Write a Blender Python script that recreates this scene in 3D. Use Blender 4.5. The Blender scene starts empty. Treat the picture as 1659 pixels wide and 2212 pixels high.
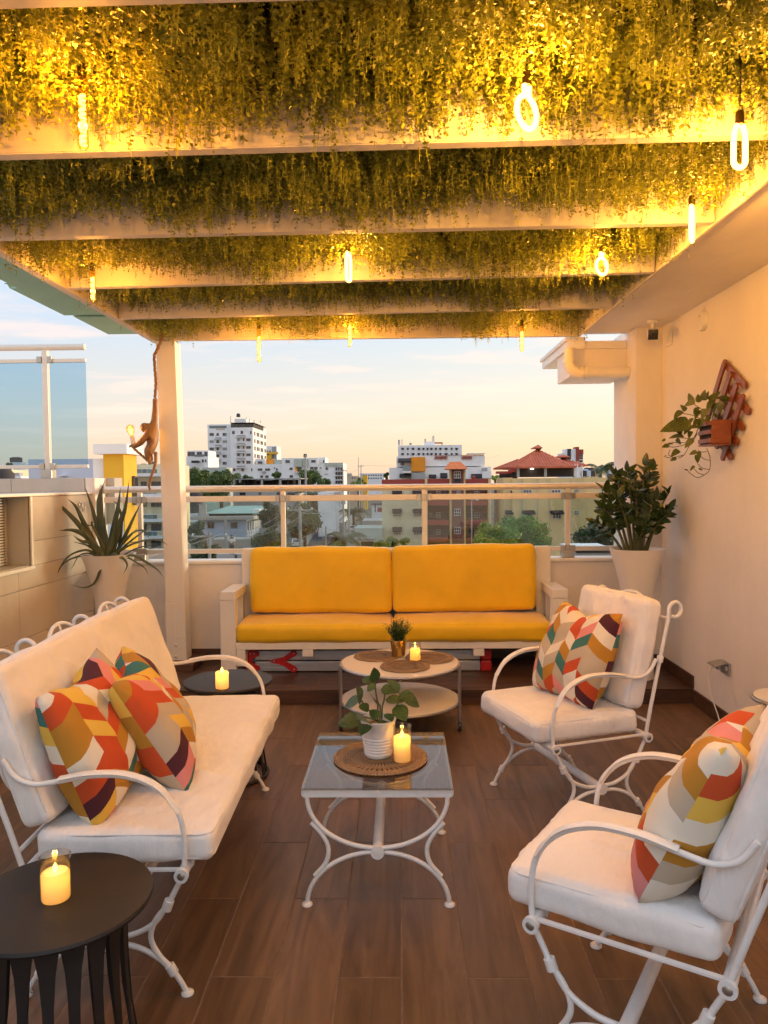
import bpy, bmesh, math, random
import numpy as np
from math import sin, cos, pi, radians, sqrt, atan2
from mathutils import Vector, Matrix, noise
rnd = random.Random(7)
nrng = np.random.default_rng(11)
scene = bpy.context.scene
COL = scene.collection

# ------------------------------------------------------------------ camera
CAMZ = 1.52
PITCH = math.atan(62.6 / 1620); YAW = math.atan(38.1 * cos(PITCH) / 1620); ROLL = 0.010
_r = Vector((cos(YAW), sin(YAW), 0)); _h = Vector((-sin(YAW), cos(YAW), 0)); _z = Vector((0, 0, 1))
_f = _h * cos(PITCH) - _z * sin(PITCH); _u = _h * sin(PITCH) + _z * cos(PITCH)
RGT = _r * cos(ROLL) - _u * sin(ROLL); UPV = _u * cos(ROLL) + _r * sin(ROLL); FWD = _f
cam_data = bpy.data.cameras.new('camera'); cam = bpy.data.objects.new('camera', cam_data); COL.objects.link(cam)
m3 = Matrix((RGT, UPV, -FWD)).transposed()
cam.matrix_world = Matrix.Translation((0, 0, CAMZ)) @ m3.to_4x4()
cam_data.sensor_fit = 'HORIZONTAL'; cam_data.sensor_width = 36; cam_data.lens = 36 * 1620 / 1659
cam_data.clip_start = 0.05; cam_data.clip_end = 6000
scene.camera = cam

# ------------------------------------------------------------------ world: dusk sky with thin high cloud
SUN_EL = radians(5.0); SUN_AZ = radians(62.0)          # azimuth from +Y towards +X
world = bpy.data.worlds.new('World'); scene.world = world; world.use_nodes = True
def build_world():
    nt = world.node_tree; nt.nodes.clear(); N = nt.nodes.new; Lk = nt.links.new
    out = N('ShaderNodeOutputWorld'); bg = N('ShaderNodeBackground')
    sky = N('ShaderNodeTexSky'); sky.sky_type = 'NISHITA'; sky.sun_disc = False
    sky.sun_elevation = SUN_EL; sky.sun_rotation = SUN_AZ; sky.altitude = 50
    sky.air_density = 1.0; sky.dust_density = 2.2; sky.ozone_density = 1.4
    tc = N('ShaderNodeTexCoord'); sep = N('ShaderNodeSeparateXYZ'); Lk(tc.outputs['Generated'], sep.inputs[0])
    # thin veil that evens the sky out, as high haze does at dusk
    veil = N('ShaderNodeMix'); veil.data_type = 'RGBA'
    el = N('ShaderNodeMapRange'); el.inputs[1].default_value = 0.0; el.inputs[2].default_value = 0.42
    Lk(sep.outputs[2], el.inputs[0])
    vr = N('ShaderNodeValToRGB'); e = vr.color_ramp.elements
    e[0].position = 0.0; e[0].color = (4.4, 3.1, 2.15, 1); e[1].position = 1.0; e[1].color = (3.4, 4.0, 4.7, 1)
    for p_, c_ in ((0.10, (4.4, 3.35, 2.35, 1)), (0.22, (4.0, 3.55, 2.95, 1)), (0.46, (3.05, 3.45, 3.8, 1))):
        q = e.new(p_); q.color = c_
    Lk(el.outputs[0], vr.inputs[0])
    # warmer towards the sun's side
    az = N('ShaderNodeMapRange'); az.inputs[1].default_value = -0.9; az.inputs[2].default_value = 0.9
    Lk(sep.outputs[0], az.inputs[0])
    wr = N('ShaderNodeValToRGB'); w = wr.color_ramp.elements
    w[0].color = (0.86, 0.89, 1.0, 1); w[1].color = (1.12, 1.03, 0.90, 1)
    Lk(az.outputs[0], wr.inputs[0])
    mul = N('ShaderNodeMix'); mul.data_type = 'RGBA'; mul.blend_type = 'MULTIPLY'; mul.inputs[0].default_value = 1
    Lk(vr.outputs[0], mul.inputs[6]); Lk(wr.outputs[0], mul.inputs[7])
    veil.inputs[0].default_value = 0.82
    Lk(sky.outputs[0], veil.inputs[6]); Lk(mul.outputs[2], veil.inputs[7])
    # streaky clouds on a plane overhead
    zc = N('ShaderNodeMath'); zc.operation = 'MAXIMUM'; zc.inputs[1].default_value = 0.0; Lk(sep.outputs[2], zc.inputs[0])
    za = N('ShaderNodeMath'); za.operation = 'ADD'; za.inputs[1].default_value = 0.05; Lk(zc.outputs[0], za.inputs[0])
    dx = N('ShaderNodeMath'); dx.operation = 'DIVIDE'; Lk(sep.outputs[0], dx.inputs[0]); Lk(za.outputs[0], dx.inputs[1])
    dy = N('ShaderNodeMath'); dy.operation = 'DIVIDE'; Lk(sep.outputs[1], dy.inputs[0]); Lk(za.outputs[0], dy.inputs[1])
    cb = N('ShaderNodeCombineXYZ'); Lk(dx.outputs[0], cb.inputs[0]); Lk(dy.outputs[0], cb.inputs[1])
    mp = N('ShaderNodeMapping'); mp.inputs['Rotation'].default_value = (0, 0, radians(-8)); mp.inputs['Scale'].default_value = (0.60, 0.80, 1)
    mp.inputs['Location'].default_value = (3.3, 1.9, 0); Lk(cb.outputs[0], mp.inputs[0])
    no = N('ShaderNodeTexNoise'); no.inputs['Scale'].default_value = 1.5; no.inputs['Detail'].default_value = 7
    no.inputs['Roughness'].default_value = 0.56; no.inputs['Distortion'].default_value = 0.35; Lk(mp.outputs[0], no.inputs[0])
    cr = N('ShaderNodeValToRGB'); c = cr.color_ramp.elements
    c[0].position = 0.51; c[0].color = (0, 0, 0, 1); c[1].position = 0.72; c[1].color = (1, 1, 1, 1); Lk(no.outputs[0], cr.inputs[0])
    lo = N('ShaderNodeMapRange'); lo.inputs[1].default_value = 0.03; lo.inputs[2].default_value = 0.10; Lk(sep.outputs[2], lo.inputs[0])
    hm = N('ShaderNodeMath'); hm.operation = 'MULTIPLY'; Lk(cr.outputs[0], hm.inputs[0]); Lk(lo.outputs[0], hm.inputs[1])
    hm2 = N('ShaderNodeMath'); hm2.operation = 'MULTIPLY'; hm2.inputs[1].default_value = 0.75; Lk(hm.outputs[0], hm2.inputs[0])
    cm = N('ShaderNodeMix'); cm.data_type = 'RGBA'; Lk(hm2.outputs[0], cm.inputs[0]); Lk(veil.outputs[2], cm.inputs[6])
    cm.inputs[7].default_value = (4.9, 3.5, 2.85, 1)
    bg.inputs[1].default_value = 0.10
    Lk(cm.outputs[2], bg.inputs[0]); Lk(bg.outputs[0], out.inputs[0])
build_world()

sun_d = bpy.data.lights.new('sun', 'SUN'); sun_d.energy = 1.3; sun_d.angle = radians(9); sun_d.color = (1.0, 0.72, 0.45)
sun = bpy.data.objects.new('sun', sun_d); COL.objects.link(sun)
_sd = Vector((sin(SUN_AZ) * cos(SUN_EL), cos(SUN_AZ) * cos(SUN_EL), sin(SUN_EL)))
sun.rotation_euler = (-_sd).to_track_quat('-Z', 'Y').to_euler()

vs = scene.view_settings; vs.view_transform = 'Standard'; vs.look = 'None'; vs.gamma = 1; vs.exposure = 1.52; vs.use_curve_mapping = False
cy = scene.cycles; cy.max_bounces = 7; cy.diffuse_bounces = 3; cy.glossy_bounces = 4; cy.transmission_bounces = 6
cy.transparent_max_bounces = 10; cy.caustics_reflective = False; cy.caustics_refractive = False; cy.sample_clamp_indirect = 6
cy.use_denoising = True; cy.use_adaptive_sampling = True; cy.adaptive_threshold = 0.035

# ------------------------------------------------------------------ materials
MATS = {}
def mat(name, col, rough=0.5, metal=0.0, var=0.0, vscale=4.0, bump=0.0, bscale=60.0, spec=0.5, orand=0.0, emit=None, estr=0.0,
        stretch=(1, 1, 1), sheen=0.0, stain=0.0, scol=(0.1, 0.08, 0.06), sscale=1.2):
    m = bpy.data.materials.new(name); m.use_nodes = True; nt = m.node_tree; N = nt.nodes.new; Lk = nt.links.new
    b = nt.nodes['Principled BSDF']; b.inputs['Roughness'].default_value = rough; b.inputs['Metallic'].default_value = metal
    b.inputs['Specular IOR Level'].default_value = spec
    if sheen: b.inputs['Sheen Weight'].default_value = sheen; b.inputs['Sheen Roughness'].default_value = 0.4
    c4 = (*col, 1); b.inputs['Base Color'].default_value = c4
    tc = N('ShaderNodeTexCoord'); mp = N('ShaderNodeMapping'); mp.inputs['Scale'].default_value = stretch; Lk(tc.outputs['Object'], mp.inputs[0])
    last = None
    if var:
        n = N('ShaderNodeTexNoise'); n.inputs['Scale'].default_value = vscale; n.inputs['Detail'].default_value = 6; n.inputs['Roughness'].default_value = 0.6
        Lk(mp.outputs[0], n.inputs[0])
        r = N('ShaderNodeValToRGB'); e = r.color_ramp.elements; e[0].position = 0.3; e[1].position = 0.7
        e[0].color = tuple(max(0, x * (1 - var)) for x in col) + (1,); e[1].color = tuple(min(1, x * (1 + var)) for x in col) + (1,)
        Lk(n.outputs[0], r.inputs[0]); last = r.outputs[0]
        rr = N('ShaderNodeMapRange'); rr.inputs[3].default_value = max(0.02, rough - 0.08); rr.inputs[4].default_value = min(1, rough + 0.08)
        Lk(n.outputs[0], rr.inputs[0]); Lk(rr.outputs[0], b.inputs['Roughness'])
    if stain:
        n = N('ShaderNodeTexNoise'); n.inputs['Scale'].default_value = sscale; n.inputs['Detail'].default_value = 8; n.inputs['Roughness'].default_value = 0.7
        m2 = N('ShaderNodeMapping'); m2.inputs['Scale'].default_value = (1, 1, 0.25); Lk(tc.outputs['Object'], m2.inputs[0]); Lk(m2.outputs[0], n.inputs[0])
        r = N('ShaderNodeValToRGB'); e = r.color_ramp.elements; e[0].position = 0.52; e[1].position = 0.8
        e[0].color = (0, 0, 0, 1); e[1].color = (stain, stain, stain, 1); Lk(n.outputs[0], r.inputs[0])
        x = N('ShaderNodeMix'); x.data_type = 'RGBA'; Lk(r.outputs[0], x.inputs[0])
        if last: Lk(last, x.inputs[6])
        else: x.inputs[6].default_value = c4
        x.inputs[7].default_value = (*scol, 1); last = x.outputs[2]
    if orand:
        oi = N('ShaderNodeObjectInfo'); mr = N('ShaderNodeMapRange'); mr.inputs[3].default_value = 1 - orand; mr.inputs[4].default_value = 1 + orand
        Lk(oi.outputs['Random'], mr.inputs[0])
        x = N('ShaderNodeMix'); x.data_type = 'RGBA'; x.blend_type = 'MULTIPLY'; x.inputs[0].default_value = 1
        if last: Lk(last, x.inputs[6])
        else: x.inputs[6].default_value = c4
        Lk(mr.outputs[0], x.inputs[7]); last = x.outputs[2]
    if last: Lk(last, b.inputs['Base Color'])
    if bump:
        n = N('ShaderNodeTexNoise'); n.inputs['Scale'].default_value = bscale; n.inputs['Detail'].default_value = 5
        Lk(mp.outputs[0], n.inputs[0]); bp = N('ShaderNodeBump'); bp.inputs['Strength'].default_value = bump; bp.inputs['Distance'].default_value = 0.01
        Lk(n.outputs[0], bp.inputs['Height']); Lk(bp.outputs[0], b.inputs['Normal'])
    if emit: b.inputs['Emission Color'].default_value = (*emit, 1); b.inputs['Emission Strength'].default_value = estr
    MATS[name] = m
    return m

def wood_tile(name, dark, light, rough=0.42, along='Y'):
    m = bpy.data.materials.new(name); m.use_nodes = True; nt = m.node_tree; N = nt.nodes.new; Lk = nt.links.new
    b = nt.nodes['Principled BSDF']
    tc = N('ShaderNodeTexCoord'); oi = N('ShaderNodeObjectInfo')
    ad = N('ShaderNodeVectorMath'); ad.operation = 'MULTIPLY_ADD'; cx = N('ShaderNodeCombineXYZ')
    for i in range(3): Lk(oi.outputs['Random'], cx.inputs[i])
    ad.inputs[1].default_value = (37, 53, 71); Lk(cx.outputs[0], ad.inputs[0]); Lk(tc.outputs['Object'], ad.inputs[2])
    mp = N('ShaderNodeMapping'); mp.inputs['Scale'].default_value = (9, 0.9, 9) if along == 'Y' else (0.9, 9, 9)
    Lk(ad.outputs[0], mp.inputs[0])
    n = N('ShaderNodeTexNoise'); n.inputs['Scale'].default_value = 1.6; n.inputs['Detail'].default_value = 7; n.inputs['Roughness'].default_value = 0.62
    n.inputs['Distortion'].default_value = 1.1; Lk(mp.outputs[0], n.inputs[0])
    r = N('ShaderNodeValToRGB'); e = r.color_ramp.elements; e[0].position = 0.34; e[1].position = 0.68
    e[0].color = (*dark, 1); e[1].color = (*light, 1); Lk(n.outputs[0], r.inputs[0])
    mr = N('ShaderNodeMapRange'); mr.inputs[3].default_value = 0.85; mr.inputs[4].default_value = 1.15; Lk(oi.outputs['Random'], mr.inputs[0])
    x = N('ShaderNodeMix'); x.data_type = 'RGBA'; x.blend_type = 'MULTIPLY'; x.inputs[0].default_value = 1
    Lk(r.outputs[0], x.inputs[6]); Lk(mr.outputs[0], x.inputs[7])
    # scuffs and dust
    d = N('ShaderNodeTexNoise'); d.inputs['Scale'].default_value = 4; d.inputs['Detail'].default_value = 9; d.inputs['Roughness'].default_value = 0.75
    Lk(ad.outputs[0], d.inputs[0]); dr = N('ShaderNodeValToRGB'); q = dr.color_ramp.elements; q[0].position = 0.55; q[0].color = (0, 0, 0, 1)
    q[1].position = 0.85; q[1].color = (0.35, 0.35, 0.35, 1); Lk(d.outputs[0], dr.inputs[0])
    y = N('ShaderNodeMix'); y.data_type = 'RGBA'; Lk(dr.outputs[0], y.inputs[0]); Lk(x.outputs[2], y.inputs[6]); y.inputs[7].default_value = (0.2, 0.13, 0.09, 1)
    Lk(y.outputs[2], b.inputs['Base Color'])
    rr = N('ShaderNodeMapRange'); rr.inputs[3].default_value = rough - 0.1; rr.inputs[4].default_value = rough + 0.16; Lk(d.outputs[0], rr.inputs[0])
    Lk(rr.outputs[0], b.inputs['Roughness'])
    bp = N('ShaderNodeBump'); bp.inputs['Strength'].default_value = 0.12; bp.inputs['Distance'].default_value = 0.004
    Lk(n.outputs[0], bp.inputs['Height']); Lk(bp.outputs[0], b.inputs['Normal'])
    MATS[name] = m; return m

def glass(name, tint, ior=1.5, rough=0.0, boost=1.0):
    m = bpy.data.materials.new(name); m.use_nodes = True; nt = m.node_tree; nt.nodes.clear(); N = nt.nodes.new; Lk = nt.links.new
    out = N('ShaderNodeOutputMaterial'); t = N('ShaderNodeBsdfTransparent'); t.inputs[0].default_value = (*tint, 1)
    g = N('ShaderNodeBsdfGlossy'); g.inputs['Roughness'].default_value = rough; g.inputs[0].default_value = (1, 1, 1, 1)
    f = N('ShaderNodeFresnel'); ge = N('ShaderNodeNewGeometry'); im = N('ShaderNodeMapRange'); im.inputs[3].default_value = ior; im.inputs[4].default_value = 1 / ior; Lk(ge.outputs['Backfacing'], im.inputs[0]); Lk(im.outputs[0], f.inputs[0])
    mu = N('ShaderNodeMath'); mu.operation = 'MULTIPLY'; mu.inputs[1].default_value = boost; mu.use_clamp = True; Lk(f.outputs[0], mu.inputs[0])
    x = N('ShaderNodeMixShader'); Lk(mu.outputs[0], x.inputs[0]); Lk(t.outputs[0], x.inputs[1]); Lk(g.outputs[0], x.inputs[2]); Lk(x.outputs[0], out.inputs[0])
    MATS[name] = m; return m

def leafmat(name, col, col2, trans=0.3, rough=0.5, vscale=2.0, wrand=True):
    m = bpy.data.materials.new(name); m.use_nodes = True; nt = m.node_tree; N = nt.nodes.new; Lk = nt.links.new
    b = nt.nodes['Principled BSDF']; out = nt.nodes['Material Output']; b.inputs['Roughness'].default_value = rough
    tc = N('ShaderNodeTexCoord'); n = N('ShaderNodeTexNoise'); n.inputs['Scale'].default_value = vscale; n.inputs['Detail'].default_value = 4
    Lk(tc.outputs['Object'], n.inputs[0])
    r = N('ShaderNodeValToRGB'); e = r.color_ramp.elements; e[0].position = 0.35; e[1].position = 0.66; e[0].color = (*col, 1); e[1].color = (*col2, 1)
    Lk(n.outputs[0], r.inputs[0]); src = r.outputs[0]
    if wrand:   # every leaf its own shade
        g = N('ShaderNodeNewGeometry'); mr = N('ShaderNodeMapRange'); mr.inputs[3].default_value = 0.65; mr.inputs[4].default_value = 1.35
        Lk(g.outputs['Random Per Island'], mr.inputs[0]); x = N('ShaderNodeMix'); x.data_type = 'RGBA'; x.blend_type = 'MULTIPLY'; x.inputs[0].default_value = 1
        Lk(src, x.inputs[6]); Lk(mr.outputs[0], x.inputs[7]); src = x.outputs[2]
    Lk(src, b.inputs['Base Color'])
    if trans:
        t = N('ShaderNodeBsdfTranslucent'); Lk(src, t.inputs[0]); ms = N('ShaderNodeMixShader'); ms.inputs[0].default_value = trans
        Lk(b.outputs[0], ms.inputs[1]); Lk(t.outputs[0], ms.inputs[2]); Lk(ms.outputs[0], out.inputs[0])
    MATS[name] = m; return m

# ------------------------------------------------------------------ mesh helpers
class MB:
    def __init__(s): s.v = []; s.f = []; s.m = []; s.uv = None
    def add(s, vs_, fs_, mi=0):
        o = len(s.v); s.v.extend([tuple(p) for p in vs_]); s.f.extend([tuple(i + o for i in f) for f in fs_]); s.m.extend([mi] * len(fs_)); return s
    def box(s, x0, x1, y0, y1, z0, z1, mi=0, M=None, bev=0.0):
        if bev > 0:
            bm = bmesh.new(); bmesh.ops.create_cube(bm, size=1)
            for v in bm.verts: v.co = Vector(((x0 + x1) / 2 + v.co.x * (x1 - x0), (y0 + y1) / 2 + v.co.y * (y1 - y0), (z0 + z1) / 2 + v.co.z * (z1 - z0)))
            bmesh.ops.bevel(bm, geom=bm.edges[:], offset=bev, segments=2, profile=0.5, affect='EDGES')
            bm.verts.ensure_lookup_table(); bm.verts.index_update()
            vs_ = [v.co.copy() for v in bm.verts]; fs_ = [[v.index for v in f.verts] for f in bm.faces]; bm.free()
        else:
            vs_ = [Vector(p) for p in ((x0, y0, z0), (x1, y0, z0), (x1, y1, z0), (x0, y1, z0), (x0, y0, z1), (x1, y0, z1), (x1, y1, z1), (x0, y1, z1))]
            fs_ = [(0, 3, 2, 1), (4, 5, 6, 7), (0, 1, 5, 4), (1, 2, 6, 5), (2, 3, 7, 6), (3, 0, 4, 7)]
        if M is not None: vs_ = [M @ v for v in vs_]
        return s.add(vs_, fs_, mi)
    def tube(s, pts, r, n=8, closed=False, cap=True, mi=0, flat=None):
        pts = [Vector(p) for p in pts]; k = len(pts); R = r if isinstance(r, (list, tuple)) else [r] * k
        tang = []
        for i in range(k):
            a = pts[(i - 1) % k] if (closed or i > 0) else pts[i]; b = pts[(i + 1) % k] if (closed or i < k - 1) else pts[i]
            t = b - a; tang.append(t.normalized() if t.length > 1e-9 else Vector((0, 0, 1)))
        t0 = tang[0]; up = Vector((0, 0, 1)) if abs(t0.z) < 0.9 else Vector((1, 0, 0))
        if flat is not None: up = Vector(flat[0])
        nrm = (up - t0 * up.dot(t0)).normalized(); vs_ = []; fs_ = []
        for i in range(k):
            t = tang[i]
            if i: nrm = (nrm - t * nrm.dot(t)).normalized() if (nrm - t * nrm.dot(t)).length > 1e-6 else nrm
            bi = t.cross(nrm)
            for j in range(n):
                a = 2 * pi * j / n
                if flat is None: vs_.append(pts[i] + (nrm * cos(a) + bi * sin(a)) * R[i])
                else: vs_.append(pts[i] + nrm * cos(a) * R[i] * flat[1] + bi * sin(a) * R[i] * flat[2])
        for i in range(k if closed else k - 1):
            for j in range(n):
                a = i * n + j; b = i * n + (j + 1) % n; c = ((i + 1) % k) * n + (j + 1) % n; d = ((i + 1) % k) * n + j
                fs_.append((a, b, c, d))
        if cap and not closed: fs_.append(tuple(range(n - 1, -1, -1))); fs_.append(tuple((k - 1) * n + j for j in range(n)))
        return s.add(vs_, fs_, mi)
    def lathe(s, prof, n=24, c=(0, 0, 0), mi=0, axis=None, cap=True):
        vs_ = []; fs_ = []
        for (r, z) in prof:
            for j in range(n):
                a = 2 * pi * j / n; vs_.append(Vector((r * cos(a), r * sin(a), z)))
        for i in range(len(prof) - 1):
            for j in range(n):
                fs_.append((i * n + j, i * n + (j + 1) % n, (i + 1) * n + (j + 1) % n, (i + 1) * n + j))
        if cap:
            if prof[0][0] > 1e-5: fs_.append(tuple(range(n - 1, -1, -1)))
            if prof[-1][0] > 1e-5: fs_.append(tuple((len(prof) - 1) * n + j for j in range(n)))
        if axis is not None:
            q = Vector((0, 0, 1)).rotation_difference(Vector(axis)); vs_ = [q @ v for v in vs_]
        c = Vector(c); return s.add([v + c for v in vs_], fs_, mi)
    def prism(s, poly, a, b, ax='Y', mi=0):   # polygon (2D) swept along axis from a to b
        n = len(poly)
        def P(u, w, t): return {'Y': (u, t, w), 'X': (t, u, w), 'Z': (u, w, t)}[ax]
        vs_ = [P(u, w, a) for u, w in poly] + [P(u, w, b) for u, w in poly]
        fs_ = [tuple(range(n)), tuple(range(2 * n - 1, n - 1, -1))] + [(i, i + n, (i + 1) % n + n, (i + 1) % n) for i in range(n)]
        return s.add(vs_, fs_, mi)
    def mesh(s, name, mats, smooth=None, fix=True):
        me = bpy.data.meshes.new(name); me.from_pydata(s.v, [], s.f)
        for m_ in (mats if isinstance(mats, (list, tuple)) else [mats]): me.materials.append(MATS[m_] if isinstance(m_, str) else m_)
        me.polygons.foreach_set('material_index', s.m)
        if fix and len(s.f) < 20000:
            bm = bmesh.new(); bm.from_mesh(me); bmesh.ops.recalc_face_normals(bm, faces=bm.faces[:]); bm.to_mesh(me); bm.free()
        if smooth is not None and smooth > 30:     # bevelled boxes (30) keep flat faces
            me.polygons.foreach_set('use_smooth', [True] * len(me.polygons)); me.set_sharp_from_angle(angle=radians(smooth))
        me.update(); return me
    def build(s, name, mats, parent=None, smooth=None, loc=None, fix=True, rel=True):
        if parent is not None and rel and loc is None:
            o = parent.get('_abs')
            if o is not None: s.v = [(p[0] - o[0], p[1] - o[1], p[2] - o[2]) for p in s.v]
        return put(name, s.mesh(name, mats, smooth, fix), parent, loc)

def put(name, me, parent=None, loc=None, rot=None, scale=None):
    o = bpy.data.objects.new(name, me); COL.objects.link(o)
    if parent is not None: o.parent = parent
    if loc is not None: o.location = loc
    if rot is not None: o.rotation_euler = rot
    if scale is not None: o.scale = scale
    return o
def tag(o, label=None, cat=None, group=None, kind=None):
    if label: o['label'] = label
    if cat: o['category'] = cat
    if group: o['group'] = group
    if kind: o['kind'] = kind
    return o
def thing(name, label, cat, loc=(0, 0, 0), rz=0, group=None, absolute=False):
    o = bpy.data.objects.new(name, None); COL.objects.link(o); o.location = loc; o.rotation_euler = (0, 0, rz); o.empty_display_size = 0.1
    if absolute: o['_abs'] = list(loc)
    o['kind'] = 'thing'
    return tag(o, label, cat, group)
def catmull(P, k=6, closed=False):
    P = [Vector(p) for p in P]; out = []; n = len(P)
    for i in range(n if closed else n - 1):
        p0 = P[(i - 1) % n] if (closed or i > 0) else P[0] * 2 - P[1]; p1 = P[i]; p2 = P[(i + 1) % n]
        p3 = P[(i + 2) % n] if (closed or i < n - 2) else P[-1] * 2 - P[-2]
        for j in range(k):
            t = j / k; out.append(0.5 * ((2 * p1) + (p2 - p0) * t + (2 * p0 - 5 * p1 + 4 * p2 - p3) * t * t + (-p0 + 3 * p1 - 3 * p2 + p3) * t ** 3))
    if not closed: out.append(P[-1])
    return out
def at(x, y, Y):      # a point at depth Y, given where it lies on a 1659 x 2212 print of the view
    d = FWD + RGT * ((x - 829.5) / 1620) - UPV * ((y - 1106) / 1620)
    return Vector((0, 0, CAMZ)) + d * (Y / d.y)

def quads_mesh(name, verts, mats, nper=4, uv=None):   # verts (N*nper,3) numpy -> one polygon per nper verts
    me = bpy.data.meshes.new(name); n = len(verts); nf = n // nper
    me.vertices.add(n); me.vertices.foreach_set('co', np.ascontiguousarray(verts, dtype=np.float32).ravel())
    me.loops.add(n); me.loops.foreach_set('vertex_index', np.arange(n, dtype=np.int32))
    me.polygons.add(nf); me.polygons.foreach_set('loop_start', np.arange(0, n, nper, dtype=np.int32))
    me.update(calc_edges=True); me.validate()
    for m_ in (mats if isinstance(mats, (list, tuple)) else [mats]): me.materials.append(MATS[m_])
    return me

def softbox(sx, sy, sz, r=0.03, n=14, bulge=0.01, wr=0.0, wscale=6.0, seed=0, crease=None):
    """cushion: rounded box with puffed faces and shallow wrinkles (centre at origin)"""
    hx, hy, hz = sx / 2, sy / 2, sz / 2; idx = {}; vs_ = []; fs_ = []
    def V(p):
        key = (round(p[0], 5), round(p[1], 5), round(p[2], 5))
        if key not in idx: idx[key] = len(vs_); vs_.append(Vector(p))
        return idx[key]
    L = [-1 + 2 * i / n for i in range(n + 1)]
    L = [math.copysign(1 - (1 - abs(t)) ** 1.25, t) for t in L]
    nz = max(4, n // 3); Lz = [-1 + 2 * i / nz for i in range(nz + 1)]
    for A, B, f in ((L, L, lambda a, b: (a, b, 1)), (L, L, lambda a, b: (b, a, -1)), (L, Lz, lambda a, b: (b * 0 + a, -1, b)), (L, Lz, lambda a, b: (-a, 1, b)),
                    (L, Lz, lambda a, b: (1, a, b)), (L, Lz, lambda a, b: (-1, -a, b))):
        for i in range(len(A) - 1):
            for j in range(len(B) - 1): fs_.append((V(f(A[i], B[j])), V(f(A[i + 1], B[j])), V(f(A[i + 1], B[j + 1])), V(f(A[i], B[j + 1]))))
    out = []; off = Vector((seed * 3.1, seed * 1.7, seed))
    for p in vs_:
        u, v, w = p; q = Vector((u * hx, v * hy, w * hz)); c = Vector((max(-hx + r, min(hx - r, q.x)), max(-hy + r, min(hy - r, q.y)), max(-hz + r, min(hz - r, q.z))))
        d = q - c; nn = d.normalized() if d.length > 1e-9 else Vector((0, 0, 0)); q = c + nn * r if d.length > 1e-9 else q
        q.z += bulge * (1 - u * u) * (1 - v * v) * (1 if w > 0 else -1) * abs(w)
        q.y += 0.6 * bulge * (1 - u * u) * (1 - w * w) * v * abs(v); q.x += 0.6 * bulge * (1 - v * v) * (1 - w * w) * u * abs(u)
        if wr:
            k = noise.noise((q + off) * wscale) + 0.5 * noise.noise((q + off) * wscale * 2.3)
            q += (nn if nn.length > 0 else Vector((0, 0, math.copysign(1, w)))) * k * wr
            if crease: q.z += crease * (max(0, noise.noise(Vector((q.x * 30, q.y * 3.5, seed)))) ** 1.4 + 0.6 * max(0, noise.noise(Vector((q.x * 9 + q.y * 14, q.y * 5, seed + 3)))) ** 1.4) * max(0, 1 - abs(u) ** 3) * (1 if w > 0.5 else 0)
        out.append(q)
    return out, fs_

# ------------------------------------------------------------------ material set for the terrace
wood_tile('floor_tile', (0.085, 0.044, 0.021), (0.180, 0.098, 0.050), 0.42)
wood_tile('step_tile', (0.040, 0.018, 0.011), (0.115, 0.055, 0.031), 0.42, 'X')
mat('grout', (0.21, 0.135, 0.09), 0.85, var=0.25, vscale=30)
mat('plaster', (0.81, 0.77, 0.73), 0.75, var=0.06, vscale=1.3, bump=0.35, bscale=14, stain=0.28, scol=(0.55, 0.47, 0.40), sscale=1.1)
mat('white_paint', (0.80, 0.78, 0.74), 0.45, var=0.05, vscale=3, bump=0.08, bscale=35, stain=0.10, scol=(0.5, 0.45, 0.38), sscale=3)
mat('beam_paint', (0.64, 0.60, 0.55), 0.55, var=0.07, vscale=4, bump=0.15, bscale=18, stain=0.35, scol=(0.42, 0.36, 0.27), sscale=2.5)
mat('wall_tile', (0.60, 0.545, 0.46), 0.32, var=0.16, vscale=1.1, orand=0.07, stain=0.35, scol=(0.33, 0.29, 0.235), sscale=0.8, bump=0.05, bscale=12)
mat('tile_joint', (0.50, 0.44, 0.36), 0.8)
mat('grey_tile', (0.47, 0.46, 0.43), 0.32, var=0.12, vscale=2.0, orand=0.05, stain=0.25, scol=(0.35, 0.33, 0.3), sscale=1.5)
mat('trim_white', (0.78, 0.76, 0.71), 0.4, var=0.05, vscale=6)
mat('rail_metal', (0.74, 0.69, 0.62), 0.36, metal=0.35)
mat('clamp_metal', (0.50, 0.47, 0.42), 0.35, metal=0.9, var=0.08, vscale=14)
mat('dark_gap', (0.03, 0.03, 0.028), 0.8)
mat('mint_sheet', (0.30, 0.55, 0.44), 0.5, var=0.1, vscale=3)
mat('mat_backing', (0.030, 0.035, 0.010), 0.9, var=0.4, vscale=20)
leafmat('vine_leaf', (0.15, 0.18, 0.018), (0.42, 0.43, 0.042), trans=0.32, rough=0.42, vscale=6.0)
glass('rail_glass', (0.84, 0.90, 0.90), 1.5, boost=1.3)
glass('fence_glass', (0.68, 0.82, 0.91), 1.5, boost=1.0)
glass('smoked_glass', (0.62, 0.61, 0.59), 1.5, boost=0.8)
glass('clear_glass', (0.93, 0.93, 0.92), 1.5, boost=1.6)
glass('amber_glass', (1.0, 0.83, 0.42), 1.45)
mat('black_metal', (0.013, 0.012, 0.012), 0.55, var=0.3, vscale=20, bump=0.05, bscale=120)
mat('black_plastic', (0.02, 0.02, 0.02), 0.4)
mat('brass', (0.10, 0.055, 0.015), 0.4, metal=0.6)
mat('bolt', (0.7, 0.66, 0.6), 0.4, metal=0.2)
def emitter(name, col, s):
    m = bpy.data.materials.new(name); m.use_nodes = True; nt = m.node_tree; nt.nodes.clear()
    o = nt.nodes.new('ShaderNodeOutputMaterial'); e = nt.nodes.new('ShaderNodeEmission'); e.inputs[0].default_value = (*col, 1); e.inputs[1].default_value = s
    nt.links.new(e.outputs[0], o.inputs[0]); MATS[name] = m
AMBER = (1.0, 0.42, 0.055)
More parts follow.
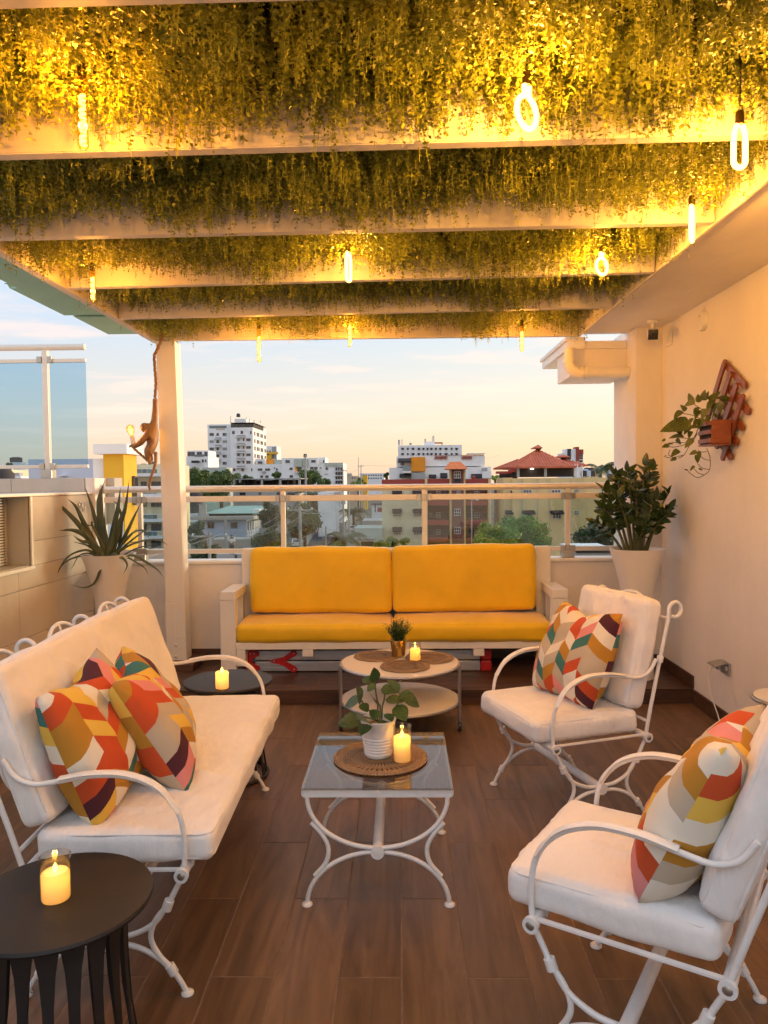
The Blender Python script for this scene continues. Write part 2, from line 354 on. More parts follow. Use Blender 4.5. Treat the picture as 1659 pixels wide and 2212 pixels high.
emitter('filament', (1.0, 0.42, 0.075), 4.2)
emitter('filament_core', (1.0, 0.44, 0.08), 5.5)
emitter('flame', (1.0, 0.50, 0.06), 5.0)

# ------------------------------------------------------------------ terrace floor: plank tiles in a slab
FX0, FX1, STEP_Y, PLAT = -2.5, 1.98, 5.10, 0.099
fl = MB().box(FX0, FX1, -2.5, STEP_Y, -0.20, -0.0012).build('terrace_floor', 'grout'); tag(fl, kind='structure')
PW, PL, GAP = 0.197, 0.865, 0.0042
_plank = {}
def plank_mesh(w, l, material, pref):
    k = (round(w, 3), round(l, 3), pref)
    if k not in _plank: _plank[k] = MB().box(-w / 2, w / 2, -l / 2, l / 2, -0.012, 0, bev=0.0016).mesh('floor_plank', material, 30)
    return _plank[k]
for c in range(-13, 11):
    x0, x1 = max(FX0, c * PW - 0.012), min(FX1, (c + 1) * PW - 0.012)
    if x1 - x0 < 0.02: continue
    y = (2.25 if c % 2 else 2.685) - 6 * PL
    while y < STEP_Y:
        y0, y1 = max(-1.0, y), min(STEP_Y - 0.002, y + PL); y += PL
        if y1 - y0 < 0.03: continue
        put('floor_plank', plank_mesh(x1 - x0 - GAP, y1 - y0 - GAP, 'floor_tile', 'f'), fl, ((x0 + x1) / 2, (y0 + y1) / 2, nrng.uniform(-0.0006, 0.0006)))
# raised step along the parapet
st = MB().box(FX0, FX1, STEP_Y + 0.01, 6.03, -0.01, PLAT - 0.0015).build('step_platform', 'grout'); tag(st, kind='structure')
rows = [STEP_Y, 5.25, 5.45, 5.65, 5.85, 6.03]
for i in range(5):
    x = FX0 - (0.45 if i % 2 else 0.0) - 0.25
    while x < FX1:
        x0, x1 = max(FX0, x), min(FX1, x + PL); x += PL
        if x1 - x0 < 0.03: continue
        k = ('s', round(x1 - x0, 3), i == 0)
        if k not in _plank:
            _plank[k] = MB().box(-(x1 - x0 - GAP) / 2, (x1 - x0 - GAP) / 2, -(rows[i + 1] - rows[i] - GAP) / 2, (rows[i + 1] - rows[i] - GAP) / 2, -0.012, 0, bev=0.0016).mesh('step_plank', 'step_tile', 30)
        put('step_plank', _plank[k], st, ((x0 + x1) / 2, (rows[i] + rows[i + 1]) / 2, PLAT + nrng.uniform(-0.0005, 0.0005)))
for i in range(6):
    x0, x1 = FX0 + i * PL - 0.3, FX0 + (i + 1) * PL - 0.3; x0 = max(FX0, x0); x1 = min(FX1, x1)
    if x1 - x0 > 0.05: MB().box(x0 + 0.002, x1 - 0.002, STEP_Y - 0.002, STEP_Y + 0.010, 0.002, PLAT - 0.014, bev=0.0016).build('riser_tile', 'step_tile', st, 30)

def skirting(parent, p0, p1, z, h, nrm, t=0.012, L=0.6):
    """row of skirting tiles from p0 to p1 (x,y)"""
    p0, p1 = Vector((*p0, 0)), Vector((*p1, 0)); d = p1 - p0; n = max(1, round(d.length / L)); u = d.normalized(); nn = Vector((*nrm, 0))
    for i in range(n):
        a = p0 + d * (i / n) + u * 0.0015; b = p0 + d * ((i + 1) / n) - u * 0.0015; c = a + nn * t; e = b + nn * t
        xs = [q.x for q in (a, b, c, e)]; ys = [q.y for q in (a, b, c, e)]
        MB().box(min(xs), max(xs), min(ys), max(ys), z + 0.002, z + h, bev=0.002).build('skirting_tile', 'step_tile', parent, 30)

# ------------------------------------------------------------------ parapet with coping
pp = thing('parapet_wall', 'low white plastered parapet wall behind the yellow sofa', 'wall', (0, 6.13, 0), absolute=True)
MB().box(-2.9, 1.80, 6.03, 6.22, -10.4, 0.872).build('wall', 'plaster', pp)
MB().box(-2.9, 1.80, 6.015, 6.235, 0.874, 0.902, bev=0.008).build('coping', 'white_paint', pp, 30)
skirting(pp, (-2.49, 6.03), (1.79, 6.03), PLAT, 0.088, (0, -1))

# ------------------------------------------------------------------ glass railing on the parapet
gr = thing('glass_railing', 'cream metal railing with clear glass panels on the white parapet', 'railing', (0, 6.12, 0.9), absolute=True)
RY = 6.12
MB().tube([(-2.47, RY, 1.487), (1.79, RY, 1.480)], 0.027, 20).build('top_rail', 'rail_metal', gr, 40)
MB().lathe([(0.045, 0), (0.045, 0.02), (0.034, 0.03), (0.034, 0.05)], 20, (-2.49, RY, 1.487), axis=(1, 0, 0)).build('rail_flange', 'clamp_metal', gr, 40)
PX = [-2.150, -0.970, 0.183, 1.347]
for x in PX:
    MB().box(x - 0.019, x + 0.019, RY - 0.019, RY + 0.019, 0.95, 1.465, bev=0.004).build('post', 'rail_metal', gr, 30)
    b = MB().box(x - 0.048, x + 0.048, RY - 0.045, RY + 0.045, 0.903, 0.957, bev=0.006).build('post_base', 'clamp_metal', gr, 30)
    for zc in (1.402, 0.975):
        for dx in (-1, 0, 1):
            w = 0.021 if dx == 0 else 0.017
            xx = x + dx * 0.042
            MB().box(xx - w, xx + w, RY - 0.029, RY - 0.0195 + (0.0 if dx == 0 else 0.03), zc - 0.027, zc + 0.027, bev=0.003).lathe([(0.005, 0), (0.004, 0.003)], 8, (xx, RY - 0.029, zc), axis=(0, -1, 0)).build('clamp', 'clamp_metal', gr, 30)
xs = [-2.47] + PX + [1.79]
for a, b in zip(xs[:-1], xs[1:]):
    if b - a < 0.1: continue
    MB().box(a + 0.026, b - 0.026, RY - 0.018, RY + 0.018, 1.379, 1.426, bev=0.004).build('mid_rail', 'rail_metal', gr, 30)
    MB().box(a + 0.026, b - 0.026, RY - 0.018, RY + 0.018, 0.955, 0.992, bev=0.004).build('low_rail', 'rail_metal', gr, 30)
    MB().box(a + 0.030, b - 0.030, RY - 0.004, RY + 0.004, 0.993, 1.378).build('glass_panel', 'rail_glass', gr)

# ------------------------------------------------------------------ tiled partition wall on the left
lw = thing('tiled_wall', 'beige tiled partition wall with recessed vent on the left', 'wall', (-2.56, 5, 0), absolute=True)
LX = -2.5
MB().box(-2.80, LX - 0.012, 5.0, 5.985, -0.3, 1.452).box(-2.80, LX - 0.012, 4.0, 5.0, -0.3, 0.985).box(-2.80, -2.665, 4.0, 5.0, 0.985, 1.452).box(-2.80, LX - 0.012, -2.5, 4.0, -0.3, 1.452).build('wall_core', 'tile_joint', lw)
zr = [0.0, 0.195, 0.515, 0.838, 1.150, 1.452]; yr = [-2.5, -1.19, 0.01, 1.21, 2.41, 3.61, 4.812, 5.985]
for i in range(5):
    for j in range(7):
        z0, z1, y0, y1 = zr[i], zr[i + 1], yr[j], yr[j + 1]
        rects = [(y0, y1, z0, z1)]
        if z1 > 0.99 and y1 > 4.0 and y0 < 5.0:      # around the recess (y 4..5, z 0.985..1.452)
            rects = []
            if z0 < 0.985: rects.append((y0, y1, z0, 0.985))
            if y0 < 4.0: rects.append((y0, 4.0, max(z0, 0.985), z1))
            if y1 > 5.0: rects.append((5.0, y1, max(z0, 0.985), z1))
        for a, b, c, d in rects:
            if b - a < 0.02 or d - c < 0.02: continue
            if j == 6 and i == 4 and a > 4.9: pass
            MB().box(LX - 0.011, LX, a + 0.0015, b - 0.0015, c + 0.0015, d - 0.0015, bev=0.0012).build('wall_tile', 'wall_tile', lw, 30)
MB().box(-2.664, LX - 0.013, 4.984, 4.999, 0.992, 1.450).build('reveal_tile', 'grey_tile', lw)
MB().box(-2.664, LX - 0.013, 4.0, 4.983, 0.986, 0.991).build('reveal_tile', 'grey_tile', lw)
for b in ((-2.505, -2.492, 4.985, 5.010, 0.985, 1.452), (-2.53, -2.485, 4.0, 5.012, 0.962, 0.984)):
    MB().box(*b, bev=0.003).build('edge_trim', 'trim_white', lw, 30)
MB().box(-2.85, -2.488, -2.5, 5.995, 1.454, 1.472, bev=0.004).build('cap_trim', 'trim_white', lw, 30)
vg = MB().box(-2.664, -2.658, 4.02, 4.975, 0.995, 1.448).build('vent_grille', 'dark_gap', lw)
for i in range(24):
    z = 1.000 + i * 0.0187
    MB().box(-2.657, -2.647, 4.03, 4.97, z, z + 0.011).build('grille_slat', 'grey_tile', vg, rel=False).location = (2.56, -5, 0)
for i in range(12):
    y = 4.03 + i * 0.082
    MB().box(-2.6465, -2.643, y, y + 0.012, 0.998, 1.446).build('grille_bar', 'grey_tile', vg, rel=False).location = (2.56, -5, 0)
# grey upstand of the next terrace
up_ = thing('terrace_upstand', 'grey tiled upstand carrying the glass fence on the left', 'wall', (-3.2, 6.1, 1.45), absolute=True)
MB().box(-5.2, -2.548, 6.0, 6.22, 1.30, 1.585, bev=0.004).build('upstand_core', 'grey_tile', up_, 30)
for i in range(4):
    x1 = -2.552 - i * 0.6; MB().box(x1 - 0.597, x1, 5.988, 5.999, 1.474, 1.583, bev=0.0015).build('upstand_tile', 'grey_tile', up_, 30)
MB().box(-2.546, -2.470, 5.990, 6.24, 0.905, 1.583, bev=0.004).build('end_pier', 'plaster', up_, 30)

fe = thing('glass_fence', 'blue tinted glass fence with round handrail on the upper left terrace', 'fence', (-3.1, 6.12, 1.585), absolute=True)
FY = 6.3
MB().box(-5.0, -2.40, 6.225, 6.40, 1.2, 1.586).build('base_slab', 'grey_tile', fe)
MB().tube([(-5.0, FY, 2.696), (-2.652, FY, 2.690)], 0.027, 20).build('top_rail', 'rail_metal', fe, 40)
for x in (-2.99, -4.25):
    MB().box(x - 0.024, x + 0.024, FY - 0.02, FY + 0.02, 1.63, 2.67, bev=0.004).build('post', 'rail_metal', fe, 30)
    MB().box(x - 0.048, x + 0.048, FY - 0.045, FY + 0.045, 1.587, 1.66, bev=0.005).build('post_base', 'clamp_metal', fe, 30)
    for zc in (2.585, 1.69):
        for dx in (-1, 1):
            MB().box(x + dx * 0.045 - 0.02, x + dx * 0.045 + 0.02, FY - 0.03, FY + 0.012, zc - 0.026, zc + 0.026, bev=0.003).lathe([(0.005, 0), (0.004, 0.003)], 8, (x + dx * 0.045, FY - 0.03, zc), axis=(0, -1, 0)).build('clamp', 'clamp_metal', fe, 30)
for a, b in ((-4.22, -3.02), (-2.96, -2.645), (-5.0, -4.28)):
    MB().box(a, b, FY - 0.014, FY + 0.014, 2.562, 2.592, bev=0.003).build('mid_rail', 'rail_metal', fe, 30)
    MB().box(a, b, FY - 0.014, FY + 0.014, 1.672, 1.702, bev=0.003).build('low_rail', 'rail_metal', fe, 30)
    MB().box(a + 0.004, b - 0.004, FY - 0.004, FY + 0.004, 1.703, 2.561).build('glass_panel', 'fence_glass', fe)

# ------------------------------------------------------------------ house side on the right: wall, soffit, column
hw = thing('house_wall', 'white plastered house wall with corner column and soffit on the right', 'wall', (1.98, 5, 0), absolute=True)
MB().box(1.98, 2.25, -2.5, 6.35, -10.4, 2.70).build('wall', 'plaster', hw)
MB().box(1.785, 1.979, 5.76, 6.35, -10.4, 2.70).build('column', 'plaster', hw)
MB().box(1.385, 2.25, 1.70, 5.995, 2.675, 3.0).build('soffit', 'plaster', hw)
skirting(hw, (1.98, -0.8), (1.98, STEP_Y - 0.02), 0, 0.098, (-1, 0), L=0.55)
skirting(hw, (1.98, STEP_Y), (1.98, 5.745), PLAT, 0.088, (-1, 0))
skirting(hw, (1.785, 5.76), (1.966, 5.76), PLAT, 0.088, (0, -1))
# eave with moulded gutter at the far corner
ev = thing('roof_eave', 'white moulded roof eave beyond the corner column', 'eave', (1.6, 6.3, 2.35), absolute=True)
MB().box(1.338, 1.784, 6.0, 6.46, 2.345, 2.56).build('lower_box', 'plaster', ev)
MB().box(1.318, 1.784, 6.001, 7.05, 2.562, 2.625, bev=0.003).build('fascia', 'white_paint', ev, 30)
MB().box(1.300, 1.46, 5.985, 7.07, 2.626, 2.655, bev=0.005).build('moulding', 'white_paint', ev, 30)
MB().box(1.318, 1.455, 5.984, 6.0005, 2.560, 2.625).build('gutter_end', 'white_paint', ev)
dp = thing('drain_pipe', 'cream plastic drain pipe with elbow under the roof eave', 'pipe', (1.4, 5.93, 2.36), absolute=True)
el = [(1.320, 5.93, 2.555), (1.320, 5.93, 2.45)] + [(1.320 + 0.085 * (1 - cos(a)), 5.93, 2.45 - 0.085 * sin(a)) for a in [radians(q) for q in range(15, 91, 15)]]
MB().tube(el, 0.043, 18).build('elbow', 'trim_white', dp, 40)
MB().tube([(1.405, 5.93, 2.365), (1.784, 5.93, 2.363)], 0.041, 18).build('pipe', 'trim_white', dp, 40)
for p0, p1 in (((1.320, 5.93, 2.44), (1.320, 5.93, 2.475)), ((1.40, 5.93, 2.365), (1.425, 5.93, 2.365)), ((1.44, 5.93, 2.365), (1.455, 5.93, 2.365))):
    MB().tube([p0, p1], 0.047, 18).build('socket_ring', 'trim_white', dp, 40)

# ------------------------------------------------------------------ pergola
pg = thing('pergola', 'white painted timber pergola with cross beams over the terrace', 'pergola', (-1.76, 5.82, PLAT), absolute=True)
BZ, BT = 2.63, 2.845
BEAMS = [(1.775, 1.760, 2), (2.578, 2.532, 0), (3.402, 3.361, 0), (4.255, 4.125, 0), (5.035, 4.925, 0), (5.81, 5.862, 0)]
def skew_beam(yl, yr_, t=0.052):
    x0, x1 = -1.868, 1.362
    v = [(x0, yl - t, BZ), (x1, yr_ - t, BZ), (x1, yr_, BZ), (x0, yl, BZ), (x0, yl - t, BT), (x1, yr_ - t, BT), (x1, yr_, BT), (x0, yl, BT)]
    bm = bmesh.new(); vv = [bm.verts.new(p) for p in v]
    for f in ((0, 3, 2, 1), (4, 5, 6, 7), (0, 1, 5, 4), (1, 2, 6, 5), (2, 3, 7, 6), (3, 0, 4, 7)): bm.faces.new([vv[i] for i in f])
    bmesh.ops.bevel(bm, geom=bm.edges[:], offset=0.004, segments=2, affect='EDGES'); bm.verts.index_update()
    m = MB().add([q.co.copy() for q in bm.verts], [[q.index for q in f.verts] for f in bm.faces]); bm.free(); return m
for yl, yr_, _k in BEAMS: skew_beam(yl, yr_).build('cross_beam', 'beam_paint', pg, 30)
MB().box(-1.925, -1.871, 1.715, 5.87, 2.628, 2.845, bev=0.004).build('side_beam', 'beam_paint', pg, 30)
MB().box(1.365, 1.384, 1.715, 5.87, 2.628, 2.845, bev=0.004).build('side_beam', 'beam_paint', pg, 30)
# post, leaning a touch, with lapped joint and bolts
Mp = Matrix.Shear('XY', 4, (0, 0)); Mp = Matrix(((1, 0, -0.0165, 0.0), (0, 1, 0, 0), (0, 0, 1, 0), (0, 0, 0, 1)))
MB().box(-1.832, -1.682, 5.755, 5.905, PLAT + 0.055, BZ - 0.002, bev=0.006, M=Mp).build('post', 'white_paint', pg, 30)
MB().box(-1.834, -1.760, 5.7525, 5.80, PLAT + 0.056, 0.60, bev=0.002, M=Mp).build('lap_joint', 'white_paint', pg, 30)
MB().box(-1.757, -1.680, 5.7515, 5.80, PLAT + 0.056, 0.345, bev=0.002, M=Mp).build('lap_joint', 'white_paint', pg, 30)
for z in (0.275, 0.185):
    MB().lathe([(0.013, 0), (0.012, 0.004), (0.008, 0.009), (0, 0.011)], 12, (-1.765, 5.7512, z), axis=(0, -1, 0)).build('bolt', 'bolt', pg, 40)
for i, (x0, x1, y0, y1) in enumerate(((-1.90, -1.60, 5.62, 6.015),)):
    MB().box(x0, x1, y0, y1, PLAT + 0.001, PLAT + 0.053, bev=0.002).build('plinth', 'step_tile', pg, 30)
# mint roof sheeting over the beams, stepped at the left edge
MB().box(-1.93, 1.42, 1.66, 5.95, 2.862, 2.868).build('roof_sheet', 'mint_sheet', pg)
yy = [1.68, 2.9, 3.75, 4.55, 5.30, 5.92]; ww = [0.40, 0.45, 0.40, 0.47, 0.40]
for i in range(5):
    z = 2.742 + 0.012 * (i % 2)
    x0 = -1.928 - ww[i]
    nrib = max(3, int((yy[i + 1] - yy[i]) / 0.076)); m = MB(); pts = []
    for k in range(nrib * 4 + 1):
        t = k / (nrib * 4); pts.append((yy[i] + t * (yy[i + 1] - yy[i]), z + 0.011 * sin(k * pi / 2)))
    vs_ = [(x0, y, zz) for y, zz in pts] + [(-1.927, y, zz + 0.02) for y, zz in pts] + [(x0, y, zz - 0.004) for y, zz in pts] + [(-1.927, y, zz + 0.016) for y, zz in pts]
    n = len(pts); fs_ = [(k, k + 1, n + k + 1, n + k) for k in range(n - 1)] + [(2 * n + k, 3 * n + k, 3 * n + k + 1, 2 * n + k + 1) for k in range(n - 1)] + [(k, 2 * n + k, 2 * n + k + 1, k + 1) for k in range(n - 1)]
    m.add(vs_, fs_).build('sheet_edge', 'mint_sheet', pg, 60)
    MB().box(x0 + 0.03, -1.9265, yy[i] + 0.01, yy[i + 1] - 0.01, z - 0.03, z - 0.016, bev=0.002).build('edge_batten', 'mint_sheet', pg, 30)

# ------------------------------------------------------------------ artificial vine mats hanging in the bays
def foliage_bay(yl0, yl1, yr0, yr1, dens, label, seed, leafsz=1.0):
    g = np.random.default_rng(seed); X0, X1 = -1.855, 1.35
    n = int(dens * (X1 - X0) * (yl1 - yl0)); u = g.random(n); w = g.random(n)
    x = X0 + u * (X1 - X0); y = (yl0 + (yr0 - yl0) * u) + w * ((yl1 - yl0) + ((yr1 - yr0) - (yl1 - yl0)) * u)
    # clumped length and lean
    ln = np.array([noise.noise(Vector((a * 2.2, b * 2.6, seed))) + 0.6 * noise.noise(Vector((a * 6.5, b * 7.0, seed + 5))) for a, b in zip(x, y)])
    L = np.clip(0.165 + 0.125 * ln + g.normal(0, 0.034, n), 0.045, 0.285); big = np.clip(1.0 + 0.55 * np.array([noise.noise(Vector((a * 9, b * 9, seed + 9))) for a, b in zip(x, y)]), 0.6, 1.6)
    edge = np.clip(np.minimum(w, 1 - w) / 0.10, 0.45, 1); L *= 0.75 + 0.25 * edge
    az = g.random(n) * 2 * pi; lean = np.abs(g.normal(0, 0.28, n)); curl = g.normal(0, 0.35, n)
    NS = 12; quads = []
    zt = 2.842 - g.random(n) * 0.02
    for k in range(NS):
        t = (k + 0.6) / NS; keep = g.random(n) < 0.95
        s = L * t
        px = x + np.cos(az) * lean * s * (1 - 0.4 * t) + curl * s * 0.25 * np.sin(az); py = y + np.sin(az) * lean * s * (1 - 0.4 * t) + curl * s * 0.25 * np.cos(az); pz = zt - s * 0.97
        for side in (0, 1):
            phi = az + pi * side + k * 1.15 + g.normal(0, 0.4, n); sz = (0.0155 - 0.005 * t) * leafsz * big * g.uniform(0.6, 1.4, n)
            drop = g.uniform(-0.75, 0.25, n)
            dx, dy, dz = np.cos(phi) * np.cos(drop), np.sin(phi) * np.cos(drop), np.sin(drop)
            qx, qy = -np.sin(phi), np.cos(phi); tw = g.normal(0, 0.5, n)
            wx, wy, wz = qx * np.cos(tw), qy * np.cos(tw), np.sin(tw)
            P = np.stack([px, py, pz], 1); D = np.stack([dx, dy, dz], 1) * sz[:, None]; Wd = np.stack([wx, wy, wz], 1) * (sz * 0.36)[:, None]
            q = np.stack([P, P + D * 0.5 + Wd, P + D, P + D * 0.5 - Wd], 1)[keep]; quads.append(q.reshape(-1, 3))
        # stem piece: slim quad
        s2 = L * (t + 1.0 / NS); P = np.stack([px, py, pz], 1); Q = np.stack([px + (np.cos(az) * lean) * (s2 - s) * 0.6, py + (np.sin(az) * lean) * (s2 - s) * 0.6, zt - s2 * 0.97], 1)
        wv = np.stack([-np.sin(az + k), np.cos(az + k), 0 * az], 1) * 0.0011
        quads.append(np.stack([P + wv, P - wv, Q - wv, Q + wv], 1).reshape(-1, 3))
    me = quads_mesh('hanging_foliage', np.concatenate(quads), ['vine_leaf'])
    o = put('hanging_foliage', me); tag(o, label, 'foliage', 'mats of hanging vine between the beams', 'stuff')
    b = MB().box(X0, X1, min(yl0, yr0), max(yl1, yr1), 2.846, 2.856).build('mat_backing', 'mat_backing', o)
    return o
names = ['hanging artificial vine above the near edge, mostly out of frame', 'hanging artificial vine of the bay nearest the camera, lit by tube and ring bulbs',
         'hanging artificial vine of the second bay behind the nearest wide beam', 'hanging artificial vine of the middle bay around the U shaped bulb',
         'hanging artificial vine of the fourth bay, shadowed and without bulbs', 'hanging artificial vine of the last bay above the far beam']
bl = [0.96] + [b[0] for b in BEAMS]; br = [0.95] + [b[1] for b in BEAMS]
DENS = [300, 1650, 1600, 1500, 1450, 1400]
for i in range(1, 6):
    foliage_bay(bl[i] + 0.004, bl[i + 1] - 0.056, br[i] + 0.004, br[i + 1] - 0.056, DENS[i], names[i], 40 + i, [1.5, 1.22, 1.20, 1.18, 1.18, 1.18][i])

# ------------------------------------------------------------------ hanging bulbs
def lamp_light(parent, loc, watts, r=0.02, col=AMBER):
    d = bpy.data.lights.new('bulb_light', 'POINT'); d.energy = watts; d.color = col; d.shadow_soft_size = r
    o = bpy.data.objects.new('bulb_light', d); COL.objects.link(o); o.parent = parent; o.location = loc; return o
def socket(T, ztop):
    MB().lathe([(0.0, 0.042), (0.010, 0.040), (0.0125, 0.030), (0.0130, 0.0), (0.0, -0.002)], 16, (0, 0, ztop)).build('socket', 'brass', T, 40)
    top = 2.84 - T.location.z
    if top > ztop + 0.06: MB().tube([(0, 0, ztop + 0.055), (0.003, 0.002, (ztop + top) / 2), (0, 0, top)], 0.003, 6).build('cord', 'black_plastic', T, 40)
def tube_lamp(p, zb, zt, W, label):
    T = thing('tube_bulb', label, 'lamp', (p[0], p[1], zb), group='amber bulbs hanging from the pergola'); L = zt - zb; r = 0.0155
    prof = [(0, 0)] + [(r * sin(a), r * (1 - cos(a))) for a in (0.4, 0.8, 1.2, pi / 2)] + [(r, L - 0.02), (r * 0.85, L - 0.006), (r * 0.7, L)]
    MB().lathe(prof, 20, cap=False).build('glass_tube', 'amber_glass', T, 40)
    fm = MB(); n = 4
    for k in range(n):      # glowing loops of filament
        a0 = 0.014 + k * (L * 0.74) / n; a1 = a0 + (L * 0.74) / n - 0.007
        pts = [(0.0058 * cos(i * 0.9), 0.0058 * sin(i * 0.9), a0 + (a1 - a0) * i / 16) for i in range(17)]
        fm.tube(pts, 0.0050, 6)
    fm.build('filament', 'filament_core', T, 60); MB().tube([(0, 0, 0.012), (0, 0, L)], 0.0018, 6).build('stem', 'clamp_metal', T, 60)
    socket(T, L); lamp_light(T, (0, 0, L * 0.40), W); return T
def loop_lamp(p, zb, zt, W, label, shape, rz, tilt=0.0):
    T = thing('ring_bulb' if shape == 'ring' else 'u_bulb', label, 'lamp', (p[0], p[1], zb), rz, group='amber bulbs hanging from the pergola'); L = zt - zb
    if shape == 'ring':
        R = (L - 0.030) / 2; pts = [(0.010, 0, L), (0.010, 0, L - 0.022)] + [(R * sin(a), 0, R - R * cos(a) + 0.0) for a in [pi - 0.26 - i * (2 * pi - 0.52) / 26 for i in range(27)]] + [(-0.010, 0, L - 0.022), (-0.010, 0, L)]
    else:
        w = 0.0185; pts = [(0.008, 0, L), (w * 0.9, 0, L - 0.022), (w, 0, L - 0.05)] + [(w * cos(a), 0, w - w * sin(a)) for a in [i * pi / 10 for i in range(11)]] + [(-w, 0, L - 0.05), (-w * 0.9, 0, L - 0.022), (-0.008, 0, L)]
    MB().tube(pts, 0.0082, 10).build('glowing_tube', 'filament', T, 60)
    socket(T, L); lamp_light(T, (0, 0, L * 0.45), W); T.rotation_euler = (tilt, 0, rz); return T
def lampxy(x, y0, y1, Y): a = at(x, y1, Y); b = at(x, y0, Y); return (a.x, a.y), a.z, b.z
LW = 9.6
for (x, y0, y1, Y, k, lab, w) in (
    (180, 168, 325, 2.18, 'tube', 'long amber tube bulb hanging nearest at the upper left', 1.6),
    (201, 585, 652, 3.90, 'tube', 'amber tube bulb hanging beside the left pergola side beam', 1.0),
    (560, 710, 783, 5.45, 'tube', 'amber tube bulb, lowest hanging of three at the far beam, on the left', 0.8),
    (756, 690, 750, 5.45, 'tube', 'amber tube bulb in the middle of three at the far beam', 0.8),
    (1127, 704, 760, 5.45, 'tube', 'amber tube bulb on the right of three at the far beam', 0.8),
    (1138, 185, 277, 2.18, 'ring', 'large glowing ring shaped bulb hanging in the nearest bay', 1.3),
    (1300, 545, 593, 3.78, 'ring', 'small glowing ring shaped bulb in the middle bay on the right', 0.9),
    (1597, 270, 362, 2.27, 'u', 'glowing U shaped bulb nearest the camera at the right edge', 1.5),
    (1494, 445, 521, 3.06, 'u', 'glowing U shaped bulb by the right pergola side beam', 1.2),
    (753, 545, 607, 3.78, 'u', 'glowing U shaped bulb in the centre of the middle bay', 1.0)):
    p, zb, zt = lampxy(x, y0, y1, Y)
    if k == 'tube': tube_lamp(p, zb, zt, LW * w, lab)
    else: loop_lamp(p, zb, zt, LW * w, lab, k, {1138: 0.75, 1300: 0.6, 1597: 0.15, 1494: 1.0, 753: 1.05}[x], 0.0)

# ------------------------------------------------------------------ furniture
def onz(x, y, z):
    d = FWD + RGT * ((x - 829.5) / 1620) - UPV * ((y - 1106) / 1620); return Vector((0, 0, CAMZ)) + d * ((z - CAMZ) / d.z)
mat('iron_white', (0.80, 0.79, 0.77), 0.38, var=0.06, vscale=12, bump=0.25, bscale=45, stain=0.12, scol=(0.5, 0.45, 0.4), sscale=9)
mat('canvas', (0.83, 0.80, 0.77), 0.85, var=0.05, vscale=3, bump=1.0, bscale=11, sheen=0.2, stretch=(1, 2.2, 1))
mat('yellow_velvet', (0.85, 0.52, 0.004), 0.62, var=0.10, vscale=2.2, bump=0.10, bscale=7, sheen=0.5)
mat('aluminium', (0.50, 0.52, 0.54), 0.38, metal=0.8, var=0.08, vscale=5)
mat('red_plastic', (0.42, 0.012, 0.014), 0.4, var=0.1)
mat('steel_grey', (0.42, 0.42, 0.43), 0.35, metal=0.85)
mat('table_white', (0.78, 0.75, 0.70), 0.12, var=0.02)
mat('gold', (0.62, 0.42, 0.13), 0.28, metal=0.95, var=0.08, vscale=9)
mat('pot_white', (0.80, 0.78, 0.75), 0.28, var=0.02)
mat('soil', (0.25, 0.19, 0.14), 0.95, var=0.5, vscale=60, bump=0.8, bscale=90)

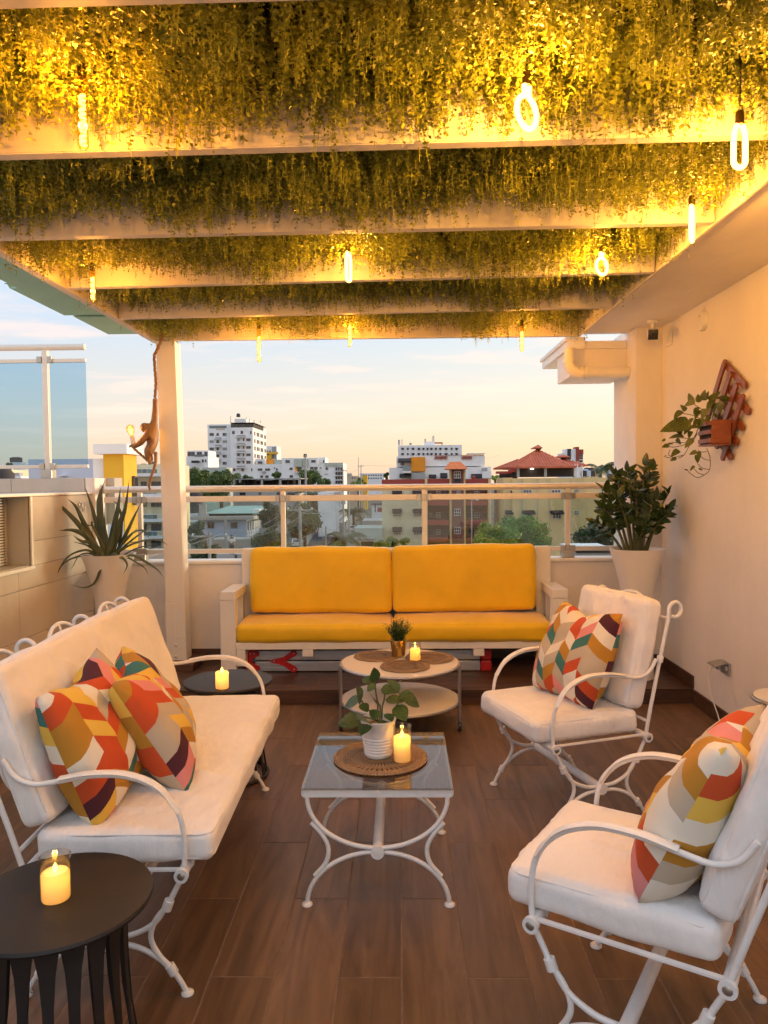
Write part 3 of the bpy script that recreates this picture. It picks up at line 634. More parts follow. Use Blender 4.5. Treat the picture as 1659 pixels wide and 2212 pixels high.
def pillow_mat():
    pal = [(0.55, 0.075, 0.015), (0.47, 0.22, 0.02), (0.75, 0.48, 0.07), (0.72, 0.26, 0.24), (0.76, 0.70, 0.58), (0.50, 0.42, 0.31), (0.045, 0.17, 0.145), (0.075, 0.012, 0.022), (0.78, 0.72, 0.61), (0.78, 0.73, 0.63)]
    m = bpy.data.materials.new('chevron_cotton'); m.use_nodes = True; nt = m.node_tree; N = nt.nodes.new; Lk = nt.links.new; b = nt.nodes['Principled BSDF']
    b.inputs['Roughness'].default_value = 0.85
    uv = N('ShaderNodeUVMap'); uv.uv_map = 'UVMap'; sp = N('ShaderNodeSeparateXYZ'); Lk(uv.outputs[0], sp.inputs[0])
    def mth(op, a, b_=None, c=None):
        n = N('ShaderNodeMath'); n.operation = op
        for i, x in enumerate((a, b_, c)):
            if x is None: continue
            if isinstance(x, (int, float)): n.inputs[i].default_value = x
            else: Lk(x, n.inputs[i])
        return n.outputs[0]
    U = mth('MULTIPLY', sp.outputs[0], 6.0); V = mth('MULTIPLY', sp.outputs[1], 7.5)
    col = mth('FLOOR', U); fr = mth('SUBTRACT', U, col); par = mth('MODULO', col, 2.0)
    inv = mth('SUBTRACT', 1.0, fr); tri = mth('ADD', mth('MULTIPLY', par, fr), mth('MULTIPLY', mth('SUBTRACT', 1.0, par), inv))
    row = mth('FLOOR', mth('ADD', V, mth('MULTIPLY', tri, 0.85)))
    cb = N('ShaderNodeCombineXYZ'); Lk(col, cb.inputs[0]); Lk(row, cb.inputs[1]); cb.inputs[2].default_value = 3.7
    wn = N('ShaderNodeTexWhiteNoise'); wn.noise_dimensions = '3D'; Lk(cb.outputs[0], wn.inputs[0])
    r = N('ShaderNodeValToRGB'); r.color_ramp.interpolation = 'CONSTANT'; e = r.color_ramp.elements
    e[0].position = 0; e[0].color = (*pal[0], 1); e[1].position = 0.14; e[1].color = (*pal[1], 1)
    for p_, i in ((0.26, 2), (0.42, 3), (0.54, 4), (0.72, 5), (0.83, 6), (0.91, 7)): q = e.new(p_); q.color = (*pal[i], 1)
    Lk(wn.outputs['Value'], r.inputs[0]); Lk(r.outputs[0], b.inputs['Base Color'])
    tc = N('ShaderNodeTexCoord'); n = N('ShaderNodeTexNoise'); n.inputs['Scale'].default_value = 450; Lk(tc.outputs['UV'], n.inputs[0]); n2 = N('ShaderNodeTexNoise'); n2.inputs['Scale'].default_value = 9
    Lk(tc.outputs['Object'], n2.inputs[0]); ad = mth('ADD', mth('MULTIPLY', n.outputs[0], 0.12), n2.outputs[0])
    bp = N('ShaderNodeBump'); bp.inputs['Strength'].default_value = 0.4; bp.inputs['Distance'].default_value = 0.012; Lk(ad, bp.inputs['Height']); Lk(bp.outputs[0], b.inputs['Normal'])
    MATS['chevron_cotton'] = m
pillow_mat()

def pillow(loc, rot, size=0.50, thick=0.17, chop=0.024, label='', seed=1, squash=1.0):
    n = 30; vs_ = []; uvs = []; fs_ = []
    for side in (0, 1):
        for i in range(n + 1):
            for j in range(n + 1):
                u, v = -1 + 2 * i / n, -1 + 2 * j / n
                x = u * (1 - 0.06 * (1 - v * v)) * (1 - 0.06 * max(0, -v) ** 3 * abs(u) ** 2); z = v * (1 - 0.06 * (1 - u * u)) * (1 - 0.08 * (abs(u) ** 3 if v < 0 else 0) * abs(v) ** 2)
                t = ((1 - abs(u) ** 3.2) * (1 - abs(v) ** 3.2)) ** 0.48
                # karate-chop dent in the upper edge; the sides puff out
                k = math.exp(-(u / 0.42) ** 2) * max(0, (v + 0.1) / 1.1) ** 1.6
                zz = z * size / 2 - chop * 1.5 * k; t2 = t * (1 + 0.25 * math.exp(-((v + 0.25) / 0.5) ** 2)) 
                xx = x * size / 2 * (1 - 0.10 * max(0, v) ** 2); wv = (noise.noise(Vector((u * 2.2 + seed * 7, v * 2.2, seed))) * 0.012 + noise.noise(Vector((u * 5, v * 5, seed * 3.3))) * 0.006) * t
                fold = 0.010 * k * sin(u * 9 + seed)
                y = (thick / 2 * t2 + wv) * (-1 if side == 0 else 1) + fold
                # bottom sags onto the seat
                zz += 0.018 * max(0, -v - 0.55) * (1 - abs(u))
                vs_.append((xx * squash, y, zz)); uvs.append(((u + 1) / 2 + seed * 2.0, (v + 1) / 2 + side * 0.37 + seed * 1.13))
        o = side * (n + 1) ** 2
        for i in range(n):
            for j in range(n):
                a, b, c, d = o + i * (n + 1) + j, o + (i + 1) * (n + 1) + j, o + (i + 1) * (n + 1) + j + 1, o + i * (n + 1) + j + 1
                fs_.append((a, b, c, d) if side == 0 else (d, c, b, a))
    me = bpy.data.meshes.new('throw_pillow'); me.from_pydata(vs_, [], fs_); me.materials.append(MATS['chevron_cotton'])
    ul = me.uv_layers.new(name='UVMap')
    li = np.empty(len(me.loops), dtype=np.int32); me.loops.foreach_get('vertex_index', li); ul.data.foreach_set('uv', np.array(uvs, dtype=np.float32)[li].ravel())
    me.polygons.foreach_set('use_smooth', [True] * len(me.polygons))
    bm = bmesh.new(); bm.from_mesh(me); bmesh.ops.remove_doubles(bm, verts=bm.verts[:], dist=0.0006); bm.to_mesh(me); bm.free()
    o = put('throw_pillow', me, None, loc, rot); tag(o, label, 'pillow', 'chevron patterned throw pillows'); return o

def iron_seat(name, label, cat, W, loc, rz, nsec, lean=0.205, cush=True, wr=0.004, crease=0.0, seed=1):
    T = thing(name, label, cat, loc, rz, group='white wrought iron seats'); H = W / 2; a = 0.235; h = 0.37
    R = 0.0085; m_ = 'iron_white'
    for sx in (-1, 1):
        x = sx * H
        def P(y, z): return (x, y, z)
        # upper arc, lower arc, bows, legs
        for sy in (-1, 1):
            MB().tube(catmull([P(sy * a, h - 0.012), P(sy * 0.212, 0.318), P(sy * 0.187, 0.268)], 5), R, 8).build('leg', m_, T, 60)
            MB().tube(catmull([P(sy * 0.187, 0.275), P(sy * 0.145, 0.216), P(sy * 0.075, 0.181), P(0, 0.174)], 6), R, 8).build('side_arc', m_, T, 60)
            MB().tube(catmull([P(sy * 0.190, 0.274), P(sy * 0.150, 0.225), P(sy * 0.135, 0.172), P(sy * 0.160, 0.116), P(sy * 0.205, 0.070)], 6), R, 8).build('side_bow', m_, T, 60)
            MB().tube(catmull([P(0, 0.158), P(sy * 0.08, 0.148), P(sy * 0.15, 0.115), P(sy * 0.205, 0.062), P(sy * 0.240, 0.004)], 6), R, 8).lathe([(0.0, 0), (0.019, 0.0), (0.019, 0.005), (0.009, 0.012), (0, 0.013)], 14, P(sy * 0.241, 0.0005)).build('foot', m_, T, 60)
            MB().tube([P(sy * 0.183, 0.258), P(sy * 0.193, 0.286)], 0.0155, 10).build('collar', m_, T, 50)
            MB().tube([P(sy * 0.188, 0.088), P(sy * 0.203, 0.062)], 0.0145, 10).build('collar', m_, T, 50)
        # armrest: round bar with a flat strap on top
        arm = catmull([P(-a - 0.004, h + 0.008), P(-a - 0.006, 0.47), P(-0.222, 0.555), P(-0.165, 0.622), P(-0.075, 0.660), P(0.03, 0.664), P(0.13, 0.648), P(0.20, 0.640), P(0.255, 0.662), P(0.292, 0.715)], 6)
        MB().tube(arm, R, 8).build('armrest', m_, T, 60)
        pad = catmull([P(-0.226, 0.551), P(-0.168, 0.628), P(-0.077, 0.668), P(0.03, 0.672), P(0.125, 0.657)], 7)
        MB().tube(pad, 0.010, 8, flat=((0, -1, 0.4), 0.55, 1.75)).build('arm_strap', m_, T, 50)
    # rails and stretcher
    MB().tube([(-H - 0.022, -a, h), (H + 0.022, -a, h)], 0.0165, 14).build('front_rail', m_, T, 50)
    MB().tube([(-H - 0.022, a, h), (H + 0.022, a, h)], 0.0165, 14).build('rear_rail', m_, T, 50)
    for sx in (-1, 1):
        for y in (-a, a):
            MB().tube([(sx * (H + 0.012), y, h), (sx * (H + 0.026), y, h)], 0.0215, 14).lathe([(0.012, 0), (0.011, 0.001)], 10, (sx * (H + 0.0262), y, h), axis=(sx, 0, 0), mi=1).build('rail_cap', [m_, 'clamp_metal'], T, 50)
    MB().tube([(-H, 0, 0.166), (H, 0, 0.166)], 0.019, 14).build('stretcher', m_, T, 50)
    for sx in (-1, 1): MB().lathe([(0, 0), (0.026, 0), (0.026, 0.012), (0, 0.013)], 16, (sx * (H + 0.004) - (0.006 if sx < 0 else -0.006) * 0, 0, 0.166), axis=(sx, 0, 0)).build('stretcher_cap', m_, T, 40)
    ns = 2 if W < 1 else 4
    for k in range(ns + 1):       # seat side and cross slats
        x = -H + W * k / ns; MB().box(x - 0.008, x + 0.008, -a, a, h + 0.006, h + 0.012).build('seat_slat', m_, T)
    nr = max(4, int(W / 0.11))
    for k in range(nr):           # straps that wrap the front rail
        x = -H + W * (k + 0.5) / nr; MB().tube([(x - 0.004, -a, h), (x + 0.004, -a, h)], 0.0195, 12).build('rail_ring', m_, T, 50)
    # back: posts with looped tops, arches between them
    yb = lambda z: a + lean * 0.62 * ((z - h) / 0.55) ** 1.05
    step = W / nsec
    for k in range(nsec + 1):
        x = -H + step * k; zt = 0.915
        rr = 0.034; cyy, czz = yb(zt) + rr * 0.95, zt + 0.018
        loop = [(x, cyy - rr * cos(t), czz + rr * sin(t)) for t in [0.05 + i * (1.62 * pi - 0.05) / 16 for i in range(17)]]
        loop += [(x, yb(zt) + 0.012, zt - 0.012)]
        MB().tube([(x, yb(z), z) for z in (h, 0.5, 0.65, 0.80, 0.885)] + loop, R * 1.02, 8).build('back_post', m_, T, 60)
        if k in (0, nsec): MB().tube([(x, yb(0.700), 0.700), (x, yb(0.728), 0.728)], 0.0150, 10).build('collar', m_, T, 50)
    for z in (0.435, 0.895): MB().tube([(-H, yb(z), z), (H, yb(z), z)], R * 0.85, 8).build('back_bar', m_, T, 60)
    for k in range(nsec):
        xc = -H + step * (k + 0.5); ra = min(0.135, step * 0.30)
        arch = [(xc + ra * cos(t), yb(0.895 + 0.085 * sin(t)), 0.895 + 0.085 * sin(t)) for t in [i * pi / 14 for i in range(15)]]
        MB().tube(arch, R * 0.9, 8).tube([(xc, yb(0.895), 0.895), (xc, yb(0.978), 0.978)], R * 0.65, 6).build('back_arch', m_, T, 60)
        for sgn in (-1, 1):       # C scrolls in the back panel
            sc = []
            for t in [i / 22 for i in range(23)]:
                ang = -0.6 * pi + t * 2.6 * pi * 0.8; rad = 0.075 * (1 - 0.62 * t)
                sc.append((xc + sgn * (step * 0.32 - 0.02) + sgn * rad * cos(ang) * 0.7, 0, 0.60 + rad * sin(ang) + 0.05))
            MB().tube([(p[0], yb(p[2]) + 0.002, p[2]) for p in sc], R * 0.7, 8).build('back_scroll', m_, T, 60)
            sc2 = [(p[0], yb(1.36 - p[2]) + 0.002, 1.36 - p[2] - 0.02) for p in sc]
            MB().tube(sc2, R * 0.7, 8).build('back_scroll', m_, T, 60)
    # cushions
    cw = W - 0.03; cd = 0.535
    v, f = softbox(cw, cd, 0.100, 0.030, 36 if W < 1 else 72, 0.013, wr, 5.0, seed, crease)
    cs = MB().add([(p.x, p.y - 0.055, p.z + 0.437) for p in v], f).build('seat_cushion', 'canvas', T, 60)
    def piping(par, w, d, z, M4=None):
        hx, hy, r_ = w / 2 - 0.006, d / 2 - 0.006, 0.035; pts = []
        for sx, sy, a0 in ((1, 1, 0), (-1, 1, 90), (-1, -1, 180), (1, -1, 270)):
            for k in range(4): t_ = radians(a0 + k * 30); pts.append(Vector((sx * (hx - r_) + r_ * cos(t_), sy * (hy - r_) + r_ * sin(t_), z)))
        if M4 is not None: pts = [M4 @ q for q in pts]
        MB().tube(pts, 0.0035, 6, closed=True).build('piping', 'canvas', par, 60)
    for zz_ in (0.474, 0.402): piping(cs, cw, cd, zz_, Matrix.Translation((0, -0.055, 0)))
    v, f = softbox(cw, 0.50, 0.098, 0.030, 36 if W < 1 else 72, 0.014, wr, 5.0, seed + 4, crease)
    th = math.atan(lean * 0.62 / 0.55)
    Mb = Matrix.Translation((0, yb(0.70) - 0.064, 0.735)) @ Matrix.Rotation(pi / 2 - th, 4, 'X')
    cb_ = MB().add([Mb @ p for p in v], f).build('back_cushion', 'canvas', T, 60)
    for zz_ in (0.036, -0.036): piping(cb_, cw, 0.50, zz_, Mb)
    return T
LOVE = iron_seat('garden_loveseat', 'long white wrought iron bench with pale cushions on the left', 'bench', 1.49, (-0.912, 2.91, 0.0), radians(90 + 1.4), 3, lean=0.30, wr=0.009, crease=0.034, seed=3)
CH1 = iron_seat('garden_armchair', 'white wrought iron armchair by the right end of the yellow sofa', 'armchair', 0.56, (0.772, 3.545, 0), radians(-70.2), 1, seed=5, wr=0.007, crease=0.020)
CH2 = iron_seat('garden_armchair', 'white wrought iron armchair nearest the camera at the lower right', 'armchair', 0.56, (0.682, 2.045, 0), radians(-121.4), 1, seed=9, wr=0.009, crease=0.022, lean=0.30)
def on_seat(T, lx, ly, lz):
    c, s_ = cos(T.rotation_euler.z), sin(T.rotation_euler.z); return (T.location.x + lx * c - ly * s_, T.location.y + lx * s_ + ly * c, lz)
def rot_on(T, tilt, spin, roll=0): return (radians(-tilt), radians(roll), T.rotation_euler.z + radians(spin))
pillow(on_seat(CH1, 0.0, 0.055, 0.700), rot_on(CH1, 24, 6), size=0.47, label='chevron pillow with dented top on the armchair by the sofa', seed=1)
pillow(on_seat(CH2, 0.045, 0.135, 0.690), rot_on(CH2, 25, -4), size=0.48, label='chevron pillow leaning in the armchair nearest the camera', seed=2)
pillow(on_seat(LOVE, -0.485, 0.110, 0.700), rot_on(LOVE, 19, -3, -8), size=0.47, label='chevron pillow on the long bench, nearer the camera of the two', seed=3)
pillow(on_seat(LOVE, -0.285, -0.015, 0.695), rot_on(LOVE, 30, 15, -6), size=0.47, label='chevron pillow on the long bench, farther from the camera of the two', seed=8)

# ------------------------------------------------------------------ yellow sofa
SY = 5.49
sf = thing('pallet_sofa', 'white timber sofa with four yellow velvet cushions', 'sofa', (-0.07, SY, PLAT), absolute=True)
for x0, x1 in ((-1.352, -1.237), (1.098, 1.212)):
    MB().box(x0, x1, SY, SY + 0.09, PLAT + 0.001, 0.662, bev=0.004).build('front_leg', 'white_paint', sf, 30)
    MB().box(x0, x1, SY - 0.001, 5.93, 0.664, 0.727, bev=0.004).build('arm', 'white_paint', sf, 30)
    xm = x0 + 0.074 if x0 < 0 else x0 - 0.040
    MB().box(xm, xm + 0.115 - (0.0 if x0 < 0 else 0.0), 5.931, 6.012, PLAT + 0.001, 1.008, bev=0.004).build('back_post', 'white_paint', sf, 30)
    MB().box(x0 + 0.02, x1 - 0.02, SY + 0.36, SY + 0.43, PLAT + 0.001, 0.663, bev=0.003).build('rear_leg', 'white_paint', sf, 30)
MB().box(-1.236, 1.097, SY + 0.004, SY + 0.05, 0.294, 0.346, bev=0.003).build('front_rail', 'white_paint', sf, 30)
MB().box(-1.236, 1.097, SY + 0.06, 5.92, 0.318, 0.344).build('seat_board', 'white_paint', sf, 30)
for x0, x1 in ((-0.745, -0.665), (0.52, 0.60)): MB().box(x0, x1, SY + 0.006, SY + 0.40, 0.240, 0.293, bev=0.003).build('support_block', 'white_paint', sf, 30)
for x0, x1 in ((-1.236, -1.17), (1.03, 1.097)): MB().box(x0, x1, SY + 0.006, SY + 0.09, 0.17, 0.293, bev=0.003).build('corner_block', 'white_paint', sf, 30)
for z in (0.55, 0.72, 0.90): MB().box(-1.16, 1.06, 5.955, 5.985, z, z + 0.085, bev=0.003).build('back_slat', 'white_paint', sf, 30)
def cushion(name, x0, x1, y0, y1, z0, z1, seed, tilt=0, roll=0, b=0.02):
    v, f = softbox(x1 - x0, y1 - y0, z1 - z0, 0.035, 40, b, 0.007, 5.0, seed)
    Mx = Matrix.Translation(((x0 + x1) / 2, (y0 + y1) / 2, (z0 + z1) / 2)) @ Matrix.Rotation(tilt, 4, 'X') @ Matrix.Rotation(roll, 4, 'Y')
    return MB().add([Mx @ p for p in v], f).build(name, 'yellow_velvet', sf, 60)
cushion('seat_cushion', -1.232, -0.075, SY - 0.015, 5.92, 0.352, 0.487, 1, tilt=radians(2.5), b=0.022)
cushion('seat_cushion', -0.062, 1.094, SY - 0.022, 5.92, 0.352, 0.490, 2, tilt=radians(2.5), b=0.026)
def back_cushion(x0, x1, z0, z1, seed, roll):
    v, f = softbox(x1 - x0, z1 - z0, 0.145, 0.040, 40, 0.014, 0.007, 5.0, seed)
    Mx = Matrix.Translation(((x0 + x1) / 2, 5.855, (z0 + z1) / 2)) @ Matrix.Rotation(roll, 4, 'Y') @ Matrix.Rotation(radians(87), 4, 'X')
    MB().add([Mx @ p for p in v], f).build('back_cushion', 'yellow_velvet', sf, 60)
back_cushion(-1.185, -0.085, 0.515, 1.020, 5, radians(0.4)); back_cushion(-0.073, 1.030, 0.520, 1.030, 7, radians(-0.6))

# ------------------------------------------------------------------ folded ladder under the sofa
ld = thing('folding_ladder', 'folded grey aluminium ladder with red hinges lying under the sofa', 'ladder', (-0.3, 5.62, PLAT), absolute=True)
for z0 in (PLAT + 0.006, PLAT + 0.090):
    for x0, x1 in ((-1.12, 0.58),):
        m = MB().box(x0, x1, 5.60, 5.628, z0, z0 + 0.074, bev=0.004)
        m.box(x0, x1, 5.594, 5.5995, z0 + 0.024, z0 + 0.030).box(x0, x1, 5.594, 5.5995, z0 + 0.046, z0 + 0.052); m.build('rail', 'aluminium', ld, 30)
    MB().box(0.582, 0.665, 5.592, 5.634, z0 - 0.002, z0 + 0.076, bev=0.008).build('end_cap', 'red_plastic', ld, 30)
for k in range(4): MB().box(-0.9 + k * 0.42, -0.86 + k * 0.42, 5.63, 5.86, PLAT + 0.03, PLAT + 0.06).build('rung', 'aluminium', ld)
def hinge(cx, pts):
    m = MB(); m.prism([(cx + x, PLAT + z) for x, z in pts], 5.583, 5.5925, 'Y')
    m.build('hinge', 'red_plastic', ld, 30)
hinge(-1.225, [(0.045, 0.160), (0.075, 0.172), (0.13, 0.168), (0.142, 0.150), (0.138, 0.128), (0.105, 0.112), (0.088, 0.095), (0.088, 0.078), (0.11, 0.062), (0.140, 0.052), (0.148, 0.03), (0.135, 0.005), (0.09, 0.004), (0.05, 0.018), (0.03, 0.05), (0.03, 0.075), (0.018, 0.085), (0.022, 0.12)])
hinge(-1.0, [(0.0, 0.088), (0.02, 0.100), (0.10, 0.118), (0.165, 0.166), (0.195, 0.164), (0.205, 0.142), (0.19, 0.125), (0.115, 0.086), (0.19, 0.046), (0.205, 0.028), (0.195, 0.006), (0.165, 0.004), (0.10, 0.052), (0.02, 0.074), (0.0, 0.082)])
for x, z in ((-1.12, 0.145), (-1.15, 0.145), (-1.12, 0.025), (-1.15, 0.03), (-0.82, 0.146), (-0.82, 0.025), (-0.97, 0.087)):
    MB().lathe([(0.006, 0), (0.005, 0.003), (0, 0.004)], 8, (x, 5.583, PLAT + z), axis=(0, -1, 0)).build('rivet', 'clamp_metal', ld, 40)

# ------------------------------------------------------------------ glass coffee table
ct = thing('coffee_table', 'small white iron coffee table with smoked glass top in the centre', 'table', (-0.097, 2.93, 0)); m_ = 'iron_white'
for y in (-0.285, 0.275):
    for s_ in (-1, 1):
        arc = [(s_ * 0.252 * cos(t), y, 0.395 - 0.185 * sin(t) ** 1.0) for t in [i * (pi / 2) / 14 for i in range(15)]]
        MB().tube(arc, 0.0085, 8).build('upper_arc', m_, ct, 60)
        arc = [(s_ * 0.256 * cos(t), y, 0.004 + 0.192 * sin(t)) for t in [i * (pi / 2) / 14 for i in range(15)]]
        MB().tube(arc, 0.0085, 8).lathe([(0, 0), (0.0195, 0), (0.0195, 0.005), (0.009, 0.012), (0, 0.013)], 14, (s_ * 0.257, y, 0.0005)).build('leg', m_, ct, 60)
        MB().tube(catmull([(s_ * 0.238, y, 0.302), (s_ * 0.196, y, 0.254), (s_ * 0.177, y, 0.206), (s_ * 0.188, y, 0.155), (s_ * 0.228, y, 0.108)], 6), 0.0085, 8).build('side_bow', m_, ct, 60)
    MB().lathe([(0, 0), (0.024, 0), (0.024, 0.011), (0, 0.013)], 16, (0, y + (-0.012 if y < 0 else 0.0), 0.202), axis=(0, -1 if y < 0 else 1, 0)).build('hub', m_, ct, 40)
    MB().box(-0.268, 0.268, y - 0.006, y + 0.006, 0.395, 0.424, bev=0.003).lathe([(0.009, 0), (0.008, 0.004), (0, 0.005)], 12, (0.0, y - 0.006, 0.414), axis=(0, -1, 0)).build('apron', m_, ct, 30)
for s_ in (-1, 1): MB().box(s_ * 0.268 - 0.006, s_ * 0.268 + 0.006, -0.279, 0.269, 0.395, 0.4235, bev=0.003).build('apron', m_, ct, 30)
MB().tube([(0, -0.285, 0.202), (0, 0.275, 0.202)], 0.0195, 14).build('stretcher', m_, ct, 50)
MB().box(-0.272, 0.272, -0.300, 0.305, 0.4255, 0.4325, bev=0.0015).build('glass_top', 'smoked_glass', ct, 30)

# ------------------------------------------------------------------ round two-tier table
rt = thing('round_table', 'round white two-tier table with grey steel legs before the sofa', 'table', (-0.02, 4.668, 0))
def disc_tier(nm, z):
    MB().lathe([(0, z - 0.008), (0.364, z - 0.008), (0.367, z - 0.004), (0.364, z), (0, z)], 64).build(nm, 'table_white', rt, 40)
    MB().tube([(0.371 * cos(t), 0.371 * sin(t), z - 0.011) for t in [2 * pi * i / 64 for i in range(64)]], 0.008, 8, closed=True).build('steel_rim', 'steel_grey', rt, 60)
disc_tier('table_top', 0.400); disc_tier('lower_shelf', 0.172)
for t in (radians(198), radians(342), radians(90)):
    x, y = 0.383 * cos(t), 0.383 * sin(t)
    MB().tube([(x, y, 0.052), (x, y, 0.402)], 0.011, 12).build('leg', 'steel_grey', rt, 50)
    w = MB().lathe([(0, -0.010), (0.024, -0.010), (0.026, -0.006), (0.026, 0.006), (0.024, 0.010), (0, 0.010)], 18, (x, y, 0.0265), axis=(1, 0, 0)).build('caster_wheel', 'black_plastic', rt, 40)
    MB().box(x - 0.015, x - 0.0115, y - 0.018, y + 0.018, 0.014, 0.056).box(x + 0.0115, x + 0.015, y - 0.018, y + 0.018, 0.014, 0.056).build('caster_fork', 'steel_grey', rt)

# small white table cut by the right edge
rt2 = thing('side_table', 'small white round table with steel rim against the right wall', 'table', (1.80, 3.52, 0))
MB().lathe([(0, 0.494), (0.145, 0.494), (0.147, 0.498), (0.145, 0.502), (0, 0.502)], 40).build('table_top', 'table_white', rt2, 40)
MB().tube([(0.149 * cos(t), 0.149 * sin(t), 0.487) for t in [2 * pi * i / 48 for i in range(48)]], 0.0085, 8, closed=True).build('steel_rim', 'steel_grey', rt2, 60)
for t in (radians(200), radians(320), radians(80)): MB().tube([(0.12 * cos(t), 0.12 * sin(t), 0.0), (0.12 * cos(t), 0.12 * sin(t), 0.49)], 0.010, 10).build('leg', 'steel_grey', rt2, 50)

# ------------------------------------------------------------------ black slatted side tables
def black_table(loc, label):
    T = thing('side_table', label, 'table', loc, group='black slatted side tables')
    MB().lathe([(0, 0.482), (0.215, 0.482), (0.226, 0.488), (0.229, 0.495), (0.226, 0.502), (0.222, 0.503), (0.0, 0.501)], 56).build('table_top', 'black_metal', T, 40)
    MB().tube([(0.196 * cos(t), 0.196 * sin(t), 0.010) for t in [2 * pi * i / 56 for i in range(56)]], 0.009, 8, closed=True).build('base_ring', 'black_metal', T, 60)
    n = 18
    for i in range(n):        # slats widen into arches under the top
        t = 2 * pi * (i + 0.3) / n; c, s_ = cos(t), sin(t)
        prof = [(0.0115, 0.004, 0.197), (0.0110, 0.20, 0.170), (0.0125, 0.32, 0.163), (0.018, 0.40, 0.162), (0.026, 0.45, 0.164), (0.026, 0.483, 0.166)]
        vs_ = []; th = 0.005
        for (w, z, r_) in prof:
            for (rr, ww) in ((r_, -w), (r_, w), (r_ - th, w), (r_ - th, -w)): vs_.append((rr * c - ww * s_, rr * s_ + ww * c, z))
        fs_ = [(0, 1, 2, 3), (20, 23, 22, 21)]
        for k in range(5):
            for j in range(4): fs_.append((k * 4 + j, k * 4 + (j + 1) % 4, (k + 1) * 4 + (j + 1) % 4, (k + 1) * 4 + j))
        MB().add(vs_, fs_).build('slat', 'black_metal', T, 35)
    return T
black_table((-0.862, 1.803, 0), 'round black slatted side table in the lower left corner')
black_table((-0.912, 3.725 + 0.13, 0), 'round black side table beyond the far arm of the long bench')

# ------------------------------------------------------------------ candles
def wax_mat():
    m = bpy.data.materials.new('wax'); m.use_nodes = True; nt = m.node_tree; nt.nodes.clear(); N = nt.nodes.new; Lk = nt.links.new
    o = N('ShaderNodeOutputMaterial'); d = N('ShaderNodeBsdfDiffuse'); d.inputs[0].default_value = (0.86, 0.78, 0.62, 1); t = N('ShaderNodeBsdfTranslucent'); t.inputs[0].default_value = (0.92, 0.74, 0.36, 1)
    x = N('ShaderNodeMixShader'); x.inputs[0].default_value = 0.38; Lk(d.outputs[0], x.inputs[1]); Lk(t.outputs[0], x.inputs[2]); Lk(x.outputs[0], o.inputs[0]); MATS['wax'] = m
wax_mat()
def candle(loc, r, h, hg, label, W):
    T = thing('led_candle', label, 'candle', loc, group='flameless candles in glass')
    MB().lathe([(r * 0.55, 0.002), (r - 0.005, 0.002), (r - 0.0035, 0.006), (r - 0.0035, h - 0.006), (r - 0.008, h), (r * 0.6, h - 0.003), (0.006, h - 0.005), (0, h - 0.005)], 32, cap=False).build('wax', 'wax', T, 50)
    fl_ = [(0, h - 0.004), (0.004, h), (0.0062, h + 0.007), (0.0050, h + 0.012), (0.0022, h + 0.018), (0, h + 0.022)]
    MB().lathe(fl_, 12).build('flame', 'flame', T, 60)
    if hg: MB().lathe([(r * 0.98, 0.0005), (r, 0.003), (r, hg), (r - 0.0018, hg), (r - 0.0018, 0.004), (0, 0.0012)], 40, cap=False).build('glass_jar', 'clear_glass', T, 40)
    lamp_light(T, (0, 0, h - 0.016), W * 0.55, 0.006, (1.0, 0.52, 0.10))
    lamp_light(T, (0, 0, h + 0.014), W * 0.5, 0.006, (1.0, 0.50, 0.10))
    return T
p = onz(121, 1942, 0.503); candle((p.x, p.y, 0.5035), 0.037, 0.070, 0.110, 'glowing candle in a glass on the black table at lower left', 0.13)
p = onz(480, 1487, 0.503); candle((p.x, p.y, 0.5035), 0.036, 0.085, 0.0, 'glowing candle on the black table beyond the long bench', 0.16)
p = onz(869, 1643, 0.444); candle((p.x, p.y, 0.4440), 0.0355, 0.098, 0.138, 'tall glowing candle in a glass beside the ribbed white pot', 0.20)
p = onz(897, 1426, 0.408); candle((p.x, p.y, 0.4095), 0.036, 0.075, 0.108, 'glowing candle in a glass beside the small golden pot', 0.16)

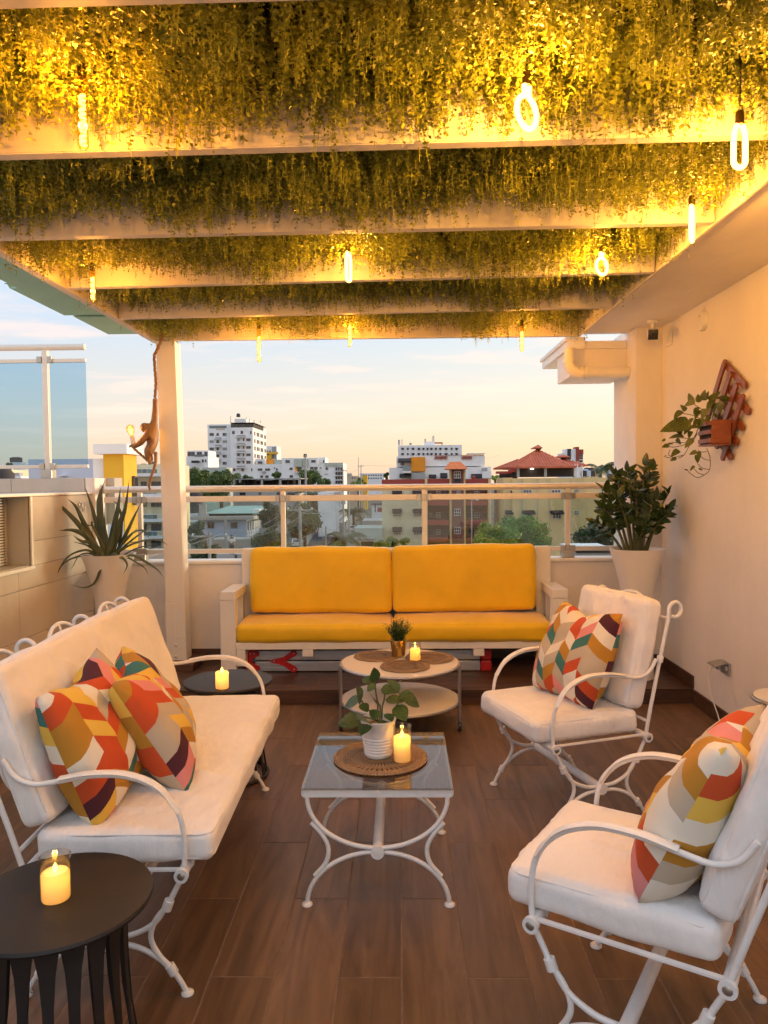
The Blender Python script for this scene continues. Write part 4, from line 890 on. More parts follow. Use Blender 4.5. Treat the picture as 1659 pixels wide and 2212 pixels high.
# ------------------------------------------------------------------ woven mats
def weave(name, open_):
    m = bpy.data.materials.new(name); m.use_nodes = True; nt = m.node_tree; N = nt.nodes.new; Lk = nt.links.new; b = nt.nodes['Principled BSDF']; b.inputs['Roughness'].default_value = 0.8
    tc = N('ShaderNodeTexCoord'); sp = N('ShaderNodeSeparateXYZ'); Lk(tc.outputs['Object'], sp.inputs[0])
    def mth(op, a, b_=None):
        n = N('ShaderNodeMath'); n.operation = op
        for i, x in enumerate((a, b_)):
            if x is None: continue
            if isinstance(x, (int, float)): n.inputs[i].default_value = x
            else: Lk(x, n.inputs[i])
        return n.outputs[0]
    r = mth('SQRT', mth('ADD', mth('MULTIPLY', sp.outputs[0], sp.outputs[0]), mth('MULTIPLY', sp.outputs[1], sp.outputs[1])))
    th = mth('ARCTAN2', sp.outputs[1], sp.outputs[0])
    no = N('ShaderNodeTexNoise'); no.inputs['Scale'].default_value = 40; Lk(tc.outputs['Object'], no.inputs[0])
    a = mth('SINE', mth('ADD', mth('MULTIPLY', th, 46.0 if open_ else 60.0), mth('MULTIPLY', no.outputs[0], 3.0)))
    q = mth('SINE', mth('MULTIPLY', r, 640.0))
    k = mth('MULTIPLY', mth('MAXIMUM', a, 0.0), mth('ADD', mth('MULTIPLY', q, 0.5), 0.5))
    rp = N('ShaderNodeValToRGB'); e = rp.color_ramp.elements
    e[0].position = 0.10; e[0].color = (0.47, 0.29, 0.15, 1); e[1].position = 0.55; e[1].color = (0.055, 0.028, 0.015, 1) if open_ else (0.17, 0.088, 0.042, 1)
    band = N('ShaderNodeValToRGB'); g = band.color_ramp.elements; g[0].position = 0.0; g[0].color = (0, 0, 0, 1); g[1].position = 1.0; g[1].color = (0, 0, 0, 1)
    for p_, c_ in ((0.34, 0), (0.37, 1), (0.78, 1), (0.81, 0)): z = g.new(p_); z.color = (c_, c_, c_, 1)
    rs = mth('DIVIDE', r, 0.188 if open_ else 0.150); Lk(rs, band.inputs[0])
    Lk(mth('MULTIPLY', k, band.outputs[0]), rp.inputs[0])
    v = N('ShaderNodeMix'); v.data_type = 'RGBA'; v.blend_type = 'MULTIPLY'; v.inputs[0].default_value = 0.6; Lk(rp.outputs[0], v.inputs[6])
    vr = N('ShaderNodeMapRange'); vr.inputs[3].default_value = 0.45; vr.inputs[4].default_value = 1.35; n2 = N('ShaderNodeTexNoise'); n2.inputs['Scale'].default_value = 70; Lk(tc.outputs['Object'], n2.inputs[0]); Lk(n2.outputs[0], vr.inputs[0]); Lk(vr.outputs[0], v.inputs[7])
    Lk(v.outputs[2], b.inputs['Base Color'])
    bp = N('ShaderNodeBump'); bp.inputs['Strength'].default_value = 0.9; bp.inputs['Distance'].default_value = 0.004; Lk(mth('ADD', q, mth('MULTIPLY', mth('SINE', mth('MULTIPLY', th, 90.0)), 0.6)), bp.inputs['Height']); Lk(bp.outputs[0], b.inputs['Normal'])
    MATS[name] = m
weave('open_weave', True); weave('straw_weave', False)
def woven_mat(loc, R, material, label, group=None, tilt=0):
    prof = [(0, 0.0), (R - 0.004, 0.0), (R, 0.003), (R, 0.006), (R - 0.003, 0.009)]
    k = int(R / 0.011)
    for i in range(k, 0, -1): rr = R * i / k - 0.004; prof += [(rr, 0.0085), (rr - R / k * 0.5, 0.0062)] if rr - R / k * 0.5 > 0.002 else []
    prof += [(0, 0.0075)]
    me = MB().lathe(prof, 56).build('woven_mat', material, None, 50); me.location = loc; me.rotation_euler = (tilt, 0, 0); return tag(me, label, 'mat', group)
p = onz(822, 1634, 0.44); woven_mat((p.x, p.y, 0.4333), 0.186, 'open_weave', 'large woven straw mat with dark openwork on the glass table')
woven_mat((-0.170, 4.800, 0.4005), 0.148, 'straw_weave', 'woven straw mat under the golden pot on the left of the round table', 'straw mats on the round table')
woven_mat((0.168, 4.740, 0.4030), 0.155, 'straw_weave', 'woven straw mat at the right of the round table by the candle', 'straw mats on the round table', 0.004)
woven_mat((0.012, 4.525, 0.4015), 0.152, 'straw_weave', 'woven straw mat at the front edge of the round table', 'straw mats on the round table')

# ------------------------------------------------------------------ plants
leafmat('aloe_leaf', (0.045, 0.065, 0.030), (0.095, 0.105, 0.045), trans=0.05, rough=0.45, vscale=6)
leafmat('zz_leaf', (0.020, 0.045, 0.014), (0.042, 0.075, 0.020), trans=0.10, rough=0.25, vscale=5)
leafmat('rubber_leaf', (0.022, 0.055, 0.020), (0.06, 0.12, 0.030), trans=0.12, rough=0.38, vscale=7)
leafmat('pothos_leaf', (0.045, 0.075, 0.018), (0.15, 0.17, 0.045), trans=0.2, rough=0.35, vscale=16)
leafmat('grass_leaf', (0.030, 0.070, 0.014), (0.075, 0.125, 0.028), trans=0.2, rough=0.5, vscale=18)
mat('stalk', (0.10, 0.11, 0.045), 0.6, var=0.3, vscale=12)
mat('planter_white', (0.80, 0.77, 0.73), 0.38, var=0.03, vscale=2, bump=0.03, bscale=30)
mat('gravel_soil', (0.42, 0.34, 0.27), 0.95, var=0.5, vscale=70, bump=1.0, bscale=80)

def leaf_unit(name, material, width=0.5, fold=0.18, curl=0.25, tip=0.0, n=6, heart=0.0):
    """leaf of length 1 along +Y, face up +Z"""
    vs_ = []; fs_ = []
    for i in range(n + 1):
        t = i / n; w = width / 2 * (sin(pi * min(1, t ** (0.78 - heart * 0.3))) ** 0.75) * (1 - 0.25 * tip * t); w = max(w, 0.012 if 0 < i < n else 0.004)
        z = -curl * t * t; back = -heart * 0.12 * (1 - t) ** 4
        vs_ += [(-w, t + back * (1 if w > 0.05 else 0), z + fold * w), (0, t, z), (w, t + back * (1 if w > 0.05 else 0), z + fold * w)]
    for i in range(n):
        a = i * 3; fs_ += [(a, a + 1, a + 4, a + 3), (a + 1, a + 2, a + 5, a + 4)]
    return MB().add(vs_, fs_).mesh(name, material, 80, fix=False)
def place_leaf(T, me, pos, d, up=(0, 0, 1), size=0.1, roll=0.0, wid=1.0, name='leaf'):
    d = Vector(d).normalized(); up = Vector(up); x = d.cross(up)
    x = x.normalized() if x.length > 1e-4 else Vector((1, 0, 0)); z = x.cross(d)
    q = Matrix((x, d, z)).transposed().to_3x3() @ Matrix.Rotation(roll, 3, 'Y')
    o = put(name, me, T, pos); o.rotation_euler = q.to_euler(); o.scale = (size * wid, size, size); return o

# aloe in a tall flared pot
def tall_pot(T, prof, rimr, rimz, base):
    p = [(r, z) for r, z in prof] + [(rimr - 0.012, rimz), (rimr - 0.02, rimz - 0.02), (rimr - 0.03, rimz - 0.03)]
    MB().lathe(p, 56, cap=False).lathe([(prof[0][0], base), (0, base)], 56, cap=False).build('pot', 'planter_white', T, 40)
    MB().lathe([(0, rimz - 0.022), (rimr - 0.024, rimz - 0.026)], 40, cap=False).build('soil', 'gravel_soil', T, 60)
AX, AY = -2.185, 5.52
al = thing('aloe_planter', 'spiky aloe plant in a tall white flared planter by the tiled wall', 'potted plant', (AX, AY, PLAT))
tall_pot(al, [(0.120, 0.0), (0.128, 0.004), (0.108, 0.20), (0.098, 0.40), (0.103, 0.55), (0.128, 0.70), (0.165, 0.83), (0.190, 0.90), (0.198, 0.915)], 0.198, 0.915, 0.001)
S = 7.86e-4; bx, bz = 980, 905; base_z = 0.89
def aloe(pts, w, dy0=0.0, dy1=0.0, th=0.32):
    P = []; n = len(pts)
    for i, (zx, zy) in enumerate(pts): P.append(Vector(((zx - bx) * S, dy0 + (dy1 - dy0) * i / (n - 1), base_z - (zy - bz) * S)))
    path = catmull(P, 6); k = len(path); R = [max(0.0006, w * 0.82 * (0.75 + 0.25 * min(1, 6 * i / k)) * (1 - (i / (k - 1)) ** 1.7)) for i in range(k)]
    d = path[k // 2] - path[0]; up = Vector((0.15, -1, 0.3)) if abs(d.z) > abs(d.x) else Vector((0, -0.45, 1))
    MB().tube(path, R, 8, flat=(up, th, 1.0)).build('leaf', 'aloe_leaf', al, 60)
for pts, w, a, b in (
    ([(900, 890), (760, 640), (590, 440), (420, 275)], 0.030, -0.02, -0.06), ([(890, 880), (740, 590), (660, 430), (575, 350)], 0.026, 0.02, 0.05),
    ([(930, 890), (850, 600), (790, 400), (720, 220)], 0.024, 0.03, 0.08), ([(950, 880), (915, 560), (905, 350), (962, 180)], 0.036, -0.01, 0.0),
    ([(970, 880), (945, 600), (945, 420), (952, 250)], 0.024, -0.04, -0.03), ([(990, 890), (1030, 650), (1075, 430), (1100, 245)], 0.034, 0.0, 0.02),
    ([(1020, 890), (1100, 620), (1170, 440), (1217, 175)], 0.032, -0.03, -0.05), ([(1030, 880), (1130, 680), (1200, 520), (1262, 390)], 0.020, 0.04, 0.10),
    ([(1000, 880), (1010, 700), (1015, 590), (1015, 480)], 0.018, 0.05, 0.09), ([(1050, 890), (1080, 560), (1040, 420), (985, 372)], 0.016, 0.05, 0.10),
    ([(930, 900), (850, 720), (730, 640), (600, 636)], 0.034, -0.06, -0.16), ([(900, 900), (800, 830), (650, 880), (570, 1000), (545, 1150)], 0.020, -0.04, -0.12),
    ([(900, 910), (780, 880), (640, 930), (575, 1030), (555, 1150)], 0.018, -0.06, -0.18), ([(940, 900), (930, 870), (975, 980), (930, 1120), (840, 1160), (742, 1128)], 0.028, -0.10, -0.22),
    ([(1030, 900), (1200, 790), (1380, 740), (1500, 745), (1583, 790)], 0.022, -0.02, -0.08), ([(1060, 910), (1250, 880), (1400, 950), (1500, 1010), (1565, 1075)], 0.022, -0.06, -0.16),
    ([(1040, 910), (1160, 890), (1290, 950), (1370, 1000), (1408, 1060)], 0.014, -0.05, -0.12), ([(1020, 910), (1080, 860), (1180, 900), (1230, 960), (1205, 1040)], 0.020, -0.09, -0.18),
    ([(1020, 900), (1150, 780), (1280, 680), (1405, 600)], 0.022, 0.02, 0.06), ([(1030, 900), (1180, 720), (1290, 650), (1370, 665), (1405, 725)], 0.020, -0.03, -0.08),
    ([(930, 900), (870, 700), (800, 620), (640, 600)], 0.018, 0.05, 0.12), ([(940, 900), (820, 800), (750, 770), (680, 750)], 0.016, -0.02, -0.07),
    ([(980, 900), (880, 760), (800, 740), (735, 680)], 0.026, -0.08, -0.16), ([(990, 900), (970, 800), (930, 700), (880, 570), (930, 575)], 0.018, -0.06, -0.12),
    ([(1010, 900), (1150, 820), (1230, 760), (1350, 745)], 0.018, -0.08, -0.16), ([(1000, 900), (1100, 800), (1200, 700), (1270, 620)], 0.024, 0.0, 0.0),
    ([(960, 900), (900, 640), (870, 520), (855, 430)], 0.016, 0.07, 0.13), ([(1000, 900), (1060, 760), (1110, 620), (1135, 535)], 0.028, -0.08, -0.14),
    ([(960, 905), (940, 820), (880, 740), (790, 600)], 0.026, -0.07, -0.14), ([(920, 905), (820, 860), (740, 880), (690, 970), (670, 1015)], 0.013, -0.05, -0.10),
    ([(1000, 900), (1000, 760), (985, 620), (985, 430)], 0.020, -0.05, -0.07), ([(1080, 905), (1220, 830), (1350, 800), (1420, 770)], 0.014, 0.04, 0.10)):
    aloe(pts, w, a, b)

# zz plant in a white conical pot
ZX, ZY = 1.692, 5.42
zz = thing('zz_planter', 'glossy dark green leafy plant in a white conical planter at right', 'potted plant', (ZX, ZY, PLAT))
tall_pot(zz, [(0.115, 0.0), (0.122, 0.004), (0.108, 0.25), (0.108, 0.50), (0.124, 0.68), (0.158, 0.82), (0.188, 0.91), (0.194, 0.932)], 0.194, 0.932, 0.001)
zl = leaf_unit('leaf', 'zz_leaf', 0.46, 0.22, 0.22, 0.3)
g = random.Random(5)
stems = [(-0.17, -0.02, 0.56, -0.12), (0.02, -0.10, 0.62, 0.07), (0.11, 0.02, 0.59, 0.16), (-0.27, -0.10, 0.33, -0.13), (-0.06, -0.16, 0.46, -0.02), (0.05, -0.20, 0.38, 0.02), (-0.12, 0.06, 0.54, -0.05),
         (0.20, -0.06, 0.32, 0.10), (-0.20, -0.20, 0.40, -0.08), (0.26, 0.02, 0.44, 0.08), (0.0, 0.08, 0.52, 0.0), (-0.30, 0.0, 0.22, -0.12), (0.14, -0.17, 0.28, 0.06), (-0.02, -0.22, 0.22, -0.03), (0.06, -0.02, 0.50, 0.05), (-0.22, 0.05, 0.44, -0.10), (-0.10, -0.10, 0.58, -0.06)]
for si, (tx, ty, h, _b) in enumerate(stems):
    x0, y0 = tx * 0.25 + g.uniform(-.02, .02), ty * 0.25 + g.uniform(-.02, .02)
    if ZX + tx > 1.93: tx = 1.93 - ZX
    pts = catmull([(x0, y0, 0.90), (x0 + (tx - x0) * 0.35, y0 + (ty - y0) * 0.35, 0.90 + h * 0.5), (tx * 0.8, ty * 0.8, 0.90 + h * 0.83), (tx, ty, 0.90 + h)], 6)
    MB().tube(pts, [0.012 * (1 - 0.75 * i / (len(pts) - 1)) for i in range(len(pts))], 7).build('stalk', 'stalk', zz, 60)
    k = len(pts)
    nl = 9 if si != 9 else 4
    for i in range(nl):
        t = 0.36 + 0.64 * i / (nl - 1) if si != 9 else 0.75 + 0.08 * i; j = min(k - 1, int(t * (k - 1))); p = pts[j]; tg = (pts[min(k - 1, j + 1)] - pts[max(0, j - 1)]).normalized()
        az = g.uniform(0, pi)
        for sd in (-1, 1):
            if i == nl - 1 and sd < 0: d = tg
            else:
                s0 = Vector((cos(az + i * 0.5), sin(az + i * 0.5), 0)); s0 = (s0 - tg * s0.dot(tg)).normalized(); d = tg * 0.62 + s0 * sd * 0.8
            end = p + d.normalized() * 0.09
            if ZX + end.x > 1.965: d.x = -abs(d.x)
            place_leaf(zz, zl, p, d, (g.uniform(-.5, .5), -0.75, 0.6), g.uniform(0.072, 0.112) * (1.0 if h > 0.3 else 0.9), g.uniform(-.6, .6), g.uniform(0.9, 1.2))

# round-leaved plant in a ribbed white pot on the coffee table
p = onz(817, 1632, 0.445)
wp = thing('potted_plant', 'round leaved green plant in a ribbed white pot on the glass table', 'potted plant', (p.x, p.y + 0.01, 0.4435))
prof = [(0.050, 0.0), (0.053, 0.003)]
for i in range(6): z = 0.010 + i * 0.012; r = 0.054 + z * 0.11; prof += [(r, z), (r + 0.0016, z + 0.003), (r + 0.0016, z + 0.007), (r, z + 0.010)]
prof += [(0.064, 0.088), (0.0695, 0.140), (0.0715, 0.142), (0.0715, 0.147), (0.068, 0.148), (0.066, 0.135), (0.060, 0.118)]
MB().lathe(prof, 48, cap=False).lathe([(0.05, 0.0005), (0, 0.0005)], 48, cap=False).build('pot', 'pot_white', wp, 40)
MB().lathe([(0, 0.124), (0.062, 0.120)], 32, cap=False).build('soil', 'soil', wp, 60)
rl = leaf_unit('leaf', 'rubber_leaf', 0.74, 0.12, 0.15, 0.0, 7)
def zp(zx, zy): return Vector(((zx - 722) * 5.30e-4, 0, 0.134 - (zy - 905) * 5.30e-4))      # local point from plant sketch
leaves = [((700, 600), (705, 530), .062, -.03), ((690, 600), (635, 600), .05, .02), ((700, 610), (655, 645), .04, -.04), ((600, 745), (595, 655), .078, -.05), ((605, 745), (655, 775), .050, -.08), ((590, 745), (492, 785), .075, .03),
          ((715, 745), (700, 640), .092, -.10), ((745, 660), (825, 650), .060, -.02), ((880, 690), (838, 632), .062, .0), ((890, 690), (945, 668), .052, -.04), ((890, 700), (1015, 775), .092, .02), ((860, 760), (905, 800), .080, -.08),
          ((770, 700), (860, 690), .070, .05), ((780, 730), (870, 720), .072, -.03), ((650, 860), (610, 790), .095, -.12), ((600, 870), (490, 890), .088, -.02), ((650, 880), (600, 905), .07, -.14), ((720, 780), (690, 810), .06, -.12), ((790, 820), (830, 840), .05, -.08), ((740, 880), (770, 905), .045, -.05)]
for (a, b, sz, dy) in leaves:
    A, B = zp(*a), zp(*b); A.y = dy * 0.5; d = B - A; d.y = dy * 0.6
    place_leaf(wp, rl, A, d, (0.1, -0.55, 0.85), sz * 1.08, g.uniform(-.3, .3))
for pts in (((720, 905), (722, 780), (710, 690), (702, 600)), ((750, 905), (755, 800), (770, 740), (775, 690)), ((820, 895), (850, 830), (880, 740), (888, 690)), ((715, 905), (690, 860), (640, 800), (600, 745)), ((735, 905), (740, 800), (720, 750)), ((735, 905), (660, 880), (610, 868))):
    P = [zp(*q) for q in pts]; MB().tube(catmull(P, 5), 0.0032, 6).build('stalk', 'stalk', wp, 60)

# small golden pot with wispy greenery on the round table
p = onz(861, 1417, 0.41)
gp = thing('potted_plant', 'wispy green grass plant in a small golden pot on the round table', 'potted plant', (p.x, p.y + 0.02, 0.4100))
MB().lathe([(0.040, 0), (0.042, 0.002), (0.054, 0.098), (0.0565, 0.099), (0.0565, 0.104), (0.053, 0.105), (0.051, 0.092)], 40, cap=False).lathe([(0.04, 0.0005), (0, 0.0005)], 40, cap=False).build('pot', 'gold', gp, 40)
MB().lathe([(0, 0.094), (0.051, 0.092)], 32, cap=False).build('soil', 'soil', gp, 60)
q = []; gg = np.random.default_rng(3)
for i in range(260):
    a = gg.random() * 2 * pi; ln = gg.uniform(0.06, 0.145); sp = gg.uniform(0.05, 0.75); b0 = np.array([cos(a) * 0.03 * gg.random(), sin(a) * 0.03 * gg.random(), 0.095]); d = np.array([cos(a) * sp, sin(a) * sp, 1.0]); d /= np.linalg.norm(d)
    for k in range(9):
        t = (k + 1) / 9; P = b0 + d * ln * t + np.array([0, 0, -0.02 * sp * t * t]); ph = gg.random() * 2 * pi; e = np.array([cos(ph) * 0.7, sin(ph) * 0.7, 0.7]) * gg.uniform(0.010, 0.019); w = np.cross(e, d); w = w / (np.linalg.norm(w) + 1e-9) * 0.0021
        q += [P, P + e * 0.5 + w, P + e, P + e * 0.5 - w]
    w = np.array([-sin(a), cos(a), 0]) * 0.0008; q += [b0 - w, b0 + w, b0 + d * ln + w, b0 + d * ln - w]
o = put('foliage', quads_mesh('foliage', np.array(q), ['grass_leaf']), gp); o['kind'] = 'stuff'

# ------------------------------------------------------------------ wall planter with trellis
mat('red_wood', (0.23, 0.062, 0.022), 0.35, var=0.25, vscale=14, stretch=(1, 1, 8), bump=0.06, bscale=40)
mat('dark_liner', (0.02, 0.014, 0.012), 0.8)
tr = thing('wall_planter', 'reddish wooden trellis planter box hung on the right wall', 'planter', (1.93, 4.5, 1.72), absolute=True)
def slat(y0, z0, y1, z1, x, name='trellis_slat'):
    d = Vector((0, y1 - y0, z1 - z0)); L = d.length; u = d.normalized(); n = Vector((0, -u.z, u.y)); h = 0.021; t = 0.007
    outline = [(-L / 2, -h * 0.45), (-L / 2 + 0.012, -h), (L / 2 - 0.012, -h), (L / 2, -h * 0.45), (L / 2, h * 0.45), (L / 2 - 0.012, h), (-L / 2 + 0.012, h), (-L / 2, h * 0.45)]
    c = Vector((0, (y0 + y1) / 2, (z0 + z1) / 2)); vs_ = []
    for xx in (x - t, x + t):
        for a, b in outline: q = c + u * a + n * b; vs_.append((xx, q.y, q.z))
    k = len(outline); fs_ = [tuple(range(k)), tuple(range(2 * k - 1, k - 1, -1))] + [(i, i + k, (i + 1) % k + k, (i + 1) % k) for i in range(k)]
    MB().add(vs_, fs_).build(name, 'red_wood', tr, 30)
for (a, b) in ((4.575, 2.222), (4.487, 2.150), (4.403, 2.075), (4.318, 2.000)): slat(a, b, a + 0.283, b - 0.362, 1.945)
for (a, b) in ((4.330, 2.045), (4.285, 1.893), (4.359, 1.810), (4.430, 1.728), (4.505, 1.646)): slat(a, b, a + 0.300, b + 0.190, 1.9615)
bx0, bx1, by0, by1, bz0, bz1 = 1.822, 1.935, 4.452, 4.640, 1.722, 1.872
MB().box(bx0, bx1, by0, by0 + 0.010, bz0 + 0.012, bz1, bev=0.002).build('side_panel', 'red_wood', tr, 30)
MB().box(bx0, bx1, by1 - 0.010, by1, bz0 + 0.012, bz1, bev=0.002).build('side_panel', 'red_wood', tr, 30)
MB().box(bx0 - 0.004, bx1, by0 - 0.004, by1 + 0.004, bz0, bz0 + 0.010, bev=0.002).build('bottom_board', 'red_wood', tr, 30)
for i in range(3): z = bz0 + 0.016 + i * 0.051; MB().box(bx0 - 0.008, bx0 - 0.0005, by0, by1, z, z + 0.026, bev=0.002).build('front_slat', 'red_wood', tr, 30)
MB().box(bx0 + 0.008, bx1 - 0.002, by0 + 0.012, by1 - 0.012, bz0 + 0.013, bz1 - 0.006).build('liner', 'dark_liner', tr)
pl = thing('pothos_plant', 'trailing pothos with heart shaped leaves in the wall planter', 'plant', (1.87, 4.545, 1.862))
pm = leaf_unit('leaf', 'pothos_leaf', 0.66, 0.15, 0.25, 0.3, 7, heart=0.6)
def pw(zx, zy, Y): return at((2550 + zx / 3.5) * 0.54861, (1380 + zy / 3.5) * 0.54861, Y) - pl.location
vines = [([(820, 980), (700, 1080), (650, 1180), (560, 1340), (500, 1440), (420, 1490)], (4.56, 4.70)), ([(700, 1060), (640, 1200), (520, 1210), (450, 1200)], (4.58, 4.66)), ([(690, 1140), (600, 1260), (420, 1270), (330, 1270)], (4.6, 4.70)), ([(640, 1240), (470, 1310), (330, 1330), (280, 1290)], (4.6, 4.7)),
         ([(815, 1350), (860, 1480), (855, 1640), (780, 1715), (675, 1750), (560, 1670)], (4.50, 4.60)), ([(855, 1640), (750, 1620), (690, 1560)], (4.52, 4.56)), ([(780, 1715), (700, 1690), (640, 1630)], (4.54, 4.58)), ([(860, 1515), (790, 1500), (730, 1460)], (4.52, 4.55)), ([(815, 1390), (760, 1400), (690, 1380)], (4.5, 4.55)),
         ([(850, 970), (780, 850), (700, 780), (600, 720)], (4.54, 4.62)), ([(900, 960), (880, 800), (900, 700)], (4.54, 4.52)), ([(960, 950), (1000, 800), (1040, 720)], (4.52, 4.47)), ([(800, 980), (640, 900), (500, 870), (430, 840)], (4.56, 4.66)), ([(505, 1440), (330, 1480), (250, 1470)], (4.66, 4.72)), ([(380, 1480), (290, 1440), (310, 1370)], (4.70, 4.72))]
for pts, (ya, yb_) in vines:
    P = [pw(a, b, ya + (yb_ - ya) * i / (len(pts) - 1)) for i, (a, b) in enumerate(pts)]; MB().tube(catmull(P, 6), 0.0022, 6).build('vine', 'stalk', pl, 60)
pleaf = [(600, 1000, 190, 1055, .115), (540, 950, 450, 1040, .10), (470, 830, 360, 920, .07), (530, 830, 470, 760, .06), (620, 720, 555, 590, .075), (650, 690, 545, 740, .075), (700, 720, 700, 590, .065), (760, 690, 780, 545, .075), (800, 690, 820, 550, .06), (850, 700, 980, 550, .10), (900, 680, 830, 780, .095), (1000, 680, 1165, 640, .09), (1000, 700, 1000, 840, .085), (1050, 660, 930, 640, .085), (960, 720, 880, 860, .085),
         (740, 820, 660, 900, .085), (700, 780, 640, 850, .075), (800, 800, 760, 900, .08), (620, 930, 560, 1010, .075), (700, 940, 640, 1020, .075), (760, 930, 690, 1060, .08), (580, 1080, 500, 1130, .075), (600, 1110, 560, 1200, .06), (500, 1180, 300, 1170, .085), (480, 1140, 380, 1080, .07), (400, 1210, 440, 1280, .055), (620, 1220, 510, 1330, .075), (430, 1370, 330, 1440, .07), (400, 1480, 320, 1510, .05), (270, 1290, 350, 1275, .045), (250, 1230, 195, 1240, .040), (290, 1310, 210, 1320, .045), (260, 1450, 225, 1460, .025),
         (680, 1390, 590, 1420, .055), (700, 1390, 720, 1470, .055), (690, 1430, 680, 1550, .065), (560, 1660, 515, 1630, .030), (650, 1590, 575, 1650, .050), (700, 1630, 755, 1640, .032), (860, 900, 800, 960, .06), (900, 880, 970, 910, .06), (690, 1040, 610, 1050, .07)]
for (a, b, c, d_, sz) in pleaf:
    Y = 4.50 + 0.2 * (1000 - a) / 800 + g.uniform(-.02, .02); A, B = pw(a, b, Y), pw(c, d_, Y + g.uniform(-.03, .02)); place_leaf(pl, pm, A, B - A, (-0.5, -0.7, 0.5), max(sz * 0.85, (B - A).length), g.uniform(-.5, .5), 0.95)

# ------------------------------------------------------------------ monkey lamp hanging on the post
mat('monkey_resin', (0.27, 0.135, 0.045), 0.5, var=0.2, vscale=30, bump=0.3, bscale=120)
mat('rope', (0.30, 0.165, 0.075), 0.85, var=0.2, vscale=60)
MY = 5.665
def mk(zx, zy, dy=0.0): return at((400 + zx / 3.16) * 0.54861, (1280 + zy / 3.16) * 0.54861, MY + dy)
MS = 6.087e-4
mo = thing('monkey_lamp', 'brown monkey figure hanging by a rope on the post, holding a lit bulb', 'lamp', tuple(mk(672, 1600)), absolute=True)
def skin(name, nodes, edges, material, parent, root=0, sub=2):
    me = bpy.data.meshes.new(name); me.from_pydata([n_[0] for n_ in nodes], edges, []); o = bpy.data.objects.new(name, me); COL.objects.link(o)
    md = o.modifiers.new('Skin', 'SKIN'); md.use_smooth_shade = True; s_ = o.modifiers.new('Sub', 'SUBSURF'); s_.levels = sub; s_.render_levels = sub
    for i, n_ in enumerate(nodes): me.skin_vertices[0].data[i].radius = (n_[1], n_[1]); me.skin_vertices[0].data[i].use_root = (i == root)
    dg = bpy.context.evaluated_depsgraph_get(); dg.update(); ev_ = o.evaluated_get(dg); nm = bpy.data.meshes.new_from_object(ev_, depsgraph=dg)
    bpy.data.objects.remove(o); bpy.data.meshes.remove(me); nm.name = name; nm.materials.clear(); nm.materials.append(MATS[material])
    nm.polygons.foreach_set('use_smooth', [True] * len(nm.polygons))
    off = Vector(parent['_abs']); nm.transform(Matrix.Translation(-off)); return put(name, nm, parent)
nodes = []
def nd(zx, zy, r, dy=0.0): nodes.append((mk(zx, zy, dy), r * MS * 1.5)); return len(nodes) - 1
hip = nd(678, 1600, 52, 0); mid = nd(655, 1470, 48, 0.004); chest = nd(628, 1345, 56, 0.004); neck = nd(578, 1290, 34, 0.0)
hd = nd(528, 1268, 50, -0.006); face = nd(494, 1288, 30, 0.004)
sR = nd(652, 1235, 31, 0.012); eR = nd(666, 1075, 25, 0.010); wR = nd(667, 955, 21, 0.006); hR = nd(666, 905, 26, 0.004)
sL = nd(560, 1370, 31, -0.035); eL = nd(480, 1468, 26, -0.045); hL = nd(405, 1512, 21, -0.030); fL = nd(366, 1500, 14, -0.026)
kL = nd(560, 1575, 34, -0.045); aL = nd(585, 1665, 20, -0.035); tL = nd(608, 1738, 13, -0.045)
kR = nd(590, 1590, 30, 0.030); aR = nd(615, 1665, 19, 0.035); tR = nd(635, 1690, 12, 0.030)
edges = [(hip, mid), (mid, chest), (chest, neck), (neck, hd), (hd, face), (chest, sR), (sR, eR), (eR, wR), (wR, hR), (chest, sL), (sL, eL), (eL, hL), (hL, fL), (hip, kL), (kL, aL), (aL, tL), (hip, kR), (kR, aR), (aR, tR)]
skin('body', nodes, edges, 'monkey_resin', mo, 0, 2)
for dy in (-0.030, 0.022):     # ears
    c = mk(517, 1282, dy); MB().lathe([(0, -0.004), (0.010, -0.003), (0.012, 0.0), (0.009, 0.003), (0.004, 0.001), (0, 0.001)], 12, c, axis=(-0.2, -1 if dy < 0 else 1, 0)).build('ear', 'monkey_resin', mo, 60)
for k, dy in enumerate((-0.012, -0.004, 0.004, 0.011)):      # fingers round the bulb holder
    P = [mk(385, 1508, -0.03 + dy), mk(362, 1494 + k * 5, -0.03 + dy), mk(346, 1505 + k * 6, -0.028 + dy)]; MB().tube(catmull(P, 4), [0.0042] * 5 + [0.0038] * 3 + [0.003], 6).build('finger', 'monkey_resin', mo, 60)
tail = catmull([mk(672, 1598, -0.03), mk(674, 1690, -0.045), mk(655, 1780, -0.055), mk(622, 1870, -0.06), mk(600, 1950, -0.06), mk(592, 2010, -0.055), mk(606, 2048, -0.045)], 6)
MB().tube(tail, [(22 - 8 * i / (len(tail) - 1)) * MS for i in range(len(tail))], 10).build('tail', 'monkey_resin', mo, 60)
MB().lathe([(0.022 * 0.62, -0.006), (0.0165, 0), (0.0145, 0.006), (0, 0.008)], 14, mk(672, 1600, -0.034), axis=(0, -1, 0)).build('tail_mount', 'monkey_resin', mo, 60)
